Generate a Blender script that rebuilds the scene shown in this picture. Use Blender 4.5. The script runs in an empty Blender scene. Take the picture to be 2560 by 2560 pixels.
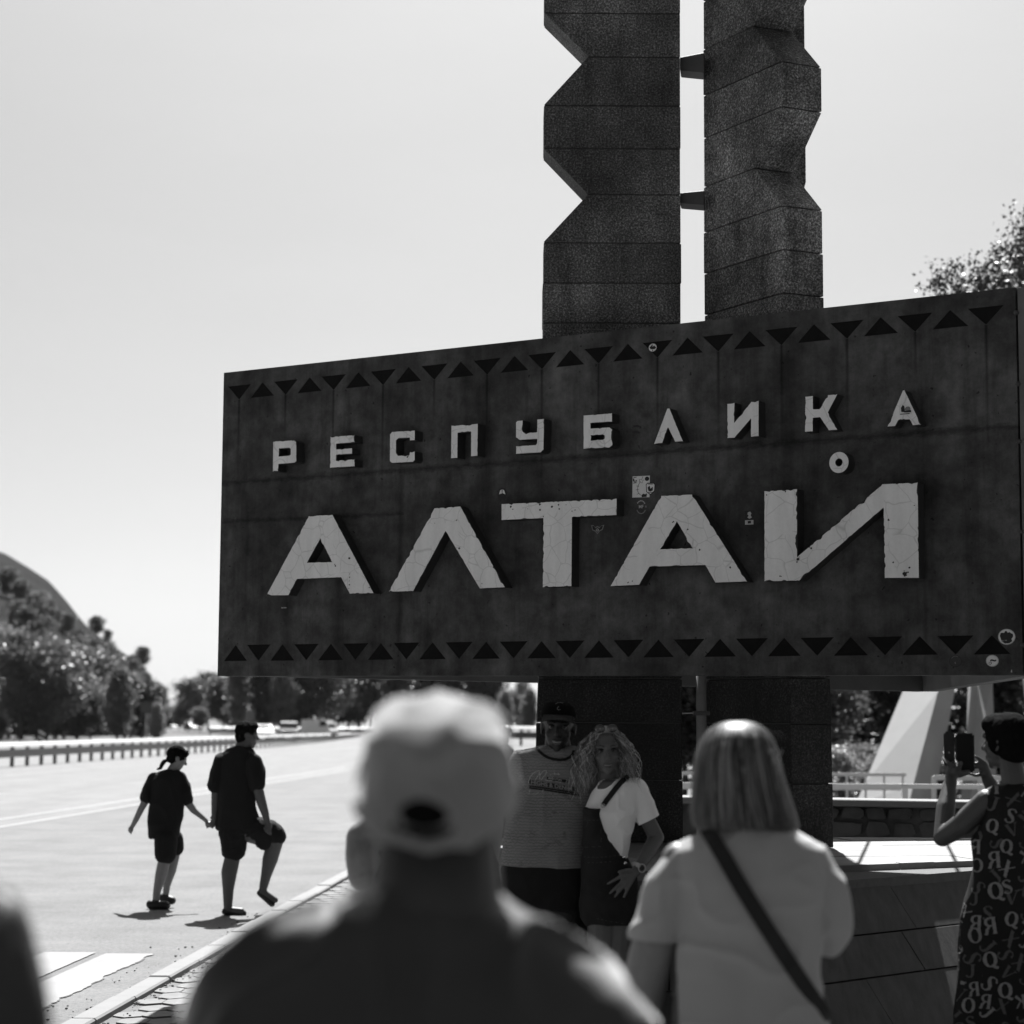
import bpy, bmesh, math, random
from mathutils import Vector, Matrix, noise
from mathutils.bvhtree import BVHTree
random.seed(7)
R = math.radians
scene = bpy.context.scene
# ---------------------------------------------------------------- camera
EYE = Vector((0, 0, 1.72))
F = 5100.0                                   # focal length in pixels of the 2560 px photograph
PITCH, ROLL = math.atan(537.5 / F), R(0.35)
CAMROT = Matrix.Rotation(math.pi / 2 + PITCH, 3, 'X') @ Matrix.Rotation(ROLL, 3, 'Z')
cam = bpy.data.cameras.new("camera"); camo = bpy.data.objects.new("camera", cam)
scene.collection.objects.link(camo); scene.camera = camo
camo.matrix_world = Matrix.Translation(EYE) @ CAMROT.to_4x4()
cam.sensor_width = 36; cam.lens = F / 2560 * 36
cam.clip_start = 0.1; cam.clip_end = 20000
cam.dof.use_dof = True; cam.dof.focus_distance = 12.3; cam.dof.aperture_fstop = 2.55
# ---------------------------------------------------------------- sky, sun, exposure
SUN_EL, SUN_AZ = R(54), R(3)                 # azimuth measured to the right of the view
w = bpy.data.worlds.new("World"); scene.world = w; w.use_nodes = True
nt = w.node_tree; nt.nodes.clear()
sky = nt.nodes.new('ShaderNodeTexSky'); sky.sky_type = 'NISHITA'; sky.sun_disc = False
sky.sun_elevation = SUN_EL; sky.sun_rotation = SUN_AZ
sky.air_density = 0.45; sky.dust_density = 2.3; sky.ozone_density = 1.0
# black-and-white picture: the camera's film sees the sky through a red filter
sp = nt.nodes.new('ShaderNodeSeparateColor'); cb = nt.nodes.new('ShaderNodeCombineColor')
bg = nt.nodes.new('ShaderNodeBackground'); out = nt.nodes.new('ShaderNodeOutputWorld')
nt.links.new(sky.outputs[0], sp.inputs[0])
for i in range(3): nt.links.new(sp.outputs[0], cb.inputs[i])
wc = nt.nodes.new('ShaderNodeTexCoord'); wm_ = nt.nodes.new('ShaderNodeMapping'); wm_.inputs['Scale'].default_value = (2.2, 2.2, 9)
wn_ = nt.nodes.new('ShaderNodeTexNoise'); wn_.inputs['Scale'].default_value = 2.2; wn_.inputs['Detail'].default_value = 7; wr_ = nt.nodes.new('ShaderNodeMapRange')
wr_.inputs['From Min'].default_value = .42; wr_.inputs['From Max'].default_value = .75; wr_.inputs['To Min'].default_value = 1.0; wr_.inputs['To Max'].default_value = 1.03
nt.links.new(wc.outputs['Generated'], wm_.inputs[0]); nt.links.new(wm_.outputs[0], wn_.inputs['Vector']); nt.links.new(wn_.outputs[0], wr_.inputs[0])   # faint thin cloud all over the sky
wx_ = nt.nodes.new('ShaderNodeVectorMath'); wx_.operation = 'SCALE'; nt.links.new(cb.outputs[0], wx_.inputs[0]); nt.links.new(wr_.outputs[0], wx_.inputs['Scale'])
nt.links.new(wx_.outputs[0], bg.inputs[0]); nt.links.new(bg.outputs[0], out.inputs[0])
bg.inputs[1].default_value = 0.05
sl = bpy.data.lights.new("sun", 'SUN'); sl.energy = 5.0; sl.angle = R(0.53); sl.color = (1, 1, 1)
so = bpy.data.objects.new("sun", sl); scene.collection.objects.link(so)
SUNDIR = Vector((math.sin(SUN_AZ) * math.cos(SUN_EL), math.cos(SUN_AZ) * math.cos(SUN_EL), math.sin(SUN_EL)))
so.rotation_euler = SUNDIR.to_track_quat('Z', 'Y').to_euler()
vs = scene.view_settings; vs.view_transform = 'Standard'; vs.look = 'None'; vs.gamma = 1.0; vs.use_curve_mapping = False
vs.exposure = 1.60
scene.cycles.max_bounces = 6; scene.cycles.diffuse_bounces = 3; scene.cycles.transparent_max_bounces = 8

# ---------------------------------------------------------------- helpers
def P(px, py, Y):
    """world point at depth Y seen at a pixel of the 2560 px photograph (used to measure places)"""
    d = CAMROT @ Vector(((px - 1280) / F, -(py - 1280) / F, -1))
    return EYE + d * (Y / d.y)
def G(px, py, h=0.0):
    d = CAMROT @ Vector(((px - 1280) / F, -(py - 1280) / F, -1))
    return EYE + d * ((h - EYE.z) / d.z)
def crop(x0, y0, s): return lambda X, Y_, D: P(x0 + X / s, y0 + Y_ / s, D)

def V(*a): return Vector(a)
def mesh_of(bm, name='m'):
    me = bpy.data.meshes.new(name); bm.normal_update(); bm.to_mesh(me); bm.free(); return me
def pyd(verts, faces):
    me = bpy.data.meshes.new('m'); me.from_pydata([tuple(v) for v in verts], [], faces); me.update(); return me
ORG = {}
XF = [None]                                   # extra placement applied while one figure is built
def smooth(me, on=True):
    me.polygons.foreach_set('use_smooth', [on] * len(me.polygons)); return me
def link(name, me, mat, parent=None, loc=None, **props):
    """link a mesh given in world coordinates; a top-level one gets loc as its origin"""
    if isinstance(me, bmesh.types.BMesh): me = mesh_of(me, name)
    me.name = name
    if XF[0] is not None:
        me.transform(XF[0])
        if loc is not None: loc = XF[0] @ Vector(loc)
    o = bpy.data.objects.new(name, me); scene.collection.objects.link(o)
    if parent is None:
        L = Vector(loc) if loc is not None else Vector((0, 0, 0))
        o.location = L; ORG[o] = L
    else:
        o.parent = parent; L = ORG[parent]; ORG[o] = L
    if L.length: me.transform(Matrix.Translation(-L))
    if mat is not None:
        me.materials.clear()
        for m in (mat if isinstance(mat, (list, tuple)) else [mat]): me.materials.append(m)
    for k, v in props.items(): o[k] = v
    return o
def empty(name, loc, **props):
    o = bpy.data.objects.new(name, None); scene.collection.objects.link(o)
    o.location = loc; ORG[o] = Vector(loc); o.empty_display_size = .1
    for k, v in props.items(): o[k] = v
    return o
def share(src, name, parent, M):
    o = bpy.data.objects.new(name, src.data); scene.collection.objects.link(o)
    o.parent = parent; ORG[o] = ORG.get(parent, Vector()); o.matrix_local = M; return o

def add_box(bm, a, b, M=None):
    xs = [(x, y, z) for z in (a[2], b[2]) for y in (a[1], b[1]) for x in (a[0], b[0])]
    vs_ = [bm.verts.new(M @ Vector(p) if M else p) for p in xs]
    for f in ((0, 2, 3, 1), (4, 5, 7, 6), (0, 1, 5, 4), (2, 6, 7, 3), (0, 4, 6, 2), (1, 3, 7, 5)):
        bm.faces.new([vs_[i] for i in f])
def box(a, b, M=None):
    bm = bmesh.new(); add_box(bm, a, b, M); return bm
def frame_of(d):
    d = d.normalized(); u = d.cross(Vector((0, 0, 1)))
    if u.length < .1: u = d.cross(Vector((1, 0, 0)))
    u.normalize(); return u, d.cross(u)
def rings(bm, rr, close=True):
    """join a list of rings (lists of points; a single point is a pole)"""
    vr = [[bm.verts.new(p) for p in r] for r in rr]
    for a, b in zip(vr, vr[1:]):
        if len(a) == 1 and len(b) == 1: continue
        if len(a) == 1:
            n = len(b)
            for i in range(n): bm.faces.new((a[0], b[i], b[(i + 1) % n]))
        elif len(b) == 1:
            n = len(a)
            for i in range(n): bm.faces.new((b[0], a[(i + 1) % n], a[i]))
        else:
            n = len(a)
            for i in range(n): bm.faces.new((a[i], b[i], b[(i + 1) % n], a[(i + 1) % n])) if False else bm.faces.new((a[(i + 1) % n], a[i], b[i], b[(i + 1) % n]))
    if close:
        if len(vr[0]) > 1: bm.faces.new(vr[0])
        if len(vr[-1]) > 1: bm.faces.new(vr[-1][::-1])
def cap(bm, a, b, ra, rb, n=14):
    a, b = Vector(a), Vector(b); d = b - a; L = d.length
    if L < 1e-6: d = Vector((0, 0, 1)); L = 0
    u, v = frame_of(d); d = d.normalized()
    prof = []
    for k in range(5): t = math.pi / 2 * k / 4; prof.append((-ra * math.cos(t), ra * math.sin(t)))
    for k in range(5): t = math.pi / 2 * k / 4; prof.append((L + rb * math.sin(t), rb * math.cos(t)))
    rr = []
    for s, r in prof:
        if r < 1e-5: rr.append([a + d * s])
        else: rr.append([a + d * s + (u * math.cos(2 * math.pi * i / n) + v * math.sin(2 * math.pi * i / n)) * r for i in range(n)])
    rings(bm, rr)
def chain(bm, pts, rad):
    for i in range(len(pts) - 1): cap(bm, pts[i], pts[i + 1], rad[i], rad[i + 1])
def ell(bm, c, r, M=None, n=16, m=9):
    c = Vector(c); rr = []
    for k in range(m + 1):
        t = math.pi * k / m
        if k in (0, m): q = [Vector((0, 0, -math.cos(t) * r[2]))]
        else: q = [Vector((math.cos(2 * math.pi * i / n) * r[0] * math.sin(t), math.sin(2 * math.pi * i / n) * r[1] * math.sin(t), -math.cos(t) * r[2])) for i in range(n)]
        rr.append([c + (M @ p if M else p) for p in q])
    rings(bm, rr)
def loft(bm, secs, n=28, pw=1.0):
    """secs: (centre, half-axis a, half-axis b)"""
    rr = []
    for c, a, b in secs:
        c, a, b = Vector(c), Vector(a), Vector(b); ring = []
        for i in range(n):
            t = 2 * math.pi * i / n; ct, st = math.cos(t), math.sin(t)
            ct = math.copysign(abs(ct) ** pw, ct); st = math.copysign(abs(st) ** pw, st)
            ring.append(c + a * ct + b * st)
        rr.append(ring)
    rings(bm, rr)
def sil(bm, secs, n=28, pw=.85, tilt=0.0):
    """loft from silhouette rows: (py, px_left, px_right, depth, half_depth[, pitch of row in px])"""
    out_ = []
    for s in secs:
        py, l, r_, Y, dy = s[:5]; sl_ = s[5] if len(s) > 5 else 0
        a, b = P(l, py + sl_, Y), P(r_, py - sl_, Y); tl = s[6] if len(s) > 6 else tilt
        out_.append(((a + b) / 2, (b - a) / 2, Vector((0, dy, tl * dy))))
    loft(bm, out_, n, pw)
def tube(bm, pts, rad, n=6):
    rr = []
    for i, p in enumerate(pts):
        p = Vector(p); d = Vector(pts[min(i + 1, len(pts) - 1)]) - Vector(pts[max(i - 1, 0)])
        u, v = frame_of(d); r = rad[i] if isinstance(rad, (list, tuple)) else rad
        rr.append([p + (u * math.cos(2 * math.pi * k / n) + v * math.sin(2 * math.pi * k / n)) * r for k in range(n)])
    for i in range(1, len(rr)):              # keep rings from twisting
        prev, cur = rr[i - 1], rr[i]
        best = min(range(n), key=lambda s: (cur[s] - prev[0]).length); rr[i] = cur[best:] + cur[:best]
    rings(bm, rr)
def fuse(bm, voxel=.008, sm=3, fold=0, fscale=9, seed=0, stretch=(1, 1, 1), deform=None):
    """union of closed shapes as one continuous skin"""
    bmesh.ops.recalc_face_normals(bm, faces=bm.faces)
    me = mesh_of(bm); o = bpy.data.objects.new('tmp', me); scene.collection.objects.link(o)
    m = o.modifiers.new('r', 'REMESH'); m.mode = 'VOXEL'; m.voxel_size = voxel; m.use_smooth_shade = True
    if sm: s = o.modifiers.new('s', 'SMOOTH'); s.iterations = sm; s.factor = .5
    dg = bpy.context.evaluated_depsgraph_get()
    out_ = bpy.data.meshes.new_from_object(o.evaluated_get(dg))
    bpy.data.objects.remove(o); bpy.data.meshes.remove(me)
    if fold or deform:
        nn = [v.normal.copy() for v in out_.vertices]
        for v, nr in zip(out_.vertices, nn):
            c = v.co
            if fold:
                q = Vector((c.x * stretch[0], c.y * stretch[1], c.z * stretch[2])) * fscale + Vector((seed, 0, 0))
                w_ = noise.noise(q + Vector((noise.noise(q * .6), noise.noise(q * .6 + Vector((9, 0, 0))), 0)) * 1.2)
                h = (1 - abs(w_) * 2.2)
                v.co = c + nr * (fold * (max(h, 0) ** 2 - .35) + fold * .8 * noise.noise(q * .45))
            if deform:
                v.co = deform(v.co, nr)
    smooth(out_); out_.update(); return out_
def lerp(a, b, t): return a + (b - a) * t

# ---------------------------------------------------------------- materials (all grey: a black-and-white photograph)
def new_mat(name):
    m = bpy.data.materials.new(name); m.use_nodes = True; t = m.node_tree; b = t.nodes['Principled BSDF']; return m, t, b
def node(t, kind, **kw):
    n = t.nodes.new(kind)
    for k, v in kw.items(): setattr(n, k, v)
    return n
def math_(t, op, a, b=None, c=None, clamp=False):
    n = node(t, 'ShaderNodeMath', operation=op); n.use_clamp = clamp
    for i, x in enumerate((a, b, c)):
        if x is None: continue
        if isinstance(x, (int, float)): n.inputs[i].default_value = x
        else: t.links.new(x, n.inputs[i])
    return n.outputs[0]
def ramp(t, src, pts):
    n = node(t, 'ShaderNodeValToRGB'); t.links.new(src, n.inputs[0]); e = n.color_ramp.elements
    while len(e) < len(pts): e.new(.5)
    for i, (p, v) in enumerate(pts): e[i].position = p; e[i].color = (v, v, v, 1)
    return n.outputs[0]
def nz(t, vec, scale, detail=4, rough=.6, dist=0):
    n = node(t, 'ShaderNodeTexNoise'); n.inputs['Scale'].default_value = scale; n.inputs['Detail'].default_value = detail
    n.inputs['Roughness'].default_value = rough; n.inputs['Distortion'].default_value = dist
    if vec: t.links.new(vec, n.inputs['Vector'])
    return n.outputs[0]
def mapping(t, vec, scale=(1, 1, 1), rot=(0, 0, 0), loc=(0, 0, 0)):
    n = node(t, 'ShaderNodeMapping'); n.inputs['Scale'].default_value = scale; n.inputs['Rotation'].default_value = rot; n.inputs['Location'].default_value = loc
    t.links.new(vec, n.inputs[0]); return n.outputs[0]
def coords(t): return node(t, 'ShaderNodeTexCoord').outputs['Object']
def bump(t, b, h, strength=.3, dist=.01):
    n = node(t, 'ShaderNodeBump'); n.inputs['Strength'].default_value = strength; n.inputs['Distance'].default_value = dist
    t.links.new(h, n.inputs['Height']); t.links.new(n.outputs[0], b.inputs['Normal'])
def gray(name, v, rough=.8, var=.15, scale=6, bs=0, bscale=60, spec=.3, bdist=.005, metal=0, stretch=(1, 1, 1), fuzz=0):
    m, t, b = new_mat(name); c = mapping(t, coords(t), stretch)
    n = nz(t, c, scale); f = math_(t, 'MULTIPLY_ADD', n, 2 * var * v * 1.6, v * (1 - var * 1.6))
    if fuzz:
        n2 = nz(t, c, scale * 40, 2); f = math_(t, 'MULTIPLY', f, math_(t, 'MULTIPLY_ADD', n2, 2 * fuzz, 1 - fuzz))
    cc = node(t, 'ShaderNodeCombineColor')
    for i in range(3): t.links.new(f, cc.inputs[i])
    t.links.new(cc.outputs[0], b.inputs['Base Color'])
    b.inputs['Roughness'].default_value = rough; b.inputs['Specular IOR Level'].default_value = spec; b.inputs['Metallic'].default_value = metal
    if bs: bump(t, b, nz(t, c, bscale, 5), bs, bdist)
    m.diffuse_color = (v, v, v, 1)
    return m
def leafmat(name, v, trans=.35, gloss=.35):
    m, t, b = new_mat(name); c = coords(t)
    f = math_(t, 'MULTIPLY_ADD', nz(t, c, 1.3, 3), v * 1.2, v * .4)
    inf = node(t, 'ShaderNodeObjectInfo'); f = math_(t, 'MULTIPLY', f, math_(t, 'MULTIPLY_ADD', inf.outputs['Random'], .5, .75))
    cc = node(t, 'ShaderNodeCombineColor')
    for i in range(3): t.links.new(f, cc.inputs[i])
    t.links.new(cc.outputs[0], b.inputs['Base Color']); b.inputs['Roughness'].default_value = gloss; b.inputs['Specular IOR Level'].default_value = .5
    tr = node(t, 'ShaderNodeBsdfTranslucent'); t.links.new(cc.outputs[0], tr.inputs[0])
    mx = node(t, 'ShaderNodeMixShader'); mx.inputs[0].default_value = trans
    t.links.new(b.outputs[0], mx.inputs[1]); t.links.new(tr.outputs[0], mx.inputs[2]); t.links.new(mx.outputs[0], t.nodes['Material Output'].inputs[0])
    return m
M = {}
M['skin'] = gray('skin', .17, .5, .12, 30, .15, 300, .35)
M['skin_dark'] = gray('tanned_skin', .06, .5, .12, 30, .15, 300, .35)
M['lip'] = gray('lip', .07, .4, .05)
M['tooth'] = gray('tooth', .24, .3, .02)
M['eye'] = gray('eye', .09, .2, .02)
M['dark_hair'] = gray('dark_hair', .006, .9, .3, 60, .2, 260, .02, stretch=(1, 1, .25))
M['black_cloth'] = gray('black_cloth', .012, .9, .2, 8, .3, 500, .15)
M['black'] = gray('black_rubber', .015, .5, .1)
M['steel'] = gray('galvanised_steel', .32, .45, .2, 4, .1, 40, .5, metal=.3)
M['dark_steel'] = gray('weathered_steel', .05, .6, .3, 8, .2, 60, .4)
M['white'] = gray('white_paint', .62, .5, .06, 8)
M['bark'] = gray('bark', .07, .9, .3, 8, .5, 30)
M['tyre'] = gray('tyre', .02, .8)
# ================================================================ ground, road, sidewalk
VPS = .0476                                   # the road runs slightly to the right of the view
def rx(x0, Y): return x0 + VPS * Y
def rise(x, Y):
    a = min(max((Y - 60) / 55, 0), 1); a = a * a * (3 - 2 * a)
    b = min(max((x + 7) / 5, 0), 1); b = b * b * (3 - 2 * b)
    c = min(max((Y - 150) / 230, 0), 1); c = c * c * (3 - 2 * c)
    return max(.85 * a * b, 1.45 * c)
def strip(xf0, xf1, Y0, Y1, z, nY=60, nX=6, jag=0):
    vs_, fs = [], []
    for j in range(nY + 1):
        t = j / nY; Y = Y0 * (Y1 / Y0) ** t if Y0 > 0 else lerp(Y0, Y1, t)
        a, b = xf0(Y), xf1(Y)
        for i in range(nX + 1):
            x = lerp(a, b, i / nX); vs_.append((x, Y, z + rise(x, Y)))
    for j in range(nY):
        for i in range(nX):
            k = j * (nX + 1) + i; fs.append((k, k + 1, k + nX + 2, k + nX + 1))
    return pyd(vs_, fs)
# terrain: one sheet to the horizon
gm, gt, gb = new_mat('dry_grass_ground')
c = coords(gt); f = math_(gt, 'MULTIPLY_ADD', nz(gt, c, .15, 8, .7), .12, .02); f2 = math_(gt, 'MULTIPLY', f, math_(gt, 'MULTIPLY_ADD', nz(gt, c, 9, 4), .8, .6))
cc = node(gt, 'ShaderNodeCombineColor')
for i in range(3): gt.links.new(f2, cc.inputs[i])
gt.links.new(cc.outputs[0], gb.inputs['Base Color']); gb.inputs['Roughness'].default_value = .95; bump(gt, gb, nz(gt, c, 6, 6), .6, .08)
vs_, fs = [], []
xs = [-9000, -4000, -2000, -1000, -500, -250, -120, -60, -30, -12, -7, -4, -2, 0, 10, 20, 40, 80, 160, 320, 700, 1500, 3000, 9000]
ys = [-300, -60, -10, 20, 60, 70, 80, 90, 100, 115, 150, 180, 210, 240, 270, 300, 340, 380, 500, 800, 1500, 3000, 6000, 14000]
for Y in ys:
    for x in xs: vs_.append((x, Y, -.3 + rise(x, max(Y, 1))))
for j in range(len(ys) - 1):
    for i in range(len(xs) - 1):
        k = j * len(xs) + i; fs.append((k, k + 1, k + len(xs) + 1, k + len(xs)))
link('ground', smooth(pyd(vs_, fs)), gm, kind='structure')
def asphalt(name, v, streak=.12):
    m, t, b = new_mat(name); c = coords(t)
    f = math_(t, 'MULTIPLY_ADD', nz(t, c, 95, 3, .8), v * .75, v * .60)
    f = math_(t, 'MULTIPLY', f, math_(t, 'MULTIPLY_ADD', nz(t, c, .8, 8, .72), .9, .56)); f = math_(t, 'MULTIPLY', f, ramp(t, nz(t, c, 24, 6, .8), [(.36, .70), (.46, .97), (.62, 1.14)]))
    s = nz(t, mapping(t, c, (1.6, .05, 1), (0, 0, R(2.7))), 1.0, 5)
    f = math_(t, 'MULTIPLY', f, math_(t, 'MULTIPLY_ADD', s, streak * 3, 1 - streak * 1.5))
    cc = node(t, 'ShaderNodeCombineColor')
    for i in range(3): t.links.new(f, cc.inputs[i])
    t.links.new(cc.outputs[0], b.inputs['Base Color']); b.inputs['Roughness'].default_value = .85; b.inputs['Specular IOR Level'].default_value = .08
    bump(t, b, nz(t, c, 45, 5, .8), .8, .012); return m
M['road'] = asphalt('sun_bleached_asphalt', .142, .06)
M['lane'] = asphalt('polished_carriageway', .160, .16)
M['marking'] = gray('road_paint', .18, .6, .18, 3, .3, 90, fuzz=.12)
link('road_shoulder', strip(lambda Y: rx(-10.9, Y), lambda Y: rx(-3.09, Y), -20, 60, -.08, 40), M['road'], kind='structure')
link('road', strip(lambda Y: min(rx(-10.9, Y), -60 if False else rx(-10.9, Y)) - 26, lambda Y: rx(-10.9, Y), -20, 60, -.08, 30), M['lane'], kind='structure')
link('road', strip(lambda Y: rx(-26.9, Y) - 12, lambda Y: rx(-10.9, Y), 60, 400, -.08, 60), M['lane'], kind='structure')
link('road_shoulder', strip(lambda Y: rx(-10.9, Y), lambda Y: rx(3, Y) + max(0, Y - 75) * .25, 60, 150, -.08, 50, 16), M['road'], kind='structure')
link('road_shoulder', strip(lambda Y: rx(-3.09, Y), lambda Y: rx(7, Y), 34, 60, -.085, 10), M['road'], kind='structure')
# far curve of the highway, bending left behind the rail
pl = [(px, py, Y) for px, py, Y in ((1180, 1834, 250), (980, 1836, 255), (800, 1838, 260), (640, 1836, 275), (520, 1829, 320), (440, 1823, 370), (395, 1820, 420))]
va = []
for k, (px, py, Y) in enumerate(pl):
    q = P(px, py, Y); va += [q - V(0, 14, .22), q + V(0, 14, .32)]
me = pyd(va, [(2 * i, 2 * i + 1, 2 * i + 3, 2 * i + 2) for i in range(len(pl) - 1)])
link('far_road', me, M['lane'], kind='structure')
for x0, wd in ((-10.66, .14), (-11.47, .14), (-21.1, .15)):
    link('lane_marking', strip(lambda Y: rx(x0 - wd / 2, Y), lambda Y: rx(x0 + wd / 2, Y), 10, 200, -.074 if x0 > -10.8 else -.073, 60, 1), M['marking'], kind='structure')
# zebra crossing: parallel bars, the one next to the kerb broken away along its edge
M['zebra'] = gray('worn_crossing_paint', .128, .6, .22, 2.2, .3, 70, fuzz=.14)
for k in range(7):
    xa = -3.55 - .50 * k; xb = xa - .41
    vs_, N = [], 90
    for j in range(N + 1):
        Y = lerp(16.42, 11.6, j / N) if k else lerp(16.35, 11.6, j / N)
        e = 0
        if k == 0:
            q = noise.noise(V(Y * 1.3, 3, 0)) * .10 + noise.noise(V(Y * 5, 0, 0)) * .045 + noise.noise(V(Y * 19, 0, 0)) * .012
            e = min(0, q - .02) - .02
        else: e = noise.noise(V(Y * 6, k, 0)) * .006
        vs_ += [(rx(xb, Y) + noise.noise(V(Y * 8, k + 9, 0)) * .006, Y, -.072), (rx(xa, Y) + e, Y, -.072)]
    me = pyd(vs_, [(2 * i, 2 * i + 1, 2 * i + 3, 2 * i + 2) for i in range(N)])
    o = link('crossing_stripe', me, M['zebra'], kind='structure')
    if k == 0:   # thick paint lifts at its broken edge
        sd = o.modifiers.new('thick', 'SOLIDIFY'); sd.thickness = .006; sd.offset = 1
vs_ = []
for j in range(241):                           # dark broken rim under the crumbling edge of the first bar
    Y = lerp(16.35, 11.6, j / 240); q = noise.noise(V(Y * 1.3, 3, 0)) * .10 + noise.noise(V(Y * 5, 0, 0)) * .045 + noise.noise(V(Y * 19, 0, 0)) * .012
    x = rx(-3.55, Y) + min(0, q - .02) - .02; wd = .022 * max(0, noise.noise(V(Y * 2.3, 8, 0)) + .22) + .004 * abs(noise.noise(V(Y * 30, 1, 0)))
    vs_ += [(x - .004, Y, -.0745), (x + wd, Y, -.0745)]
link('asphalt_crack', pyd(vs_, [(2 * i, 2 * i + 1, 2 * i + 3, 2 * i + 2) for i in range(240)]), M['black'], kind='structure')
# kerb of long stones
M['kerb'] = gray('kerb_concrete', .142, .8, .1, 5, .3, 60, fuzz=.08)
ke = empty('kerb', (rx(-3.03, 11), 11, 0), kind='structure')
Y = 8.0; k = 0
while Y < 34:
    bm = box((rx(-3.10, Y + .5) , Y + .006, -.2), (rx(-2.95, Y + .5), Y + .994, .035 + .004 * math.sin(k * 2.3)))
    bmesh.ops.bevel(bm, geom=bm.edges[:], offset=.012, segments=1, affect='EDGES')
    for v in bm.verts: v.co.x += VPS * (v.co.y - Y - .5)
    link('kerb_stone', bm, M['kerb'], ke); Y += 1.0; k += 1
# dirt gathered along the kerb
bm = bmesh.new()
for k in range(230):
    Yp = random.uniform(11.5, 20); side = random.random() < .45
    x = rx(-2.94, Yp) + abs(random.gauss(0, .05)) if side else rx(-3.12, Yp) - abs(random.gauss(0, .22))
    r_ = random.uniform(.003, .013) * (2.1 if random.random() < .04 else 1)
    z0 = .0 if side else -.075
    ell(bm, (x, Yp, z0 + r_ * .3), (r_, r_ * random.uniform(.6, 1.6), r_ * .6), None, 5, 3)
link('grit', bm, gray('grit', .07, .9, .4, 20), label='dark grit and crumbs of asphalt scattered along the kerb', kind='stuff')
# sidewalk: base sheet and elongated hexagonal pavers laid with open joints
M['paver'] = gray('concrete_paver', .128, .85, .2, 7, .35, 110, fuzz=.12)
M['joint'] = gray('sand_joint', .10, .95, .2, 30)
M['plaza'] = gray('dark_plaza_paving', .06, .85, .25, 3, .3, 60)
sw = link('sidewalk', strip(lambda Y: rx(-2.95, Y), lambda Y: rx(-.1, Y), -6, 34, -.009, 20, 2), M['joint'], kind='structure')
link('plaza', strip(lambda Y: rx(-.1, Y), lambda Y: 40, -14, 34, -.012, 20, 4), M['plaza'], kind='structure')
PW, PL = .175, .29
def hexa(w_, l_, g=.0022, top=0.0):
    w_, l_ = w_ / 2 - g, l_ / 2 - g; s = l_ * .62
    pts = [(-w_, -s), (0, -l_ - s * .28), (w_, -s), (w_, s), (0, l_ + s * .28), (-w_, s)]
    bm = bmesh.new(); a = [bm.verts.new((x, y, top - .05)) for x, y in pts]; b = [bm.verts.new((x, y, top)) for x, y in pts]
    bm.faces.new(b)
    for i in range(6): bm.faces.new((a[i], a[(i + 1) % 6], b[(i + 1) % 6], b[i]))
    return bm
cells = []
for j in range(-6, 88):
    for i in range(0, 18):
        y = 8 + j * .278; x = rx(-2.95, y) + .09 + (i + (.5 if j % 2 else 0)) * PW
        if x > rx(-.15, y): continue
        cells.append((math.hypot(x + 2, (y - 13.5) * .6), x, y))
cells.sort()
base = None
for n_, (d_, x, y) in enumerate(cells[:290]):
    z = random.gauss(0, .0018); Mx = Matrix.Translation((x, y, z)) @ Matrix.Rotation(random.gauss(0, .01) - R(2.7), 4, 'Z') @ Matrix.Rotation(random.gauss(0, .008), 4, 'X')
    if base is None: base = link('paver', hexa(PW, PL * .86), M['paver'], sw); base.matrix_local = Mx
    else: share(base, 'paver', sw, Mx)
bm = bmesh.new(); tmp = mesh_of(hexa(PW, PL * .86))
for d_, x, y in cells[290:]:
    k0 = len(bm.verts); bm.from_mesh(tmp); bm.verts.ensure_lookup_table()
    for v in bm.verts[k0:]: v.co += V(x, y, random.gauss(0, .0015) if False else 0)
link('paver_field', bm, M['paver'], sw, kind='stuff')

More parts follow.
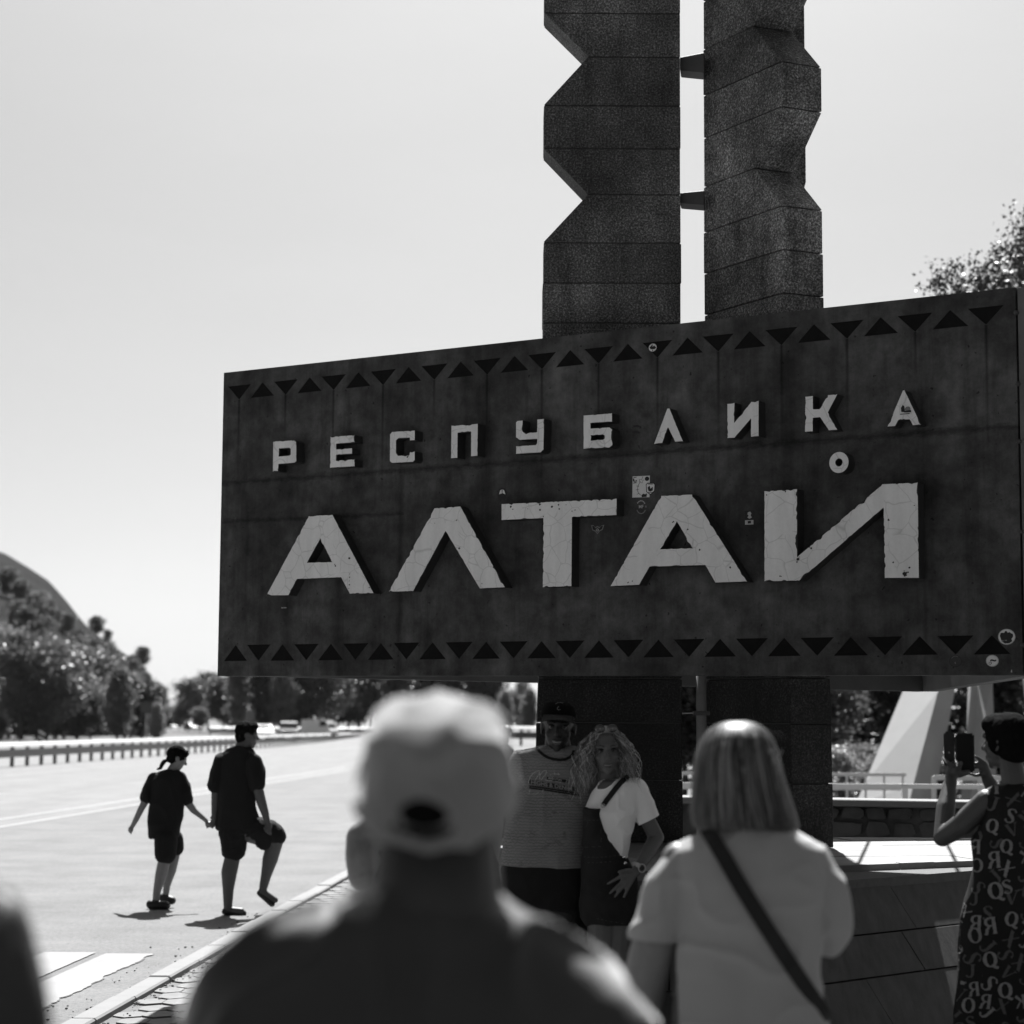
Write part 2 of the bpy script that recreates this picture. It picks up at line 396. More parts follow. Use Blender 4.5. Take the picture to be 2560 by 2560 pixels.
# ================================================================ guardrails
def guardrail(p0, p1, zfun, label, sp=2.5, H=.86, post=True, beamh=.34, name='guardrail', mat=None):
    p0, p1 = Vector(p0), Vector(p1); d = p1 - p0; L = d.length; d.normalize(); n_ = Vector((d.y, -d.x, 0))
    root = empty(name, (p0.x, p0.y, zfun(p0.x, p0.y)), label=label, category='guardrail')
    segs = max(2, int(L / 8)); prof = [(0, 0), (.035, .03), (.06, .06), (.06, .11), (.02, .15), (.02, .19), (.06, .23), (.06, .28), (.035, .31), (0, .34)]
    vs_, fs = [], []
    for s in range(segs + 1):
        q = p0 + d * (L * s / segs); z0 = zfun(q.x, q.y) + H - beamh
        for u, v in prof: vs_.append(q + n_ * (u + .07) + V(0, 0, z0 + v * beamh / .34 - .12))
    for s in range(segs):
        for i in range(len(prof) - 1):
            k = s * len(prof) + i; fs.append((k, k + len(prof), k + len(prof) + 1, k + 1))
    b = link('rail_beam', pyd(vs_, fs), mat or M['rail'], root); sd = b.modifiers.new('t', 'SOLIDIFY'); sd.thickness = .012
    vs_, fs = [], []
    for s in range(segs + 1):
        q = p0 + d * (L * s / segs); z0 = zfun(q.x, q.y) + H
        for u, v in ((-.14, .0), (.15, .0), (.06, .10), (-.09, .17)): vs_.append(q + n_ * u + V(0, 0, z0 + v))
    for s in range(segs):
        for i in range(4):
            k = s * 4; fs.append((k + i, k + 4 + i, k + 4 + (i + 1) % 4, k + (i + 1) % 4))
    link('top_rail', pyd(vs_, fs), M['rail_top'], root)  # wedge shaped to catch the sun, for the beam's upper half
    pb = None; nP = int(L / sp)
    for i in range(nP + 1):
        q = p0 + d * (i * sp); zz = zfun(q.x, q.y)
        if pb is None:
            bm = box((-.075, -.06, 0), (.075, .06, H - .02)); bmesh.ops.bevel(bm, geom=bm.edges[:], offset=.01, segments=1, affect='EDGES')
            pb = link('post', bm, M['dark_steel'], root, ); pb.data.transform(Matrix.Translation(ORG[root]))
            pb.matrix_local = Matrix.Translation(q + V(0, 0, zz) - ORG[root])
        else: share(pb, 'post', root, Matrix.Translation(q + V(0, 0, zz) - ORG[root]))
    return root
M['rail_top'] = gray('sunlit_zinc', .30, .5, .1, 2)  # sun on the beam's upper half put into a paler colour
M['rail'] = gray('shaded_zinc', .08, .5, .12, 2, .1, 30, .5)  # shade on the beam put into a darker colour
guardrail((-21.2, 74, 0), (-17.2, 300, 0), lambda x, y: -.08 + (0 if y < 150 else 0), 'long steel guardrail with closely set dark posts across the highway', 2.5)
guardrail((-34, 232, 0), (-12, 238, 0), lambda x, y: .62, 'distant guardrail running behind the cars on the far road', 4, .75)
guardrail(P(1180, 1830, 110).xy.to_3d(), P(1349, 1830, 108).xy.to_3d(), lambda x, y: .72, 'short pale guardrail with a rounded end seen left of the monument', 3, .86, name='guardrail')

# ================================================================ hill and far ridge
prof = [(-2600, 900), (-1500, 1040), (-700, 1180), (-200, 1320), (0, 1385), (60, 1420), (110, 1452), (135, 1478), (160, 1505), (190, 1543), (215, 1572), (250, 1600), (290, 1627), (330, 1655), (352, 1668), (372, 1700), (398, 1727), (408, 1760), (416, 1800), (425, 1835)]
def interp(pr, x):
    if x <= pr[0][0]: return pr[0][1]
    for (a, b), (c_, d_) in zip(pr, pr[1:]):
        if x <= c_: return b + (d_ - b) * (x - a) / (c_ - a)
    return pr[-1][1]
def hill_pt(px, t, rough=1):
    Y = 250 + t * 330; py = interp(prof, px); top = P(px, py, 580)
    s = t * t * (3 - 2 * t); base = P(px, 1820, Y)
    z = lerp(.3, top.z, .55 * s + .45 * t)
    z += rough * (noise.noise(V(base.x * .03, Y * .03, 0)) * 3.2 + noise.noise(V(base.x * .09, Y * .09, 5)) * 1.2) * math.sin(min(t, .98) * math.pi)
    return V(base.x, Y, z)
vs_, fs = [], []; pxs = [-2600 + k * 60 for k in range(40)] + [-200 + k * 9 for k in range(71)]; NT = 44
for px in pxs:
    for j in range(NT + 1): vs_.append(hill_pt(px, j / NT))
    q = hill_pt(px, 1.0); vs_.append(V(q.x * 1.3, q.y * 1.3, q.z * .9)); vs_.append(V(q.x * 1.8, q.y * 1.8, -1))
W_ = NT + 3
for i in range(len(pxs) - 1):
    for j in range(W_ - 1):
        k = i * W_ + j; fs.append((k, k + W_, k + W_ + 1, k + 1))
M['hill'] = gray('hill_grass', .010, .95, 1.25, .09, 1, .4, .05, bdist=2.5, fuzz=.6)
link('hill', smooth(pyd(vs_, fs)), M['hill'], kind='structure')
vs_ = []; fs = []
for k in range(60):
    px = 300 + k * 60; y0 = 1731 + 8 * math.sin(k * .7) + 10 * noise.noise(V(k * .3, 0, 0)) + max(0, (k - 5)) * 1.2
    t_ = P(px, y0, 13000); vs_ += [V(t_.x * .86, t_.y * .86, -5), t_, V(t_.x * 1.2, t_.y * 1.2, -5)]
for k in range(59):
    for j in range(2): a = k * 3 + j; fs.append((a, a + 3, a + 4, a + 1))
link('distant_ridge', smooth(pyd(vs_, fs)), gray('far_hills', .05, .95, .2, .001), kind='structure')

# ================================================================ trees
def crown_mesh(seed, h, w_, nclu, nleaf, ls, shape='round', droop=0.0):
    rnd = random.Random(seed); vs_, fs = [], []
    clu = []
    while len(clu) < nclu:
        z = rnd.random()
        if shape == 'round': rad = math.sqrt(max(0, 1 - (2 * z - 1) ** 2)) ** .8
        elif shape == 'tall': rad = math.sin(math.pi * min(1, z * .95 + .04)) ** .6 * (1 - z * .45)
        else: rad = (1 - z) ** .8 + .06
        a = rnd.random() * 6.283; rr = rad * (rnd.random() ** .45)
        rr *= .74 + .60 * noise.noise(V(math.cos(a) * 1.5 + seed, math.sin(a) * 1.5, z * 3))
        clu.append((V(math.cos(a) * rr * w_ / 2, math.sin(a) * rr * w_ / 2, z * h), w_ * rnd.uniform(.035, .10)))
    for c_, cr in clu:
        for _ in range(nleaf):
            p = c_ + V(rnd.gauss(0, cr), rnd.gauss(0, cr), rnd.gauss(0, cr * .75)); p.z -= droop * rnd.random() * cr * 3
            u = V(rnd.gauss(0, 1), rnd.gauss(0, 1), rnd.gauss(0, .6)).normalized(); v = u.cross(V(rnd.gauss(0, 1), rnd.gauss(0, 1), rnd.gauss(0, 1))).normalized()
            s = ls * rnd.uniform(.6, 1.3); k = len(vs_)
            vs_ += [p - u * s, p + v * s * .5, p + u * s, p - v * s * .5]; fs.append((k, k + 1, k + 2, k + 3))
    return pyd(vs_, fs)
def trunk_mesh(seed, h, r_, crown_h, w_, nb=7):
    rnd = random.Random(seed); bm = bmesh.new(); pts, rad = [], []
    for k in range(7):
        t = k / 6; pts.append(V(noise.noise(V(seed, k * .5, 0)) * h * .04, noise.noise(V(0, k * .5, seed)) * h * .04, h * t * .85)); rad.append(r_ * (1 - .8 * t))
    tube(bm, pts, rad, 7)
    for b_ in range(nb):
        i = rnd.randint(2, 5); a = rnd.random() * 6.283; e = V(math.cos(a) * w_ * .33, math.sin(a) * w_ * .33, h * .14)
        tube(bm, [pts[i], pts[i] + e * .5 + V(0, 0, h * .02), pts[i] + e], [rad[i] * .5, rad[i] * .3, rad[i] * .08], 5)
    return mesh_of(bm)
M['leaf'] = leafmat('leaf', .085, .35, .45); M['leaf_dark'] = leafmat('dark_leaf', .013, .10, .5); M['leaf_pale'] = leafmat('pale_leaf', .20, .4, .4)
VAR = []
for s, shape, h, w_, hh in ((1, 'round', 7, 8, 4), (2, 'tall', 10, 5.5, 3), (3, 'round', 6, 7, 3), (4, 'tall', 9, 6.5, 2.5), (5, 'cone', 9, 5, 2)):
    cm = crown_mesh(s, h, w_, 190, 62, .19, shape); cm.transform(Matrix.Translation((0, 0, hh - 1.2)))
    VAR.append((cm, trunk_mesh(s, h + hh - 1.5, .22, h, w_)))
def tree(p, sc, var, mat, label, group, name='tree', rot=None, sz=1.0):
    ang = 1280 + F * p[0] / max(p[1], 1)
    if label.endswith('~'):
        tone = {'leaf': 'mid grey', 'dark_leaf': 'dark', 'pale_leaf': 'pale sunlit'}[mat.name]; shp = ('broad', 'tall', 'low rounded', 'upright', 'pointed')[var]
        label = tone + ' ' + shp + ' ' + label[:-1].replace('@', spot(ang, p[1]))
    o = empty(name, p, label=label, category='tree', group=group)
    o.rotation_euler.z = random.random() * 6.28 if rot is None else rot; o.scale = (sc, sc, sc * sz)
    for nm_, me, mt in (('crown', VAR[var][0], mat), ('trunk', VAR[var][1], M['bark'])):
        key = (nm_, var, mt.name)
        if key not in TM:
            m2 = me.copy(); m2.materials.clear(); m2.materials.append(mt); TM[key] = m2
        c_ = bpy.data.objects.new(nm_, TM[key]); scene.collection.objects.link(c_); c_.parent = o
    return o
TM = {}
def spot(a, Y):
    if a < 430:
        return ('left of the small striped sign', 'behind the small striped sign', 'right of the small striped sign', 'above the smaller walker', 'beside the dark square road sign', 'at the hill\'s right end')[0 if a < 80 else 1 if a < 150 else 2 if a < 230 else 3 if a < 310 else 4 if a < 390 else 5]
    if Y > 150: return ('under the panel\'s lower left corner', 'above the taller walker', 'above the dark car', 'behind the white van', 'right of the white van', 'behind the white cap', 'against the left pylon', 'seen past the pylons')[min(7, max(0, int((a - 560) / 100)))]
    return ('in the slit between the pylons', 'right beside the right pylon', 'left of the broad white slab', 'behind the broad white slab', 'between the two white slabs', 'behind the phone photographer', 'at the right edge')[min(6, max(0, int((a - 1700) / 130)))]
random.seed(11)
gl = 'leafy trees crowding the foot of the hillside beyond the guardrail'
for k in range(54):
    px = random.uniform(-90, 395); base_y = random.uniform(200, 300)
    topy = interp([(0, 1600), (60, 1610), (130, 1630), (220, 1625), (300, 1678), (345, 1712), (400, 1768)], px) + random.uniform(-15, 130)
    q = P(px, 1830, base_y); hgt = P(px, topy, base_y).z
    v = random.choice((0, 1, 2, 3, 3)); tall = {0: 9.8, 1: 11.8, 2: 7.8, 3: 10.3}[v]
    tree(V(q.x, q.y, .1), max(hgt / tall, .35), v, random.choice((M['leaf'], M['leaf'], M['leaf_pale'], M['leaf_dark'])), 'tree at the hill foot @~', gl)
gs = 'scattered trees and bushes growing up the slope of the hill'
for k in range(330):
    t = random.random() * .9; px = random.uniform(-80, 400)
    q = hill_pt(px, t, 1); lim = interp(prof, px)
    if P(0, 0, 1) and (1811 - (q.z - 1.72) / q.y * F) < lim + 22 + 95 * (1 - px / 400) ** 1.5 + 30 * noise.noise(V(px * .02, 0, 0)): continue
    tree(q - V(0, 0, .6), random.uniform(.26, .62), random.choice((0, 2, 2, 0)), random.choice((M['leaf'], M['leaf_dark'], M['leaf_dark'], M['leaf_dark'])), 'small tree on the hill slope @~', gs)
for px, t, s in ((233, .96, .75), (352, .93, .75), (40, .5, .6), (10, .52, .7), (80, .45, .7), (130, .6, .4), (262, .9, .4)):
    tree(hill_pt(px, t) - V(0, 0, .8), s, 2 if px in (233, 352) else 0, M['leaf_dark'], {233: 'dark bushy tree breaking the skyline halfway down the ridge', 352: 'dark shaggy tree on the ridge near the foot of the hill'}.get(px, 'thicket high on the hill grass @~'), gs)
# tree line behind the far road
gt_ = 'tall trees in the line behind the far road and the monument'
for px, topy, Y, v, mt in ((470, 1704, 290, 0, 'leaf'), (520, 1688, 300, 0, 'leaf'), (560, 1700, 285, 2, 'leaf'), (425, 1770, 330, 0, 'leaf'), (448, 1765, 310, 2, 'leaf_pale'), (500, 1770, 280, 2, 'leaf_pale'), (580, 1760, 280, 2, 'leaf')):
    q = P(px, 1830, Y); tree(V(q.x, q.y, .9), (P(px, topy, Y).z - .9) / (9.8 if v == 0 else 7.8), v, M[mt], 'tree in the sunlit clump @~', gt_)
for k in range(34):
    px = 600 + k * 22 + random.uniform(-8, 8); topy = random.uniform(1590, 1680) if px < 1230 else random.uniform(1698, 1745); Y = random.uniform(255, 330)
    v = random.choice((0, 2, 3, 1)); tall = {0: 9.8, 1: 11.8, 2: 7.8, 3: 10.3}[v]
    q = P(px, 1830, Y); tree(V(q.x, q.y, .9), (P(px, topy, Y).z - .9) / tall, v, M['leaf_dark'] if px < 1230 and k % 5 else (M['leaf'] if k % 2 else M['leaf_pale']), 'tree beyond the far road @~', gt_)
for k in range(26):
    px = 1660 + k * 42 + random.uniform(-14, 14); Y = random.uniform(52, 80); v = random.choice((0, 1, 3))
    q = P(px, 1830, Y); tree(V(q.x, q.y, -.3), random.uniform(.42, .62) * (1.0 if px < 2240 else 1.15), v, M['leaf_dark'] if k % 3 else M['leaf'], 'tree behind the monument @~', 'dark trees behind the white slabs')
for k in range(16):
    px = 2030 + k * 20; q = P(px, 1900, 45 + random.uniform(-3, 3)); tree(V(q.x, q.y, -.3), random.uniform(.16, .22), 2, M['leaf_pale'] if k % 2 else M['leaf'], 'shrub behind the white railing @~', 'low shrubs behind the white railing')
# large loose birch on the right, crown rising over the panel
brt = empty('birch_tree', P(2720, 1900, 30).xy.to_3d() + V(0, 0, -.2), label='tall loose birch whose crown rises over the right end of the panel', category='tree')
L0 = ORG[brt]; bm = bmesh.new(); lv, lf = [], []; rnd = random.Random(5)
tube(bm, [L0 + V(0, 0, k * 1.3) + V(noise.noise(V(k * .4, 0, 2)) * .4, 0, 0) for k in range(9)], [.2 - .021 * k for k in range(9)], 8)
tips = [(2325, 690, 30), (2350, 660, 29), (2385, 690, 30), (2410, 665, 31), (2440, 640, 30), (2465, 610, 29), (2495, 580, 30), (2515, 545, 31), (2540, 535, 30), (2560, 580, 29), (2590, 530, 30), (2620, 500, 31), (2650, 470, 30), (2700, 430, 30), (2760, 450, 31), (2340, 700, 30), (2370, 700, 30), (2400, 690, 30), (2425, 690, 30), (2455, 690, 30), (2480, 680, 31), (2520, 640, 28), (2560, 640, 31), (2600, 600, 29), (2540, 700, 30), (2640, 560, 30), (2700, 560, 29), (2800, 480, 30), (2850, 600, 30), (2600, 760, 30), (2500, 800, 31), (2400, 780, 30), (2700, 800, 29), (2820, 800, 30), (2350, 800, 29), (2450, 900, 30), (2600, 1000, 30), (2750, 1000, 30)]
for px, py, Y in [(a + 22, b + 42 + max(0, a - 2500) * .25, c) for a, b, c in tips]:
    tip = P(px, py, Y); z0 = max(2.0, tip.z - 3.0 * abs(tip.x - L0.x) / 2.5 - .8); a = L0 + V(0, 0, min(z0, 9))
    pts = [a, a.lerp(tip, .4) + V(0, 0, .3), a.lerp(tip, .75) + V(0, 0, .15), tip]
    tube(bm, pts, [.05, .03, .016, .005], 5)
    for k in range(26):
        t = rnd.uniform(.25, 1.04); b_ = a.lerp(tip, t) + V(0, 0, .3 * math.sin(t * 3.1)); e = b_ + V(rnd.gauss(0, .22), rnd.gauss(0, .3), rnd.gauss(.1, .22))
        tube(bm, [b_, b_.lerp(e, .5) + V(0, 0, .04), e], [.008, .005, .002], 3)
        for _ in range(26):
            p = b_.lerp(e, rnd.uniform(.2, 1.1)) + V(rnd.gauss(0, .07), rnd.gauss(0, .07), rnd.gauss(-.02, .08))
            u = V(rnd.gauss(0, .6), rnd.gauss(0, .6), -abs(rnd.gauss(.6, .5))).normalized(); v = u.cross(V(rnd.gauss(0, 1), rnd.gauss(0, 1), rnd.gauss(0, 1))).normalized(); s = rnd.uniform(.022, .045)
            k_ = len(lv); lv += [p - u * s, p + v * s * .55, p + u * s, p - v * s * .55]; lf.append((k_, k_ + 1, k_ + 2, k_ + 3))
link('trunk', bm, M['bark'], brt); link('crown', pyd(lv, lf), leafmat('birch_leaf', .018, .10, .5), brt)
# ================================================================ monument pylons
def granite(name, v, sp=.5):
    m, t, b = new_mat(name); c = coords(t)
    s = nz(t, c, 80, 2, .8); s2 = nz(t, c, 30, 4, .75); big = nz(t, c, 1.6, 6, .65)
    f = math_(t, 'MULTIPLY', ramp(t, s, [(.36, .25), (.5, .75), (.60, 1.5), (.68, 2.7)]), math_(t, 'MULTIPLY_ADD', s2, .8, .6))
    f = math_(t, 'MULTIPLY', f, ramp(t, big, [(.34, .40), (.50, .85), (.66, 1.5)])); f = math_(t, 'MULTIPLY', f, v)
    inf = node(t, 'ShaderNodeObjectInfo'); f = math_(t, 'MULTIPLY', f, math_(t, 'MULTIPLY_ADD', inf.outputs['Random'], .5, .75))
    f = math_(t, 'MULTIPLY', f, ramp(t, nz(t, mapping(t, c, (6, 6, .7)), 1, 5, .7), [(.34, .62), (.48, 1), (.66, 1.2)]))
    cc = node(t, 'ShaderNodeCombineColor')
    for i in range(3): t.links.new(f, cc.inputs[i])
    t.links.new(cc.outputs[0], b.inputs['Base Color']); b.inputs['Roughness'].default_value = .8; b.inputs['Specular IOR Level'].default_value = .35
    bump(t, b, s2, .5, .006); return m
M['granite'] = granite('bush_hammered_granite', .11)
M['granite2'] = granite('bush_hammered_granite_pale', .155)
M['granite_shaded'] = granite('shaded_lower_granite', .020)  # same granite, with the shade under the sign put into its colour
def pylon(name, label, A, B, thick, heights, pat, nin, mat, low):
    """A inner top point (x, y), B outer point: the profile plane; thick: vector to the other face; heights with outer reach 0..1"""
    A, B, thick = Vector(A).to_3d(), Vector(B).to_3d(), Vector(thick).to_3d()
    root = empty(name, A, label=label, category='pylon', group='granite pylons of the boundary monument')
    for (z0, w0), (z1, w1) in zip(heights, heights[1:]):
        bm = bmesh.new(); g = .0035
        q = []
        for off in (V(0, 0, 0), thick):
            q.append([bm.verts.new(A + off + (B - A) * s + V(0, 0, z)) for s, z in ((0, z0 + g), (w0 + (w1 - w0) * g / (z1 - z0), z0 + g), (w1 - (w1 - w0) * g / (z1 - z0), z1 - g), (0, z1 - g))])
        bm.faces.new(q[0]); bm.faces.new(q[1][::-1])
        for i in range(4): bm.faces.new((q[0][i], q[1][i], q[1][(i + 1) % 4], q[0][(i + 1) % 4]))
        bmesh.ops.recalc_face_normals(bm, faces=bm.faces)
        bmesh.ops.bevel(bm, geom=bm.edges[:], offset=.004, segments=1, affect='EDGES')
        dx = random.gauss(0, .0018)
        for v in bm.verts: v.co += V(dx, random.gauss(0, .0006), 0)
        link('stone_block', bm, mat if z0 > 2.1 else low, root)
    # mortar core, slightly smaller, closes the joints
    bm = bmesh.new(); D = (B - A); n_ = thick
    prev = None
    for z, w_ in heights:
        ring = [bm.verts.new(A + D * s + n_ * t_ + V(0, 0, z)) for s, t_ in ((.02, .05), (w_ - .03, .05), (w_ - .03, .95), (.02, .95))]
        if prev:
            for i in range(4): bm.faces.new((prev[i], prev[(i + 1) % 4], ring[(i + 1) % 4], ring[i]))
        prev = ring
    link('core', bm, M['dark_steel'], root)
    return root
PT = 1.0                                       # height of the plinth top
def hz(py, px, Y): return P(px, py, Y).z
h1 = [hz(y, 1530, 13.0) for y in (707.5, 607, 486, 371, 264, 142, 33)]
per = h1[5] - h1[2]; na, ne = (1471 - 1358) / 345.5, 0
n1 = 1 - na
H1 = [(PT, 1.035), (1.39, 1.035), (1.75, 1.03), (2.03, 1.02)] + [(2.40, 1.0), (2.78, 1.0), (3.15, 1.0), (3.53, 1.0), (3.79, 1.0), (4.045, 1.0), (hz(808, 1530, 13), 1), (h1[0], 1), (h1[1], 1), (h1[2], n1), (h1[3], 1), (h1[4], 1), (h1[5], n1), (h1[6], 1)]
z = h1[6]
for k in range(2): H1 += [(z + .27, 1), (z + .57, n1), (z + .86, 1)]; z += .86
xl, xr = P(1358, 600, 13.0).x, P(1701.5, 600, 13.0).x
pyl1 = pylon('monument_pylon', 'left granite pylon with a zigzag left edge rising above the sign', (xr, 13.0), (xl, 13.0), (0, .27), H1, None, 0, M['granite'], M['granite_shaded'])
i2 = P(1760, 600, 13.16); o2 = P(1958, 600, 12.45); b2 = P(2058, 600, 12.57)
dz2 = [hz(y, 1958, 12.45) for y in (732, 623, 514)]
n2 = 1 - (1958 - 1887) / (1958 - 1760) * 1.0
t2 = [hz(y, 1890, 12.7) for y in (421, 66)]
n2 = .655
H2 = [(PT, 1.05), (1.39, 1.05), (1.75, 1.045), (2.03, 1.03), (2.4, 1.01), (2.78, 1), (3.15, 1), (3.53, 1), (3.85, 1), (dz2[0] - .255, 1), (dz2[0], 1), (dz2[1], 1), (dz2[2], 1), (t2[0], n2), (t2[0] + .33, 1), (t2[0] + .62, 1), (t2[1], n2), (t2[1] + .33, 1), (t2[1] + .62, 1), (t2[1] + .92, n2), (t2[1] + 1.2, 1)]
pyl2 = pylon('monument_pylon', 'right granite pylon turned edgewise, its zigzag edge towards the right', i2.xy, o2.xy, (b2 - o2).xy, H2, None, 0, M['granite2'], M['granite_shaded'])
o3 = P(2011, 100, 13.75); i3 = P(1790, 100, 13.95)
zb = hz(458, 2011, 13.75)
H3 = [(PT, 1), (1.75, 1), (2.4, 1), (3.15, 1), (3.85, 1), (zb - .85, 1), (zb - .30, .67), (zb, 1), (zb + .29, 1), (zb + .87, 1), (zb + 1.45, 1), (zb + 2.1, 1), (zb + 2.9, 1), (zb + 3.6, 1)]  # unseen upper part kept straight and tall to shade the right pylon's facets
pyl3 = pylon('monument_pylon', 'rear granite pylon mostly hidden, its edge showing in the notches of the right one', i3.xy, o3.xy, (.02, .27), H3, None, 0, M['granite'], M['granite_shaded'])
# dark steel ties between the two front pylons
for y0, y1, y2, y3 in ((142, 175, 130, 181), (481, 507, 475, 512)):
    bm = bmesh.new()
    a = [P(1700, y0, 13.05), P(1700, y1, 13.05), P(1761, y3, 12.98), P(1761, y2, 12.98)]
    f_ = [bm.verts.new(p) for p in a]; g_ = [bm.verts.new(p + V(.02, .16, 0)) for p in a]
    bm.faces.new(f_); bm.faces.new(g_[::-1])
    for i in range(4): bm.faces.new((f_[i], g_[i], g_[(i + 1) % 4], f_[(i + 1) % 4]))
    bmesh.ops.recalc_face_normals(bm, faces=bm.faces); bmesh.ops.bevel(bm, geom=bm.edges[:], offset=.006, segments=1, affect='EDGES')
    link('tie_plate', bm, M['dark_steel'], pyl1)
# pipe standing between the pylons under the sign
q = P(1754, 1900, 12.75); bm = bmesh.new(); tube(bm, [V(q.x, q.y, PT), V(q.x, q.y, 2.2)], .033, 12)
pipe = link('support_pipe', smooth(mesh_of(bm)), gray('dull_zinc', .16, .5, .25, 6), None, V(q.x, q.y, PT), label='thin pale steel pipe standing in the gap between the two front pylons', category='pipe')
bm = bmesh.new(); add_box(bm, (q.x - .05, q.y - .045, 1.80), (q.x + .05, q.y + .045, 1.825)); link('clamp', bm, M['dark_steel'], pipe)
bm = bmesh.new(); tube(bm, [V(q.x - .12, q.y, 1.81), V(q.x - .02, q.y, 1.815)], .004, 5); link('bolt', bm, M['steel'], pipe)

# ================================================================ sign: three concrete walls in a triangle, open inside
YA, YB = 14.25, 11.13
Ab, At, Bb, Bt = P(543.5, 1690, YA), P(560, 932, YA), P(2556, 1688, YB), P(2538.5, 718, YB)
Am, Bm = (Ab + At) / 2, (Bb + Bt) / 2
U = (Bm - Am); U.z = 0; LEN = U.length; U.normalize(); NRM = V(U.y, -U.x, 0)
if NRM.y > 0: NRM = -NRM
SO = V(Am.x, Am.y, 0)
sign = empty('border_sign', SO, label='dark concrete border sign with pale raised lettering and rows of triangles', category='sign')
sign.rotation_euler.z = math.atan2(U.y, U.x)
def uv(px, py, off=0.0):
    """wall coordinates (along, height) of a measured pixel on a plane off metres proud of the wall"""
    d = P(px, py, 1) - EYE; k = ((SO + NRM * off - EYE).dot(NRM)) / d.dot(NRM); q = EYE + d * k
    return ((q - SO).dot(U), q.z)
def wl(name, me, mat, parent, **kw):           # wall coordinates: x along, -y out of the wall, z up
    if isinstance(me, bmesh.types.BMesh): me = mesh_of(me, name)
    o = bpy.data.objects.new(name, me); scene.collection.objects.link(o); o.parent = parent; me.materials.append(mat); ORG[o] = SO
    for k, v in kw.items(): o[k] = v
    return o
def prism(bm, poly, y0, y1):
    a = [bm.verts.new((u, y0, v)) for u, v in poly]; b = [bm.verts.new((u, y1, v)) for u, v in poly]
    bm.faces.new(a); bm.faces.new(b[::-1]); n = len(poly)
    for i in range(n): bm.faces.new((a[i], b[i], b[(i + 1) % n], a[(i + 1) % n]))
cA0, cA1, cB0, cB1 = uv(543.5, 1690), uv(560, 932), uv(2556, 1688), uv(2538.5, 718)
uL, uR = (cA0[0] + cA1[0]) / 2, (cB0[0] + cB1[0]) / 2
z6 = lambda X, Y_: (540 + X / 2.246, 860 + Y_ / 2.246)
z7 = lambda X, Y_: (1200 + X / 1.9914, 750 + Y_ / 1.9914)
z8 = lambda X, Y_: (1860 + X / 1.894, 700 + Y_ / 1.894)
# triangle rows
tips = uv(598, 999), uv(2465, 812); base_t = uv(598.5, 963), uv(2464, 767)
ups = uv(589, 1612), uv(2479, 1588); base_b = uv(589, 1652.5), uv(2479, 1635.6)
TW = (uv(2511, 765)[0] - uv(2420, 772)[0])
tri = []
for k in range(27):
    t = k / 26; u = lerp(tips[0][0], tips[1][0], t); vt, vb = lerp(base_t[0][1], base_t[1][1], t), lerp(tips[0][1], tips[1][1], t)
    tri.append([(u - TW / 2, vt), (u, vb), (u + TW / 2, vt)] if k % 2 == 0 else [(u - TW / 2, vb + .004), (u + TW / 2, vb + .004), (u, vt + .004)])
for k in range(27):
    t = k / 26; u = lerp(ups[0][0], ups[1][0], t); vt, vb = lerp(ups[0][1], ups[1][1], t), lerp(base_b[0][1], base_b[1][1], t)
    tri.append([(u - TW / 2, vb), (u + TW / 2, vb), (u, vt)] if k % 2 == 0 else [(u - TW / 2, vt), (u, vb), (u + TW / 2, vt)])
# formwork seams
def seam(pts, wd=.006):
    a = [uv(*p) for p in pts]; out_ = []
    for (u0, v0), (u1, v1) in zip(a, a[1:]):
        n_ = max(2, int(math.hypot(u1 - u0, v1 - v0) / .10))
        for i in range(n_):
            s0, s1 = i / n_, (i + 1) / n_; j0, j1 = random.gauss(0, .0022), random.gauss(0, .0022)
            out_.append([(lerp(u0, u1, s0), lerp(v0, v1, s0) + j0), (lerp(u0, u1, s1), lerp(v0, v1, s1) + j0), (lerp(u0, u1, s1), lerp(v0, v1, s1) + j0 + wd), (lerp(u0, u1, s0), lerp(v0, v1, s0) + j0 + wd)])
    return out_
bmw = bmesh.new(); prism(bmw, [(uL, cA0[1]), (uR, cB0[1]), (uR, cB1[1]), (uL, cA1[1])], 0, .12)
bmesh.ops.recalc_face_normals(bmw, faces=bmw.faces)
wo = bpy.data.objects.new('front_wall', mesh_of(bmw)); scene.collection.objects.link(wo)
bmc = bmesh.new()
for p in tri: prism(bmc, p, -.05, .028)
bmesh.ops.recalc_face_normals(bmc, faces=bmc.faces)
co = bpy.data.objects.new('cut', mesh_of(bmc)); scene.collection.objects.link(co)
md = wo.modifiers.new('b', 'BOOLEAN'); md.operation = 'DIFFERENCE'; md.object = co; md.solver = 'EXACT'
dg = bpy.context.evaluated_depsgraph_get(); wm = bpy.data.meshes.new_from_object(wo.evaluated_get(dg))
for o_ in (wo, co): bpy.data.objects.remove(o_)
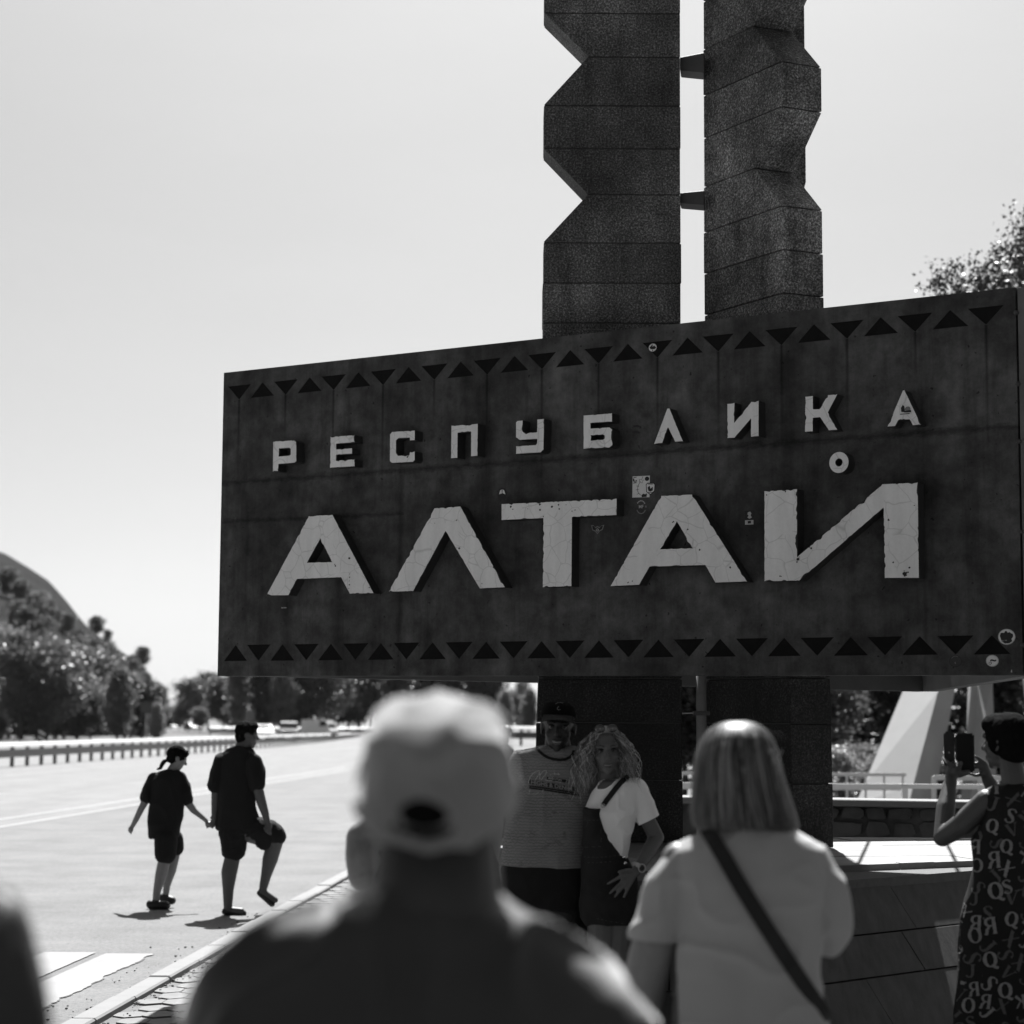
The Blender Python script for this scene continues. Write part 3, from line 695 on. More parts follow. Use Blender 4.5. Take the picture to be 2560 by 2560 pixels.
# concrete: mottled, streaked under the triangle tips, stained along the seams
def concrete():
    m, t, b = new_mat('weathered_concrete'); c = coords(t); sx = node(t, 'ShaderNodeSeparateXYZ'); t.links.new(c, sx.inputs[0]); X, Z = sx.outputs[0], sx.outputs[2]
    big = nz(t, c, 1.5, 7, .62, .3); mid = nz(t, c, 7, 6, .65); vert = nz(t, mapping(t, c, (7, 1, .55)), 1, 6, .7)
    fine = nz(t, c, 70, 3, .7)
    f = math_(t, 'MULTIPLY', ramp(t, big, [(.36, .55), (.5, .98), (.64, 1.5)]), ramp(t, mid, [(.36, .66), (.64, 1.32)]))
    f = math_(t, 'MULTIPLY', f, ramp(t, vert, [(.36, .72), (.5, 1.0), (.64, 1.12)]))
    f = math_(t, 'MULTIPLY', f, math_(t, 'MULTIPLY_ADD', fine, .5, .75))
    # rain streaks below every tip of the top row
    pitch = (tips[1][0] - tips[0][0]) / 13
    q = math_(t, 'DIVIDE', math_(t, 'SUBTRACT', X, tips[0][0] - pitch / 2), pitch)
    fr = math_(t, 'ABSOLUTE', math_(t, 'MULTIPLY', math_(t, 'SUBTRACT', math_(t, 'FRACT', q), .5), pitch))
    cell = math_(t, 'FLOOR', q); wn = node(t, 'ShaderNodeTexWhiteNoise', noise_dimensions='1D'); t.links.new(cell, wn.inputs['W'])
    width = math_(t, 'SUBTRACT', 1.0, math_(t, 'DIVIDE', fr, .015), clamp=True)
    width = math_(t, 'SMOOTH_MIN', width, 1.0, .2) if False else width
    topz = math_(t, 'ADD', math_(t, 'MULTIPLY', math_(t, 'SUBTRACT', X, tips[0][0]), (tips[1][1] - tips[0][1]) / (tips[1][0] - tips[0][0])), tips[0][1])
    below = math_(t, 'SUBTRACT', topz, Z)
    ln = math_(t, 'MULTIPLY_ADD', wn.outputs[0], .75, .25)
    fade = math_(t, 'SUBTRACT', 1.0, math_(t, 'DIVIDE', below, ln), clamp=True); on = math_(t, 'GREATER_THAN', below, 0)
    st = math_(t, 'MULTIPLY', math_(t, 'MULTIPLY', width, fade), on)
    f = math_(t, 'MULTIPLY', f, math_(t, 'SUBTRACT', 1.0, math_(t, 'MULTIPLY', st, .75)))
    # seam stains: z = k x + d, ragged
    jag = math_(t, 'MULTIPLY_ADD', nz(t, mapping(t, c, (9, 1, 26)), 1, 6, .8), .10, -.05)
    def line(p, q_, lim=None, wd=.028, dep=.55, lo=None):
        (u0, v0), (u1, v1) = uv(*p), uv(*q_); k = (v1 - v0) / (u1 - u0)
        dd = math_(t, 'ABSOLUTE', math_(t, 'ADD', math_(t, 'SUBTRACT', Z, math_(t, 'MULTIPLY_ADD', X, k, v0 - k * u0)), jag))
        a = math_(t, 'SUBTRACT', 1.0, math_(t, 'DIVIDE', dd, wd), clamp=True)
        if lim is not None: a = math_(t, 'MULTIPLY', a, math_(t, 'LESS_THAN', X, uv(lim, 1300)[0]))
        return math_(t, 'SUBTRACT', 1.0, math_(t, 'MULTIPLY', a, dep))
    f = math_(t, 'MULTIPLY', f, line((565, 1208), (2538, 1066))); f = math_(t, 'MULTIPLY', f, line((553, 1304), (1005, 1284), 1010, .022, .5))
    jv = math_(t, 'MULTIPLY_ADD', nz(t, mapping(t, c, (22, 1, 7)), 1, 6, .8), .09, -.045)
    def vline(px, z0, z1, wd, dep):
        u0 = uv(px, 1300)[0]; a = math_(t, 'SUBTRACT', 1.0, math_(t, 'DIVIDE', math_(t, 'ABSOLUTE', math_(t, 'ADD', math_(t, 'SUBTRACT', X, u0), jv)), wd), clamp=True)
        a = math_(t, 'MULTIPLY', a, math_(t, 'MULTIPLY', math_(t, 'GREATER_THAN', Z, z0), math_(t, 'LESS_THAN', Z, z1)))
        return math_(t, 'SUBTRACT', 1.0, math_(t, 'MULTIPLY', a, dep))
    for px, a, b_, wd, dep in ((1001, 2.0, 3.45, .035, .5), (1162, 3.4, 4.3, .06, .38), (722, 2, 2.7, .07, .3), (1895, 3.4, 4.4, .05, .3), (620, 2.2, 3.2, .03, .25), (850, 2.0, 3.1, .04, .25), (1072, 2, 3.0, .04, .25), (2310, 2, 3.6, .02, .25)): f = math_(t, 'MULTIPLY', f, vline(px, a, b_, wd, dep))
    # pits
    pit = ramp(t, nz(t, c, 26, 2, .5), [(.27, .35), (.31, 1)]); f = math_(t, 'MULTIPLY', f, pit)
    f = math_(t, 'MULTIPLY', f, .058)
    cc = node(t, 'ShaderNodeCombineColor')
    for i in range(3): t.links.new(f, cc.inputs[i])
    t.links.new(cc.outputs[0], b.inputs['Base Color']); b.inputs['Roughness'].default_value = .9; b.inputs['Specular IOR Level'].default_value = .2
    bump(t, b, math_(t, 'ADD', fine, mid), .35, .006); return m
M['concrete'] = concrete()
fw = wl('front_wall', wm, M['concrete'], sign)
M['inlay'] = gray('dark_inlay', .011, .9, .3, 12, .2, 80, .05, fuzz=.2)
for p in tri:
    bm = bmesh.new(); cu, cv = sum(a for a, b in p) / 3, sum(b for a, b in p) / 3
    prism(bm, [(lerp(cu, a, .985), lerp(cv, b, .985)) for a, b in p], .0265, .003); bmesh.ops.recalc_face_normals(bm, faces=bm.faces)
    wl('triangle_inlay', bm, M['inlay'], fw)
# letters
LD = .088
LET = [
 (z6, [(322, 550), (338, 546), (440, 541), (452, 551), (452, 658), (441, 667), (352, 674), (349, 715), (320, 717)], [(354, 586), (412, 582), (421, 590), (421, 621), (412, 628), (352, 633)]),
 (z6, [(644, 521), (779, 512), (779, 552), (676, 560), (676, 592), (765, 585), (765, 616), (676, 622), (674, 655), (779, 647), (779, 687), (641, 695)], None),
 (z6, [(978, 508), (990, 493), (1117, 486), (1117, 540), (1090, 542), (1090, 526), (1026, 529), (1012, 541), (1012, 614), (1024, 628), (1086, 625), (1090, 606), (1117, 603), (1117, 651), (1106, 662), (990, 668), (977, 657)], None),
 (z6, [(1323, 459), (1471, 448), (1469, 628), (1433, 631), (1433, 492), (1358, 498), (1356, 640), (1320, 642)], None),
 (z7, [(180, 610), (187, 602), (213, 600), (213, 655), (222, 662), (285, 658), (286, 595), (320, 592), (317, 744), (302, 759), (180, 766), (180, 728), (278, 722), (285, 714), (285, 692), (198, 697), (180, 684)], None),
 (z7, [(516, 575), (658, 564), (658, 606), (551, 612), (551, 640), (645, 634), (660, 646), (660, 722), (645, 735), (516, 741)], [(551, 672), (612, 668), (622, 675), (622, 690), (612, 697), (551, 701)]),
 (z7, [(933, 541), (944, 540), (1011, 703), (972, 706), (937, 634), (908, 712), (867, 717)], None),
 (z7, [(1232, 517), (1268, 512), (1266, 612), (1352, 507), (1388, 502), (1388, 678), (1349, 681), (1350, 590), (1268, 686), (1232, 688)], None),
 (z8, [(291, 553), (327, 549), (327, 611), (358, 612), (398, 545), (443, 541), (398, 627), (442, 709), (402, 712), (361, 650), (327, 653), (326, 717), (289, 719)], None),
 (z8, [(753, 523), (761, 522), (838, 685), (800, 688), (785, 660), (731, 664), (716, 692), (680, 694)], None),
 (z6, [(522, 966), (655, 959), (886, 1400), (752, 1402), (703, 1310), (455, 1320), (408, 1411), (284, 1412)], [(587, 1090), (655, 1226), (510, 1229)]),
 (z6, [(1228, 922), (1373, 912), (1623, 1366), (1482, 1373), (1290, 1050), (1108, 1388), (970, 1391)], None),
 (z7, [(108, 1016), (681, 989), (681, 1071), (459, 1081), (456, 1425), (313, 1430), (316, 1086), (108, 1096)], None),
 (z7, [(903, 975), (1057, 968), (1330, 1402), (1173, 1407), (1122, 1320), (845, 1328), (793, 1418), (650, 1425)], [(981, 1100), (1062, 1238), (896, 1242)]),
 (z8, [(97, 1000), (252, 990), (252, 1312), (640, 982), (655, 967), (823, 959), (829, 1411), (667, 1411), (661, 1078), (262, 1424), (97, 1427)], None)]
def crack_paint():
    m, t, b = new_mat('cracked_letter_paint'); c = coords(t); c2 = mapping(t, c, (1, 0, 1))
    dn = node(t, 'ShaderNodeTexNoise'); dn.inputs['Scale'].default_value = 5; t.links.new(c2, dn.inputs['Vector'])
    mixv = node(t, 'ShaderNodeVectorMath', operation='MULTIPLY_ADD'); t.links.new(dn.outputs[1], mixv.inputs[0]); mixv.inputs[1].default_value = (.12, 0, .12); t.links.new(c2, mixv.inputs[2])
    vo = node(t, 'ShaderNodeTexVoronoi', feature='DISTANCE_TO_EDGE'); vo.inputs['Scale'].default_value = 8.5; t.links.new(mixv.outputs[0], vo.inputs['Vector'])
    crack = ramp(t, vo.outputs['Distance'], [(.0, .74), (.016, .90), (.03, 1)])
    keep = ramp(t, nz(t, c, 3.2, 2), [(.40, 1), (.56, 0)])
    crack = math_(t, 'MAXIMUM', crack, keep)
    dirt = ramp(t, nz(t, mapping(t, c, (9, 1, 1.6)), 1, 5), [(.3, .86), (.7, 1.03)])
    f = math_(t, 'MULTIPLY', math_(t, 'MULTIPLY', crack, dirt), math_(t, 'MULTIPLY_ADD', nz(t, c, 60, 3), .16, .92)); f = math_(t, 'MULTIPLY', f, .74)
    cc = node(t, 'ShaderNodeCombineColor')
    for i in range(3): t.links.new(f, cc.inputs[i])
    t.links.new(cc.outputs[0], b.inputs['Base Color']); b.inputs['Roughness'].default_value = .7; b.inputs['Specular IOR Level'].default_value = .25
    bump(t, b, crack, .5, .002); return m
M['letter_paint'] = crack_paint(); M['letter_side'] = gray('letter_block', .028, .8, .3, 14, .3, 60)
def fill2(loops, y):
    bm = bmesh.new(); es = []
    for lp in loops:
        vv = [bm.verts.new((u, y, v)) for u, v in lp]
        es += [bm.edges.new((vv[i], vv[(i + 1) % len(vv)])) for i in range(len(vv))]
    bmesh.ops.triangle_fill(bm, use_beauty=True, use_dissolve=False, edges=es)
    for f_ in bm.faces:
        f_.normal_update()
        if f_.normal.y > 0: f_.normal_flip()
    return bm
def ragged(lp, seed, amp=.009, step=.011):
    out_ = []; n = len(lp); area = sum(lp[i][0] * lp[(i + 1) % n][1] - lp[(i + 1) % n][0] * lp[i][1] for i in range(n)); sg = 1 if area > 0 else -1
    for i in range(n):
        (u0, v0), (u1, v1) = lp[i], lp[(i + 1) % n]; L = math.hypot(u1 - u0, v1 - v0); k = max(1, int(L / step)); nx, ny = -(v1 - v0) / L * sg, (u1 - u0) / L * sg
        es_ = noise.noise(V(seed, i * 3.7, 0)) + (.45 if ny < -.5 else 0)   # some edges are far more chipped than others
        for j in range(k):
            t = j / k; u, v = lerp(u0, u1, t), lerp(v0, v1, t)
            q = noise.noise(V(u * 34, v * 34, seed)); q2 = noise.noise(V(u * 11, v * 11, seed + 5))
            d = .0006 + (amp * max(0, q * 1.4 - .05) * (1.0 if es_ > 0 else .25)) + (amp * 1.6 * max(0, q2 - .42) * 2 if es_ > -.3 else 0)
            if j == 0: d = .0006
            out_.append((u + nx * d, v + ny * d))
    return out_
def letter(loops, seed, LD=LD, name='letter', parent=None):
    bm = fill2(loops, -LD)
    r = bmesh.ops.extrude_face_region(bm, geom=bm.faces[:]); 
    for v in [g for g in r['geom'] if isinstance(g, bmesh.types.BMVert)]: v.co.y = .0
    bmesh.ops.recalc_face_normals(bm, faces=bm.faces)
    o = wl(name, bm, M['letter_side'], sign)
    big = abs(loops[0][0][0] - loops[0][len(loops[0]) // 2][0]) > .3
    bm = fill2([ragged(l if k == 0 else l, seed + k, .012 if big else .008) for k, l in enumerate(loops)], -LD - .002)
    wl('paint', bm, M['letter_paint'], o)
    return o
for k, (z, outl, hole) in enumerate(LET):
    lp = [[uv(*z(*p), LD) for p in outl]] + ([[uv(*z(*p), LD) for p in hole]] if hole else [])
    letter(lp, k * 2 + 1)
cu, cv = uv(*z8(450, 864), LD); r1 = (uv(*z8(496, 864), LD)[0] - uv(*z8(404, 864), LD)[0]) / 2; r0 = r1 * .39
cir = lambda r_, n=40, a=1: [(cu + r_ * math.cos(a * 2 * math.pi * i / n), cv + r_ * 1.02 * math.sin(a * 2 * math.pi * i / n)) for i in range(n)]
letter([cir(r1), cir(r0, 20)], 77)
# chips where the paint has come off in spots
bmch = bmesh.new()
for z, pts in ((z7, [(155, 1030), (165, 1042), (240, 1040), (300, 1018), (300, 1045), (317, 1078), (360, 1030), (392, 1020), (396, 1041), (460, 1052), (475, 1046), (430, 1020), (740, 1405), (760, 1400), (737, 1408), (960, 1107), (965, 1104), (1036, 1142), (1095, 1244), (1247, 1331)]), (z8, [(197, 1003), (108, 1018), (256, 1322), (252, 1335), (262, 1312), (172, 1402), (178, 1404), (320, 1270), (310, 1265), (685, 1135), (688, 1138), (808, 1068), (760, 1378), (770, 1386), (778, 1384), (762, 1392), (770, 1398), (785, 1362), (708, 1337), (702, 646)]), (z6, [(1230, 1006), (1367, 1148), (1353, 990), (1080, 630), (1085, 622), (1076, 636), (750, 1203), (1495, 1345), (862, 1368), (752, 1292), (752, 1310), (750, 1330), (751, 1352), (748, 1372), (668, 1238), (672, 1246)])):
    for i, (X, Y_) in enumerate(pts):
        u, v = uv(*z(X, Y_), LD); rr = .003 + .005 * (abs(noise.noise(V(i * 3.1, X * .1, 0))) * 2) * (1.8 if (X, Y_) in ((197, 1003), (256, 1322), (252, 1335), (770, 1386), (762, 1392)) else 1)
        n = 9; a0 = random.random() * 6
        vv = [bmch.verts.new((u + rr * math.cos(a0 + 6.283 * j / n) * (.6 + .6 * random.random()), -LD - .004, v + rr * math.sin(a0 + 6.283 * j / n) * (.6 + .6 * random.random()))) for j in range(n)]
        f_ = bmch.faces.new(vv); f_.normal_update()
wl('paint_loss', bmch, M['letter_side'], sign, kind='stuff')
# stickers -------------------------------------------------------------
SK = {k: gray('sticker_' + k, v, .45, .08, 20) for k, v in (('white', .62), ('black', .012), ('grey', .16), ('pale', .38))}
def poly_part(name, polys, parent, **kw):
    """polys: (list of (u, v), material, height) – first one is the sheet, the rest its print"""
    bm = bmesh.new(); mats = []
    for pts, mt, hgt in polys:
        if mt not in mats: mats.append(mt)
        es = []; vv = [bm.verts.new((u, -hgt, v)) for u, v in pts]
        es = [bm.edges.new((vv[i], vv[(i + 1) % len(vv)])) for i in range(len(vv))]
        before = set(bm.faces); bmesh.ops.triangle_fill(bm, use_beauty=True, edges=es)
        for f_ in set(bm.faces) - before:
            f_.material_index = mats.index(mt); f_.normal_update()
            if f_.normal.y > 0: f_.normal_flip()
    o = wl(name, bm, mats[0], parent, **kw)
    for mt in mats[1:]: o.data.materials.append(mt)
    return o
def ring_(px, py, rpx, n=28, off=0, ky=1.0):
    u, v = uv(px, py, off); s = rpx / (F / (P(0, 0, 1).y * 0 + (EYE - (SO + U * u)).length)); 
    return [(u + s * 1.13 * math.cos(6.2832 * i / n), v + s * ky * math.sin(6.2832 * i / n)) for i in range(n)]
def pp(pts, off=0): return [uv(x, y, off) for x, y in pts]
def stroke(pts, wpx, off=0):
    a = pp(pts, off); w_ = wpx / 400; l, r_ = [], []
    for i, (u, v) in enumerate(a):
        du, dv = a[min(i + 1, len(a) - 1)][0] - a[max(i - 1, 0)][0], a[min(i + 1, len(a) - 1)][1] - a[max(i - 1, 0)][1]; L = math.hypot(du, dv) + 1e-9
        l.append((u - dv / L * w_ / 2, v + du / L * w_ / 2)); r_.append((u + dv / L * w_ / 2, v - du / L * w_ / 2))
    return l + r_[::-1]
W_, K_, G_, L_ = SK['white'], SK['black'], SK['grey'], SK['pale']
a, b_, c_ = .0015, .0025, .0035
poly_part('sticker', [(ring_(1632, 869, 10), W_, a), (pp([(1624, 869), (1629, 864), (1632, 867), (1636, 864), (1641, 869), (1637, 873), (1627, 873)]), K_, b_), (stroke([(1632, 861), (1632, 866)], 2), K_, b_), (stroke([(1632, 874), (1632, 878)], 2), K_, b_), (stroke([(1628, 862), (1630, 865)], 1.5), K_, c_)], fw, label='small round white sticker on a dark triangle of the top row')
poly_part('sticker', [(pp([(1244, 1237), (1247, 1224), (1255, 1219), (1263, 1221), (1268, 1231), (1266, 1240), (1262, 1252), (1256, 1248), (1252, 1255), (1247, 1246)]), K_, a), (pp([(1248, 1236), (1251, 1226), (1256, 1223), (1261, 1226), (1264, 1236), (1257, 1233)]), W_, b_), (stroke([(1256, 1222), (1256, 1236)], 2), K_, c_)], fw, label='torn dark sticker with a pale dome above the letter T')
emb = lambda x, y, s: [(pp([(x - 1 * s, y - .9 * s), (x - .5 * s, y - 1 * s), (x - .2 * s, y + .1 * s), (x + .8 * s, y - .2 * s), (x + 1 * s, y + .2 * s), (x + .5 * s, y + 1 * s), (x - .4 * s, y + 1 * s), (x - 1 * s, y + .3 * s)]), K_, b_), (pp([(x - .3 * s, y + .2 * s), (x + .6 * s, y + .1 * s), (x + .3 * s, y + .6 * s), (x - .2 * s, y + .6 * s)]), W_, c_)]
poly_part('sticker', [(pp([(1582, 1191), (1625, 1189), (1624, 1243), (1581, 1244)]), W_, a)] + emb(1588, 1201, 5) + [(ring_(1618, 1197, 5.5), K_, b_), (stroke([(1583, 1208), (1592, 1207)], 1.5), K_, b_), (stroke([(1584, 1194), (1592, 1193)], 1.5), K_, b_),
   (stroke([(1608, 1191), (1604, 1200), (1599, 1198), (1600, 1206), (1596, 1214), (1594, 1224), (1596, 1232), (1602, 1238)], 1.2), K_, b_), (stroke([(1600, 1204), (1606, 1208), (1608, 1199), (1611, 1202)], 1.2), K_, b_), (stroke([(1590, 1225), (1598, 1224)], 1), K_, c_), (stroke([(1592, 1215), (1598, 1216)], 1), K_, c_), (stroke([(1593, 1236), (1599, 1233)], 1), K_, c_), (pp([(1604, 1238), (1609, 1234), (1613, 1236), (1618, 1233), (1617, 1242), (1605, 1243)]), K_, b_)], fw, label='pale square route map sticker left of the shield sticker')
poly_part('sticker', [(pp([(1615, 1211), (1619, 1207), (1635, 1207), (1639, 1211), (1638, 1228), (1627, 1238), (1616, 1230)]), K_, .003), (pp([(1617, 1212), (1620, 1209), (1634, 1209), (1637, 1212), (1636, 1227), (1627, 1235), (1618, 1229)]), W_, .004), (pp([(1620, 1219), (1625, 1214), (1627, 1222), (1633, 1217), (1633, 1226), (1627, 1229), (1622, 1227)]), K_, .005), (stroke([(1621, 1210.5), (1633, 1210.5)], 1.6), K_, .005), (stroke([(1622, 1231), (1632, 1231)], 1.4), K_, .005)], fw, label='pale shield sticker with a dark rim overlapping the map sticker')
def text_part(s, px, py, size_px, mat, parent, off, hgt, name='lettering', bold=.0, shear=0, **kw):
    cu_ = bpy.data.curves.new('t', 'FONT'); cu_.body = s; cu_.size = 1; cu_.offset = bold; cu_.align_x = 'CENTER'; cu_.align_y = 'CENTER'; cu_.shear = shear
    o = bpy.data.objects.new('t', cu_); scene.collection.objects.link(o); dg = bpy.context.evaluated_depsgraph_get(); me = bpy.data.meshes.new_from_object(o.evaluated_get(dg)); bpy.data.objects.remove(o)
    u, v = uv(px, py, off); k = size_px / 415
    for vt in me.vertices: x, y = vt.co.x, vt.co.y; vt.co = (u + x * k, -off - hgt, v + y * k)
    return wl(name, me, mat, parent, **kw)
arc = [(stroke([(1603 + 11 * math.cos(R(t)) , 1267 - 15 * math.sin(R(t))) for t in range(a0, a0 + 17, 4)], 2.6), L_, a) for a0 in (30, 50, 70, 90, 110, 130)] + [(stroke([(1603 + 11.5 * math.cos(R(t)), 1268 - 16 * math.sin(R(t))) for t in range(205, 336, 10)], 2.4), G_, a)]
o = poly_part('sticker', arc + [(pp([(1613, 1264), (1617, 1264), (1617, 1269), (1613, 1269)]), G_, a)], fw, label='see-through round sticker reading MF under the map sticker')
text_part('MF', 1603, 1267, 11, L_, fw, 0, .0018, 'lettering', .03)
poly_part('sticker', [(pp([(1478, 1313), (1484, 1313), (1488, 1318), (1494, 1315), (1500, 1318), (1505, 1313), (1511, 1312), (1507, 1325), (1500, 1328), (1494, 1336), (1488, 1329), (1481, 1326)]), G_, a), (pp([(1481, 1315), (1485, 1315), (1489, 1321), (1494, 1318), (1499, 1321), (1504, 1315), (1508, 1314), (1505, 1323), (1498, 1326), (1494, 1332), (1489, 1326), (1483, 1324)]), K_, b_), (ring_(1494, 1325, 3.6, 16), L_, c_), (ring_(1494, 1325, 2, 12), K_, .0045)], fw, label='small dark winged badge sticker right of the letter T')
poly_part('sticker', [(pp([(1862, 1277), (1886, 1276), (1886, 1312), (1863, 1314)]), K_, a), (pp([(1870, 1281), (1876, 1279), (1879, 1284), (1877, 1288), (1880, 1294), (1874, 1297), (1869, 1294), (1872, 1289), (1869, 1286)]), L_, b_), (pp([(1863, 1301), (1884, 1300), (1884, 1311), (1863, 1312)]), L_, b_), (stroke([(1870, 1306), (1878, 1305)], 6), K_, c_)], fw, label='dark sticker with a pale figure above a white strip left of the last letter')
text_part('MAVISH', 710, 1519.5, 5.2, L_, fw, 0, .0018, 'sticker', .025, label='tiny pale lettering sticker under the first large letter A')
sk = poly_part('sticker', [(pp([(2249, 1012), (2256, 1009), (2272, 1013), (2281, 1020), (2280, 1036), (2249, 1038)], LD), W_, LD + .004), (pp([(2254, 1030), (2253, 1020), (2258, 1012), (2262, 1017), (2263, 1026), (2262, 1031)], LD), K_, LD + .005), (ring_(2270, 1023, 6.5, 20, LD), G_, LD + .005), (pp([(2262, 1028), (2278, 1025), (2279, 1031), (2262, 1032)], LD), K_, LD + .006), (stroke([(2251, 1036), (2275, 1034)], 1.8, LD), K_, LD + .005)], sign, label='white picture sticker on the small letter A at the right end')
poly_part('sticker', [(ring_(2517, 1592, 19, 40), L_, a), (ring_(2517, 1592, 17.6, 40), W_, .002), (pp([(2500, 1590), (2502, 1582), (2511, 1582), (2513, 1578), (2516, 1577), (2520, 1582), (2524, 1580), (2528, 1583), (2533, 1585), (2533, 1592), (2529, 1597), (2531, 1603), (2524, 1608), (2513, 1609), (2505, 1604)]), K_, b_), (stroke([(2512, 1601), (2518, 1601)], 2.2), G_, c_), (stroke([(2505, 1602), (2509, 1603)], 4), G_, c_)], fw, label='large round sticker with a dark group of silhouettes at the right edge')
poly_part('sticker', [(ring_(2481, 1652, 14.2, 36), L_, a), (ring_(2481, 1652, 12.4, 36), W_, .002), (stroke([(2476, 1652), (2480, 1650), (2486, 1652), (2491, 1651)], 3.6), K_, b_), (ring_(2476, 1658, 3.4, 16), K_, b_), (ring_(2476, 1658, 2.2, 16), W_, c_), (stroke([(2480, 1651), (2478, 1645), (2480, 1651)], 1), K_, b_)], fw, label='round white sticker with a wheeling bicycle rider under the last triangle')
poly_part('sticker', [(ring_(2389, 1653, 14, 36), SK['black'], a), (ring_(2389, 1653, 12.8, 36), gray('sticker_dark', .03, .4), .002), (stroke([(2379 + 0, 1646), (2383, 1642), (2389, 1640), (2395, 1642)], 1), G_, b_), (stroke([(2388, 1655), (2389, 1660)], 2), G_, b_)], fw, label='nearly black round sticker under the row of triangles on the right')
poly_part('sticker', [(pp([(2527, 1681), (2528, 1675), (2530, 1674), (2531, 1681)]), L_, a)], fw, label='small pale scrap of sticker in the lower right corner')
for x, y in ((1592, 1066), (1590, 1080.5)): poly_part('tar_patch', [(pp([(x - 9, y - 2), (x + 2, y - 4), (x + 11, y), (x + 10, y + 3), (x - 8, y + 2)]), gray('tar', .02, .6), .0012)], fw)
# the two hidden walls and the strip of the neighbouring wall at the right end
Cq = P(2307, 1728, 15.6); cU = ((Cq - SO).dot(U), 0)
def wall2(name, p, q, zb0, zb1, zt0, zt1, th, mat):
    p, q = Vector(p), Vector(q); d = (q - p).normalized(); n_ = V(-d.y, d.x, 0) * th; bm = bmesh.new()
    a = [p + V(0, 0, zb0), q + V(0, 0, zb1), q + V(0, 0, zt1), p + V(0, 0, zt0)]; f_ = [bm.verts.new(x) for x in a]; g_ = [bm.verts.new(x + n_) for x in a]
    bm.faces.new(f_); bm.faces.new(g_[::-1])
    for i in range(4): bm.faces.new((f_[i], g_[i], g_[(i + 1) % 4], f_[(i + 1) % 4]))
    bmesh.ops.recalc_face_normals(bm, faces=bm.faces)
    me = mesh_of(bm, name); me.transform(Matrix.Rotation(-sign.rotation_euler.z, 4, 'Z') @ Matrix.Translation(-SO)); return wl(name, me, mat, sign)
Aw, Bw = SO + U * uL, SO + U * uR
M['concrete2'] = gray('side_concrete', .085, .9, .3, 2.2, .3, 40, fuzz=.15)
zc = hz(1729, 2307, 15.6)
Dw = P(2578, 1690, 11.45); Dw.z = 0
wall2('back_wall', Aw + V(.13, .10, 0), V(Cq.x, Cq.y, 0), cA0[1] + .005, zc, cA1[1] - .01, cB1[1] - .25, .10, M['concrete2'])
wall2('side_wall', V(Dw.x, Dw.y, 0), V(Cq.x, Cq.y, 0), cB0[1] + .01, zc, cB1[1] - .02, cB1[1] - .25, -.10, M['concrete2'])
wall2('end_wall', Bw + U * .012 - NRM * .004, V(Dw.x, Dw.y, 0), cB0[1] + .005, cB0[1] + .01, cB1[1] - .002, cB1[1] - .02, -.10, gray('end_concrete_lit', .12, .9, .25, 3, .3, 60, fuzz=.15))  # paler concrete: light on the turned end face put into the colour
for v in (4.02, 3.62, 3.30, 2.80, 2.18):       # bolts clamping the corner seam
    bm = bmesh.new(); cap(bm, (uR + .006, .01, v), (uR + .006, -.012, v), .013, .013, 10); wl('seam_bolt', bm, M['dark_steel'], sign)
# tie rods across the open inside, throwing the dark lines on the plinth
bm = bmesh.new()
for t in (.52, .66, .8, .9):
    a = SO + U * (uL + t * LEN) + V(0, .15, 3.0); b = Aw.lerp(V(Cq.x, Cq.y, 0), t) + V(.05, -.05, 3.0); tube(bm, [a, b + V(.3, 0, .4)], .012, 5)
me = mesh_of(bm); me.transform(Matrix.Rotation(-sign.rotation_euler.z, 4, 'Z') @ Matrix.Translation(-SO)); wl('tie_rods', me, M['dark_steel'], sign)

# ================================================================ plinth
cor = P(2030, 2187, 1); pe = lambda px, Y: V(P(px, 2150, Y).x, Y, 0)
ftop = [G(2030, 2190, PT), G(2700, 2140, PT)]
ring = [V(-.66, 11.35, 0), V(G(1250, 2166, PT).x, 10.75, 0), V(ftop[0].x, ftop[0].y, 0), V(ftop[1].x, ftop[1].y, 0), V(6.0, 15.0, 0), V(2.7, 14.0, 0), V(2.0, 13.75, 0), V(-.7, 13.75, 0)]
pl = empty('plinth', V(.8, 12.2, 0), label='low stone plinth with slab top and sloping tiled front carrying the monument', category='plinth')
bm = bmesh.new(); vt = [bm.verts.new((p.x, p.y, PT - .035)) for p in ring]; bm.faces.new(vt[::-1] if False else vt)
vb = [bm.verts.new((p.x, p.y, 0)) for p in ring]
for i in range(len(ring)): bm.faces.new((vt[i], vb[i], vb[(i + 1) % len(ring)], vt[(i + 1) % len(ring)]))
bmesh.ops.recalc_face_normals(bm, faces=bm.faces); link('core', bm, M['joint'], pl)
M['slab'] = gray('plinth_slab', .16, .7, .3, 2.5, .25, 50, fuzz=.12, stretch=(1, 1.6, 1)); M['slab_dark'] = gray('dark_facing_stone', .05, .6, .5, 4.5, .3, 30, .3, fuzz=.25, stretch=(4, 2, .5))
def clip_poly(poly, keep):
    """Sutherland-Hodgman against half-planes (point, inward normal)"""
    for p0, n_ in keep:
        out_ = []
        for i, a in enumerate(poly):
            b = poly[(i + 1) % len(poly)]; da, db = (a - p0).dot(n_), (b - p0).dot(n_)
            if da >= 0: out_.append(a)
            if da * db < 0: out_.append(a.lerp(b, da / (da - db)))
        poly = out_
        if len(poly) < 3: return []
    return poly
cen = V(1.5, 12.3, 0)
def halves(rg, inset=0):
    hp = []
    for i in range(len(rg)):
        a, b = rg[i], rg[(i + 1) % len(rg)]; n_ = V(-(b - a).y, (b - a).x, 0).normalized()
        if (cen - a).dot(n_) < 0: n_ = -n_
        hp.append((a + n_ * inset, n_))
    return hp
convex = [ring[0], ring[1], ring[2], ring[3], ring[4], V(5.5, 15.2, 0), V(2.0, 13.75, 0), V(-1.2, 13.75, 0)]
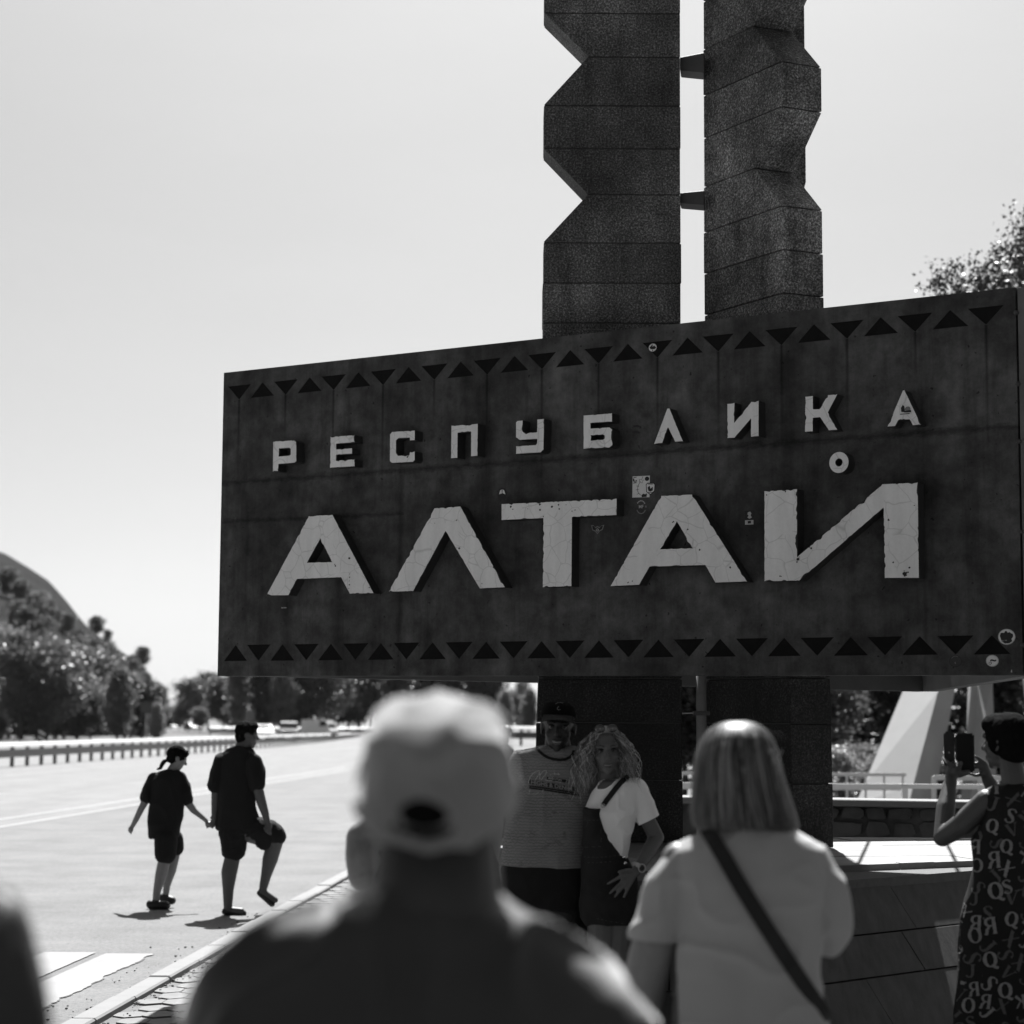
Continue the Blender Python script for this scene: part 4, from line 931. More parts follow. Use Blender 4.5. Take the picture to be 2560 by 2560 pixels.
hp = halves([ring[0], ring[1], ring[2], ring[3], V(6.4, 13.75, 0), V(-.7, 13.75, 0)], -.03)
gx, gy = V(.98, .2, 0), V(-.2, .98, 0)
for i in range(-3, 6):
    for j in range(-4, 4):
        o_ = V(1.5, 12.2, 0) + gx * (i * .95 + (j % 2) * .4) + gy * (j * .52); q = [o_, o_ + gx * .943, o_ + gx * .943 + gy * .513, o_ + gy * .513]
        q = clip_poly(q, hp)
        if len(q) < 3: continue
        bm = bmesh.new(); dz = random.gauss(0, .0015); a = [bm.verts.new((p.x, p.y, PT + dz)) for p in q]; b = [bm.verts.new((p.x, p.y, PT - .05)) for p in q]
        bm.faces.new(a)
        for k in range(len(q)): bm.faces.new((a[k], b[k], b[(k + 1) % len(q)], a[(k + 1) % len(q)]))
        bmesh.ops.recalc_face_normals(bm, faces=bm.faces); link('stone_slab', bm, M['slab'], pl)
# battered front of large facing stones
def facing(a, b, flare, skew, course, seed):
    a, b = a.copy(), b.copy(); d = b - a; L = d.length; d.normalize(); n_ = V(d.y, -d.x, 0)
    if (cen - a).dot(n_) > 0: n_ = -n_
    rnd = random.Random(seed); z = PT - .05
    def pt(s, z_, o=0):
        t = (PT - .05 - z_) / PT; return a + d * (s + skew * t) + n_ * (flare * t + o - .02) + V(0, 0, z_)
    r_ = 0
    while z > .02:
        hgt = course[min(r_, len(course) - 1)]; z1 = max(z - hgt, 0); s = (-.8 + (r_ % 2) * .35) if skew else -(r_ % 2) * .0
        while s < L - (0 if skew else .05):
            wd = rnd.uniform(.62, .95); e = min(s + wd, L + (.8 if skew else .01)); o = rnd.uniform(0, .006)
            bm = bmesh.new(); c4 = [(s + .004, z - .004), (s + .004, z1 + .004), (e - .004, z1 + .004), (e - .004, z - .004)]
            f_ = [bm.verts.new(pt(*q, o)) for q in c4]; g_ = [bm.verts.new(pt(*q, -.05)) for q in c4]
            bm.faces.new(f_)
            for i in range(4): bm.faces.new((f_[i], g_[i], g_[(i + 1) % 4], f_[(i + 1) % 4]))
            bmesh.ops.recalc_face_normals(bm, faces=bm.faces); link('facing_stone', bm, M['slab_dark'], pl); s = e
        z = z1; r_ += 1
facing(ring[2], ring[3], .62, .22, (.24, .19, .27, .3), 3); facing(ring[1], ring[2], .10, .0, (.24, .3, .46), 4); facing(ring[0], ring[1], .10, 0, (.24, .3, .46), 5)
# ================================================================ right background: wall, rails, white slabs
sw0, sw1 = P(1520, 2000, 17.2), P(2900, 2010, 15.9)
wallr = empty('stone_wall', V(sw0.x, sw0.y, 0), label='low rubble stone wall with a sunlit white coping behind the plinth', category='wall')
M['rubble'] = gray('rubble_stone', .06, .85, .5, 5, .5, 30, fuzz=.2)
d = V(sw1.x - sw0.x, sw1.y - sw0.y, 0); L = d.length; d.normalize(); nn_ = V(d.y, -d.x, 0); h0 = 1.10
link('core', box((0, .045, 0), (L, .30, h0), Matrix.Translation((sw0.x, sw0.y, 0)) @ Matrix.Rotation(math.atan2(d.y, d.x), 4, 'Z')), M['rubble'], wallr)
rnd = random.Random(9)
MW = Matrix.Translation((sw0.x, sw0.y, 0)) @ Matrix.Rotation(math.atan2(d.y, d.x), 4, 'Z')
z = .28
while z < h0 - .02:
    hh = min(rnd.uniform(.11, .17), h0 - z); s = 0
    while s < L:
        w_ = rnd.uniform(.14, .38); bm = bmesh.new(); n_ = rnd.randint(5, 7)
        cx, cz = s + w_ / 2, z + hh / 2; pts = [(cx + w_ * .49 * math.copysign(abs(math.cos(t)) ** .5, math.cos(t)) * rnd.uniform(.72, 1.04), cz + hh * .48 * math.copysign(abs(math.sin(t)) ** .5, math.sin(t)) * rnd.uniform(.7, 1.04)) for t in [6.283 * k / 8 + .39 for k in range(8)]]
        o_ = rnd.uniform(0, .035); f_ = [bm.verts.new(MW @ V(x, .03 - o_, zz)) for x, zz in pts]; g_ = [bm.verts.new(MW @ V(cx + (x - cx) * 1.05, .09, cz + (zz - cz) * 1.05)) for x, zz in pts]
        bm.faces.new(f_)
        for i in range(8): bm.faces.new((f_[i], g_[i], g_[(i + 1) % 8], f_[(i + 1) % 8]))
        bmesh.ops.recalc_face_normals(bm, faces=bm.faces); link('stone', bm, M['rubble'], wallr); s += w_
    z += hh
k = 0
while k < L:
    bm = box((k + .003, -.05, h0), (min(k + .9, L) - .003, .42, h0 + .055), MW); bmesh.ops.bevel(bm, geom=bm.edges[:], offset=.006, segments=1, affect='EDGES')
    link('coping_stone', bm, M['kerb'], wallr); k += .9
def railing(a, b, zs, H, rails, sp, label, th=.03, posth=.03, mat=M['white']):
    a, b = Vector(a), Vector(b); d = b - a; d.z = 0; L = d.length; d.normalize()
    r_ = empty('railing', V(a.x, a.y, zs), label=label, category='railing')
    Mr = Matrix.Translation((a.x, a.y, zs)) @ Matrix.Rotation(math.atan2(d.y, d.x), 4, 'Z')
    for h, t_ in rails:
        link('rail', box((0, -th / 2, h - t_ / 2), (L, th / 2, h + t_ / 2), Mr), mat, r_)
    n_ = int(L / sp)
    for i in range(n_ + 1): link('post', box((i * sp - posth / 2, -posth / 2 - .004, 0), (i * sp + posth / 2, posth / 2 + .004, H - .001), Mr), mat, r_)
    return r_
railing(P(1560, 1960, 22), P(2900, 1960, 22), 0, 1.12, ((1.115, .05), (.93, .06), (.80, .03)), 1.5, 'white metal railing nearer the stone wall', .05, .06)
railing(P(1560, 1960, 31), P(2265, 1960, 31), -.1, 1.17, ((1.14, .05), (.92, .03), (.68, .03), (.44, .03)), .28, 'white picket railing with thin bars left of the big white slab', .04, .03)
railing(P(2335, 1960, 31), P(2900, 1960, 31), -.1, 1.12, ((1.1, .07), (.5, .05)), .7, 'white railing with square openings right of the big white slab', .05, .06)
link('service_road', strip(lambda Y: 1.5, lambda Y: 45, 19, 29, .0, 6), M['lane'], kind='structure')
# slanting white slabs of a second monument
M['wslab'] = gray('whitewashed_concrete', .34, .8, .12, 1.2, .2, 20, fuzz=.05)
M['wslab2'] = M['wslab']
def slab(name, rows, Y0, dy, label, mid, ridge=.9):
    """rows: (py, px left, px fold, px right)"""
    o_ = P(rows[0][2], rows[0][0], Y0); root = empty(name, V(o_.x, o_.y, 0), label=label, category='monument', group='slanting white slabs behind the boundary monument')
    L_, Mx_, R_, Bk = [], [], [], []
    for py, l, f_, r_ in rows:
        ln_ = (2010 - py) / 162; a = P(l, py, Y0 + ridge * .4 + ln_); m_ = P(f_, py, Y0 + ln_); b = P(r_, py, Y0 + ridge + ln_ * .55); L_.append(a); Mx_.append(m_); R_.append(b); Bk.append((a + b) / 2 + V(0, dy, 0))
    n_ = len(rows)
    def face(A_, B_, nm):
        vs_ = []; 
        for a, b in zip(A_, B_): vs_ += [a, b]
        bm = bmesh.new(); vv = [bm.verts.new(v) for v in vs_]
        for i in range(n_ - 1): bm.faces.new((vv[2 * i], vv[2 * i + 1], vv[2 * i + 3], vv[2 * i + 2]))
        return bm
    bm = bmesh.new(); allr = [[bm.verts.new(p) for p in (L_[i], Mx_[i], R_[i], Bk[i])] for i in range(n_)]
    for i in range(n_ - 1):
        for k in range(4): bm.faces.new((allr[i][k], allr[i][(k + 1) % 4], allr[i + 1][(k + 1) % 4], allr[i + 1][k]))
    bm.faces.new(allr[0]); bm.faces.new(allr[-1]); bmesh.ops.recalc_face_normals(bm, faces=bm.faces)
    link('shaft', bm, M['wslab'], root); return root
s1 = slab('white_slab', [(2010, 2139, 2272, 2336), (1962, 2160, 2283, 2343), (1728, 2257, 2345, 2387), (1400, 2393, 2432, 2449)], 37, 1.5, 'broad white slab leaning to the right behind the railing', 0, 1.1)
slab('white_slab', [(2010, 2400, 2425, 2494), (1962, 2405, 2430, 2492), (1705, 2428, 2444, 2481), (1400, 2455, 2460, 2470)], 38, 1.2, 'narrow upright white slab behind the phone photographer', 0, .8)
slab('white_slab', [(2010, 2592, 2620, 2700), (1962, 2586, 2612, 2690), (1690, 2556, 2575, 2640), (1400, 2530, 2545, 2560)], 38, 1.2, 'white slab leaning left at the right edge of the picture', 0, .8)

# ================================================================ vehicles and road signs far away
M['glass'] = gray('dark_glass', .02, .05, 0, 1, spec=.9); M['chrome'] = gray('chrome', .7, .12, 0, 1, metal=1)
def car(px, py, Y, paint, rot, label, kind='car', s=1.0, name='parked_car'):
    q = P(px, py, Y); root = empty(name, q, label=label, category='car' if kind != 'van' else 'van'); root.rotation_euler.z = rot; root.scale = (s, s, s)
    L, Wd, Hh = (4.4, 1.78, 1.5) if kind == 'car' else (5.6, 2.0, 2.5) if kind == 'van' else (4.6, 1.85, 1.75)
    def add(nm, bm, mat):
        me = mesh_of(bm, nm); smooth(me, False); o = bpy.data.objects.new(nm, me); scene.collection.objects.link(o); me.materials.append(mat); o.parent = root; return o
    # local: -y is the front
    if kind == 'van': side = [(-2.8, .35), (-2.8, .95), (-2.55, 1.2), (-2.1, 1.9), (-1.8, 2.4), (2.7, 2.5), (2.8, 2.3), (2.8, .35)]
    elif kind == 'suv': side = [(-2.3, .4), (-2.3, .85), (-2.1, 1.0), (-1.1, 1.12), (-.6, 1.65), (-.3, 1.75), (1.9, 1.72), (2.2, 1.1), (2.3, .9), (2.3, .4)]
    else: side = [(-2.2, .3), (-2.2, .68), (-2.0, .82), (-1.1, .95), (-.35, 1.42), (.9, 1.45), (1.6, 1.02), (2.15, .95), (2.2, .35)]
    bm = bmesh.new(); n_ = len(side); rows = []
    for x, k in ((-Wd / 2, .9), (-Wd / 2 * .96, 1), (Wd / 2 * .96, 1), (Wd / 2, .9)):
        inn = lambda z: 1 - .12 * max(0, (z - Hh * .6) / (Hh * .4))
        rows.append([bm.verts.new((x * inn(z), y * (k + .1) / 1.1 if False else y, z if k == 1 else lerp(.5, z, .97))) for y, z in side])
    for a, b in zip(rows, rows[1:]):
        for i in range(n_): bm.faces.new((a[i], a[(i + 1) % n_], b[(i + 1) % n_], b[i]))
    bm.faces.new(rows[0]); bm.faces.new(rows[-1][::-1]); bmesh.ops.recalc_face_normals(bm, faces=bm.faces); add('body', bm, paint)
    i0 = {'car': 3, 'suv': 3, 'van': 2}[kind]; (y0, z0), (y1, z1) = side[i0], side[i0 + 1] if kind != 'van' else side[3]
    nrm = V(0, -(z1 - z0), (y1 - y0)).normalized() * .01
    bm = bmesh.new(); w0, w1 = Wd * .44, Wd * .38
    for off in (0,):
        vv = [bm.verts.new(V(x, lerp(y0, y1, t), lerp(z0, z1, t)) + nrm * (1 if nrm.z > 0 else -1) * 1.5) for x, t in ((-w0, .08), (w0, .08), (w1, .93), (-w1, .93))]; bm.faces.new(vv)
    add('windscreen', bm, M['glass'])
    for sx in (-1, 1):
        bm = bmesh.new(); zt, zb_ = Hh * .9, Hh * .62; yf, yr = (-.6, 1.3) if kind != 'van' else (-2.0, -.9)
        x_ = Wd / 2 * sx * 1.004
        vv = [bm.verts.new(p) for p in ((x_, yf - .3, zb_), (x_, yr + .2, zb_), (x_ * .93, yr, zt), (x_ * .93, yf + .1, zt))]; bm.faces.new(vv); add('side_window', bm, M['glass'])
        bm = bmesh.new(); ell(bm, (sx * Wd * .36, side[1][0] + .02, side[1][1] - .06), (.17, .06, .09)); add('headlight', bm, M['chrome'])
        for yy in (-L * .31, L * .31):
            bm = bmesh.new(); cap(bm, (sx * (Wd / 2 - .2), yy, .33), (sx * (Wd / 2 - .02), yy, .33), .33, .32, 18)
            wh = add('wheel', bm, M['tyre'])
            bm = bmesh.new(); tube(bm, [(sx * (Wd / 2 + .27), yy, .33), (sx * (Wd / 2 + .29), yy, .33)], .2, 12); c2 = add('rim', bm, M['chrome']); c2.parent = wh
    bm = bmesh.new(); add_box(bm, (-Wd * .3, side[1][0] - .03, .42), (Wd * .3, side[1][0] - .002, .56)); add('grille', bm, M['black'])
    return root
def carpaint(n, v):
    m = gray(n, v, .25, 0, 1, spec=.6); m.node_tree.nodes['Principled BSDF'].inputs['Coat Weight'].default_value = 1; m.node_tree.nodes['Principled BSDF'].inputs['Coat Roughness'].default_value = .05; return m
CP = [carpaint('white_car_paint', .6), carpaint('dark_car_paint', .03), carpaint('silver_car_paint', .35)]
car(721, 1848, 205, CP[1], R(8), 'dark car with glinting windscreen coming along the far road', 'suv', name='car')
car(799, 1842, 215, CP[0], R(55), 'white van on the far road right of the dark car', 'van', .72, name='van')
car(655, 1848, 200, CP[0], R(15), 'white car on the far road just behind the head of the tall walker', 'car', name='car')
car(482, 1829, 330, CP[2], R(30), 'silver car glinting on the far left bend of the road', 'car', name='car')
car(430, 1825, 400, CP[0], R(35), 'small pale car at the far end of the road bend', 'car', name='car')
def road_sign(px, ytop, ybot, Y, wpx, label, v, stripes=False):
    q = P(px, 1835, Y); zb_ = rise(q.x, Y) - .3; root = empty('road_sign', V(q.x, q.y, zb_), label=label, category='road sign')
    t_, b_ = P(px, ytop, Y).z, P(px, ybot, Y).z; w_ = wpx / F * Y
    link('pole', box((q.x - .04, Y + .02, zb_), (q.x + .04, Y + .1, t_ - .1)), M['steel'], root)
    link('board', box((q.x - w_ / 2, Y, b_), (q.x + w_ / 2, Y + .015, t_)), gray('sign_board', v, .6), root)
    if stripes:
        for k in range(2):
            bm = bmesh.new(); h = (t_ - b_); z = b_ + h * (.15 + .45 * k); vv = [bm.verts.new(p) for p in ((q.x - w_ / 2, Y - .005, z + h * .25), (q.x - w_ / 2, Y - .005, z + h * .45), (q.x + w_ / 2, Y - .005, z + h * .15), (q.x + w_ / 2, Y - .005, z - h * .05))]; bm.faces.new(vv); link('stripe', bm, M['white'], root)
road_sign(364, 1754, 1783, 170, 30, 'dark square road sign on a thin post at the foot of the hill', .05)
road_sign(626, 1776, 1800, 230, 20, 'grey square road sign in front of the dark trees', .12)
road_sign(105, 1826, 1858, 150, 17, 'small sign with pale slanting stripes among the trees at the left', .02, True)
# ================================================================ people
def hairmat(name, v, trans=.3):
    m, t, b = new_mat(name); inf = node(t, 'ShaderNodeNewGeometry'); f = math_(t, 'MULTIPLY_ADD', math_(t, 'POWER', inf.outputs['Random Per Island'], 2.0), v * 2.4, v * .25)
    cc = node(t, 'ShaderNodeCombineColor')
    for i in range(3): t.links.new(f, cc.inputs[i])
    t.links.new(cc.outputs[0], b.inputs['Base Color']); b.inputs['Roughness'].default_value = .45; b.inputs['Specular IOR Level'].default_value = .35
    tr = node(t, 'ShaderNodeBsdfTranslucent'); t.links.new(cc.outputs[0], tr.inputs[0]); mx = node(t, 'ShaderNodeMixShader'); mx.inputs[0].default_value = trans
    t.links.new(b.outputs[0], mx.inputs[1]); t.links.new(tr.outputs[0], mx.inputs[2]); t.links.new(mx.outputs[0], t.nodes['Material Output'].inputs[0]); return m
M['blonde'] = hairmat('blonde_hair', .13); M['curly'] = hairmat('fair_curly_hair', .27); M['brown_hair'] = hairmat('brown_hair', .03, .15)
def sheen(m, w_=.6, r_=.4):
    b = m.node_tree.nodes['Principled BSDF']; b.inputs['Sheen Weight'].default_value = w_; b.inputs['Sheen Roughness'].default_value = r_; return m
def cloth(name, v, var=.08, weave=600, fuzz=.05, spec=.15): return gray(name, v, .9, var, 7, .25, weave, spec, .002, fuzz=fuzz)
HL = dict(nose=1.0)
def head_M(c, f, up=V(0, 0, 1), s=1.0):
    f = Vector(f).normalized(); r_ = f.cross(Vector(up)).normalized(); u = r_.cross(f)
    Mx = Matrix((r_, f, u)).transposed().to_4x4(); return Matrix.Translation(c) @ Mx @ Matrix.Scale(s, 4)
def add_head(bm, Mh):
    def e(c, r): 
        k = len(bm.verts); ell(bm, (0, 0, 0), r, None, 20, 12); bm.verts.ensure_lookup_table()
        for v in bm.verts[k:]: v.co = Mh @ (v.co + Vector(c))
    def c2(a, b, ra, rb):
        k = len(bm.verts); cap(bm, a, b, ra, rb, 12); bm.verts.ensure_lookup_table()
        for v in bm.verts[k:]: v.co = Mh @ v.co
    e((0, -.012, .030), (.074, .095, .082)); e((0, .028, -.02), (.061, .064, .078)); e((0, .034, -.072), (.046, .050, .036)); e((0, .064, -.096), (.02, .018, .018))
    c2((0, .088, .012), (0, .112, -.028), .0075, .0115); e((-.010, .100, -.033), (.008, .009, .007)); e((.010, .100, -.033), (.008, .009, .007))
    c2((-.046, .072, .026), (0, .088, .024), .012, .010); c2((.046, .072, .026), (0, .088, .024), .012, .010)
    e((-.038, .062, -.026), (.022, .022, .018)); e((.038, .062, -.026), (.022, .022, .018))
    c2((-.018, .084, -.060), (.018, .084, -.060), .0055, .0055); c2((-.015, .083, -.071), (.015, .083, -.071), .0065, .0065)
    for s in (-1, 1): e((s * .077, -.006, -.008), (.008, .019, .031)); e((s * .082, -.012, .006), (.006, .012, .014))
def sockets(Mh):
    inv = Mh.inverted(); pts = [Mh @ V(s * .031, .084, .007) for s in (-1, 1)]; fw_ = (Mh.to_3x3() @ V(0, 1, 0)).normalized(); sc = Mh.to_scale()[0]
    def f(co, nr):
        for p in pts:
            d = (co - p).length / (.018 * sc)
            if d < 1: co = co - fw_ * (.010 * sc * (1 - d * d) ** 2)
        return co
    return f
def face_parts(body, Mh, iris=True, smile=False, brow=None, lipm=None):
    def sub(nm, bm, mat): return link(nm, smooth(fix(mesh_of(bm))), mat, body)
    def fix(me): me.transform(Mh); return me
    for s in (-1, 1):
        bm = bmesh.new(); ell(bm, (s * .031, .073, .006), (.0125, .0125, .0125), None, 14, 9); ob = sub('eye', bm, M['eye'])
        bm = bmesh.new(); ell(bm, (s * .031, .0835, .006), (.006, .004, .006), None, 10, 6); k = sub('iris', bm, M['black']); k.parent = ob
        bm = bmesh.new(); tube(bm, [(s * .014, .096, .026), (s * .032, .093, .032), (s * .047, .080, .027)], [.0028, .0034, .0015], 6); sub('eyebrow', bm, brow or M['dark_hair'])
        bm = bmesh.new(); tube(bm, [(s * .018, .0865, .0105), (s * .031, .0885, .0150), (s * .044, .0815, .0110)], [.0014, .0022, .0014], 5); sub('eyelash', bm, M['dark_hair'])
    bm = bmesh.new(); k = .024 if smile else .02; z = .004 if smile else 0
    tube(bm, [(-k, .083, -.062 + z), (-.010, .0925, -.060), (0, .0935, -.0615), (.010, .0925, -.060), (k, .083, -.062 + z)], [.001, .0035, .0035, .0035, .001], 6)
    tube(bm, [(-k, .083, -.063 + z), (-.010, .091, -.0725), (0, .092, -.0735), (.010, .091, -.0725), (k, .083, -.063 + z)], [.001, .0040, .0046, .0040, .001], 6); sub('lips', bm, lipm or M['lip'])
    if smile:
        bm = bmesh.new(); vv = [(-.019, .0885, -.0615), (-.01, .0925, -.0615), (0, .0935, -.062), (.01, .0925, -.0615), (.019, .0885, -.0615)]
        lo = [(x * .9, y, z_ - .0065 + abs(x) * .15) for x, y, z_ in vv]; a = [bm.verts.new(p) for p in vv]; b = [bm.verts.new(p) for p in lo]
        for i in range(4): bm.faces.new((a[i], a[i + 1], b[i + 1], b[i]))
        sub('teeth', bm, M['tooth'])
def person(bm, feet, label, mat, voxel=.008, deform=None, **kw):
    me = fuse(bm, voxel, 3, deform=deform)
    return link('person', me, mat, None, feet, label=label, category='person', **kw)
def ribbons(paths, wd):
    """paths: list of (points, side vector) -> flat tapering locks"""
    vs_, fs = [], []
    for pts, side in paths:
        n_ = len(pts); k0 = len(vs_)
        for i, p in enumerate(pts):
            w_ = wd * (1 if i < n_ * .6 else 1 - .75 * (i / (n_ - 1) - .6) / .4); vs_ += [p - side * w_, p + side * w_]
        for i in range(n_ - 1): k = k0 + 2 * i; fs.append((k, k + 1, k + 3, k + 2))
    return smooth(pyd(vs_, fs))
def lat(mesh): 
    bm = bmesh.new(); bm.from_mesh(mesh); b = BVHTree.FromBMesh(bm); bm.free(); return b
def proj(px, py, bvh, off=.0015):
    d = (P(px, py, 1) - EYE).normalized(); h = bvh.ray_cast(EYE, d)
    return h[0] - d * off if h[0] is not None else None
def decal(name, polys, bvh, mat, parent, off=.0015, **kw):
    """polys in picture measure laid onto the cloth"""
    vs_, fs = [], []
    for poly in polys:
        q = [proj(x, y, bvh, off) for x, y in poly]
        if any(p is None for p in q) or max((a - q[0]).length for a in q) > .25: continue
        k = len(vs_); vs_ += q; fs.append(tuple(range(k, k + len(q))))
    if not vs_: return None
    return link(name, pyd(vs_, fs), mat, parent, **kw)
def strip_polys(pts, wds):
    out_ = []; L = []
    for i, (x, y) in enumerate(pts):
        x0, y0 = pts[max(i - 1, 0)]; x1, y1 = pts[min(i + 1, len(pts) - 1)]; dx, dy = x1 - x0, y1 - y0; l_ = math.hypot(dx, dy) + 1e-9; w_ = wds[i] if isinstance(wds, (list, tuple)) else wds
        L.append(((x - dy / l_ * w_ / 2, y + dx / l_ * w_ / 2), (x + dy / l_ * w_ / 2, y - dx / l_ * w_ / 2)))
    for a, b in zip(L, L[1:]): out_.append([a[0], a[1], b[1], b[0]])
    return out_
def dens(pts, n=4):
    out_ = []
    for a, b in zip(pts, pts[1:]):
        for i in range(n): t = i / n; out_.append((lerp(a[0], b[0], t), lerp(a[1], b[1], t)))
    return out_ + [pts[-1]]

# ---- 1. man in a white cap, seen from behind, close to the camera
z3 = crop(800, 1650, 2.1233); Y1 = 2.72
Mh = head_M(P(1085, 2000, Y1 + .02), V(.05, 1, -.12), s=1.0)
bm = bmesh.new(); add_head(bm, Mh); cap(bm, P(1092, 2040, Y1 - .0), P(1092, 2230, Y1 - .03), .079, .086)
sil(bm, [(2235, 900, 1230, Y1, .07), (2320, 760, 1310, Y1, .07), (2420, 640, 1440, Y1, .09), (2600, 640, 1460, Y1, .11), (3000, 660, 1450, Y1, .13), (3400, 640, 1470, Y1, .14)])
for s in (-1, 1):
    x = 1060 + s * 190; cap(bm, P(x, 3350, Y1), P(x, 4100, Y1), .085, .055); cap(bm, P(x, 4100, Y1), P(x, 4900, Y1 + .0), .055, .04); cap(bm, P(x, 4930, Y1 - .02), P(x, 4960, Y1 + .16), .04, .035)
    cap(bm, P(1060 + s * 460, 2520, Y1), P(1060 + s * 590, 3000, Y1), .04, .045); cap(bm, P(1060 + s * 590, 3000, Y1), P(1060 + s * 560, 3450, Y1 + .12), .043, .03); ell(bm, P(1060 + s * 550, 3560, Y1 + .15), (.03, .045, .06))
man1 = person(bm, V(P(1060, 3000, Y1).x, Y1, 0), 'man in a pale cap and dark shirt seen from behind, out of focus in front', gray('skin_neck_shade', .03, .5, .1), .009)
bm = bmesh.new(); c_ = Y1 + .015
sil(bm, [(1731, 1066, 1114, c_ + .02, .020, 0, .02), (1738, 1018, 1160, c_ + .02, .055, 0, .04), (1756, 972, 1208, c_ + .012, .086, 0, .08), (1784, 938, 1242, c_ + .004, .106, 0, .14), (1822, 918, 1260, c_ - .004, .114, 0, .2), (1856, 910, 1264, c_ - .008, .120, 0, .26), (1895, 902, 1270, c_ - .008, .125, 0, .32), (1950, 890, 1280, c_ - .006, .127, 0, .38), (2002, 878, 1290, c_ - .004, .128, 0, .42), (2018, 878, 1290, c_ - .003, .126, 0, .42)], 36, .97, .34)
vl = [P(px, py, 2.62) for px, py in ((925, 1845), (960, 1838), (1010, 1856), (1052, 1888), (1085, 1898), (1122, 1876), (1168, 1842), (1195, 1858), (1225, 1878), (1262, 1884))]
def crumple(co, nr):
    if nr.y > .3: return co
    d = 9; 
    for a, b in zip(vl, vl[1:]):
        t = max(0, min(1, ((co.x - a.x) * (b.x - a.x) + (co.z - a.z) * (b.z - a.z)) / ((b.x - a.x) ** 2 + (b.z - a.z) ** 2)))
        d = min(d, math.hypot(co.x - lerp(a.x, b.x, t), co.z - lerp(a.z, b.z, t)))
    up = 0
    for a, b in zip(vl, vl[1:]):
        if min(a.x, b.x) <= co.x <= max(a.x, b.x): up = co.z - lerp(a.z, b.z, (co.x - a.x) / (b.x - a.x))
    k = .026 * math.exp(-(d / (.058 if up > 0 else .017)) ** 2)
    return co + V(0, -k, 0)
me = fuse(bm, .005, 2, .0085, 9, 3, deform=crumple); cap1 = link('cap', me, sheen(cloth('cap_cotton', .225, .05, spec=.0), .3, .4), man1)
bm = bmesh.new(); ell(bm, P(1064, 2034, c_ - .122), (.034, .016, .0200)); link('closure_opening', smooth(mesh_of(bm)), M['dark_hair'], cap1)
bm = bmesh.new()
tube(bm, [P(x, y, c_ - .133 + .00055 * abs(x - 1064) * .35) for x, y in ((985, 2062), (1010, 2076), (1040, 2086), (1064, 2089), (1090, 2086), (1118, 2076), (1143, 2062))], .0075, 6); link('strap', smooth(mesh_of(bm)), M['black_cloth'], cap1)
bm = bmesh.new(); a = [P(890, 1965, c_ + .06), P(905, 1905, c_ + .15), P(1085, 1880, c_ + .20), P(1265, 1905, c_ + .15), P(1280, 1965, c_ + .06)]; b = [p + V(0, -.0, .008) for p in a]
va = [bm.verts.new(p) for p in a]; vb = [bm.verts.new(p) for p in b]; bm.faces.new(va); bm.faces.new(vb[::-1])
for i in range(5): bm.faces.new((va[i], va[(i + 1) % 5], vb[(i + 1) % 5], vb[i]))
link('brim', bm, M['black_cloth'], cap1)
bm = bmesh.new(); c_ = Y1 + .0
sil(bm, [(2208, 960, 1215, c_ - .015, .085), (2228, 905, 1238, c_ - .01, .095), (2246, 828, 1268, c_, .095), (2268, 745, 1320, c_, .105), (2290, 650, 1378, c_, .112), (2320, 588, 1422, c_, .116), (2365, 545, 1474, c_, .120), (2420, 515, 1535, c_, .124), (2480, 482, 1588, c_, .13), (2560, 446, 1632, c_, .135), (2700, 490, 1610, c_, .14), (3000, 600, 1520, c_, .14), (3450, 590, 1530, c_, .15)], 40, .86)
for s, x0, x1, y0 in ((-1, 655, 575, 2440), (1, 1425, 1550, 2470)): cap(bm, P(x0, y0 + 30, c_), P(x1, 2800, c_), .055, .07)
me = fuse(bm, .008, 3, .015, 7, 1.5, (1, 1, .6)); link('shirt', me, sheen(cloth('man_shirt', .052, .1, spec=.05), 1.0, .35), man1)
bm = bmesh.new(); sil(bm, [(2160, 948, 1240, Y1 - .01, .090), (2200, 938, 1246, Y1 - .01, .096), (2235, 915, 1255, Y1 - .01, .098)], 30, .9, .1); link('collar', fuse(bm, .006, 2), M['black_cloth'], man1)
bm = bmesh.new(); sil(bm, [(3380, 600, 1520, Y1, .15), (3600, 610, 1510, Y1, .15), (4150, 640, 1480, Y1, .13)]); link('shorts', fuse(bm, .012, 2), M['black_cloth'], man1)
# ---- 2. blonde woman from behind with a bag strap
XF[0] = Matrix.Translation(EYE) @ Matrix.Scale(1.2, 4) @ Matrix.Translation(-EYE)   # she stands 5.4 m away, measured at 4.5
Y2 = 4.5; b4 = crop(1500, 1650, 1.8226)
Mh = head_M(P(1856, 1942, Y2 + .01), V(-.12, 1, -.1), s=.92)
bm = bmesh.new(); add_head(bm, Mh); cap(bm, P(1858, 1980, Y2), P(1862, 2085, Y2), .052, .055)
sil(bm, [(2085, 1800, 1930, Y2, .05), (2115, 1730, 2000, Y2, .07), (2200, 1710, 2030, Y2, .09), (2400, 1710, 2030, Y2, .11), (2700, 1680, 2060, Y2, .13), (3000, 1690, 2050, Y2, .12)])
chain(bm, [P(1695, 2145, Y2), P(1680, 2235, Y2), P(1638, 2350, Y2), P(1606, 2480, Y2 + .02), P(1594, 2640, Y2 + .10)], [.035, .044, .050, .048, .030]); ell(bm, P(1592, 2700, Y2 + .13), (.03, .035, .05))
chain(bm, [P(2030, 2145, Y2), P(2050, 2225, Y2), P(2066, 2315, Y2 + .02), P(2010, 2260, Y2 + .25)], [.035, .04, .042, .03]); ell(bm, P(1985, 2225, Y2 + .3), (.03, .035, .045))
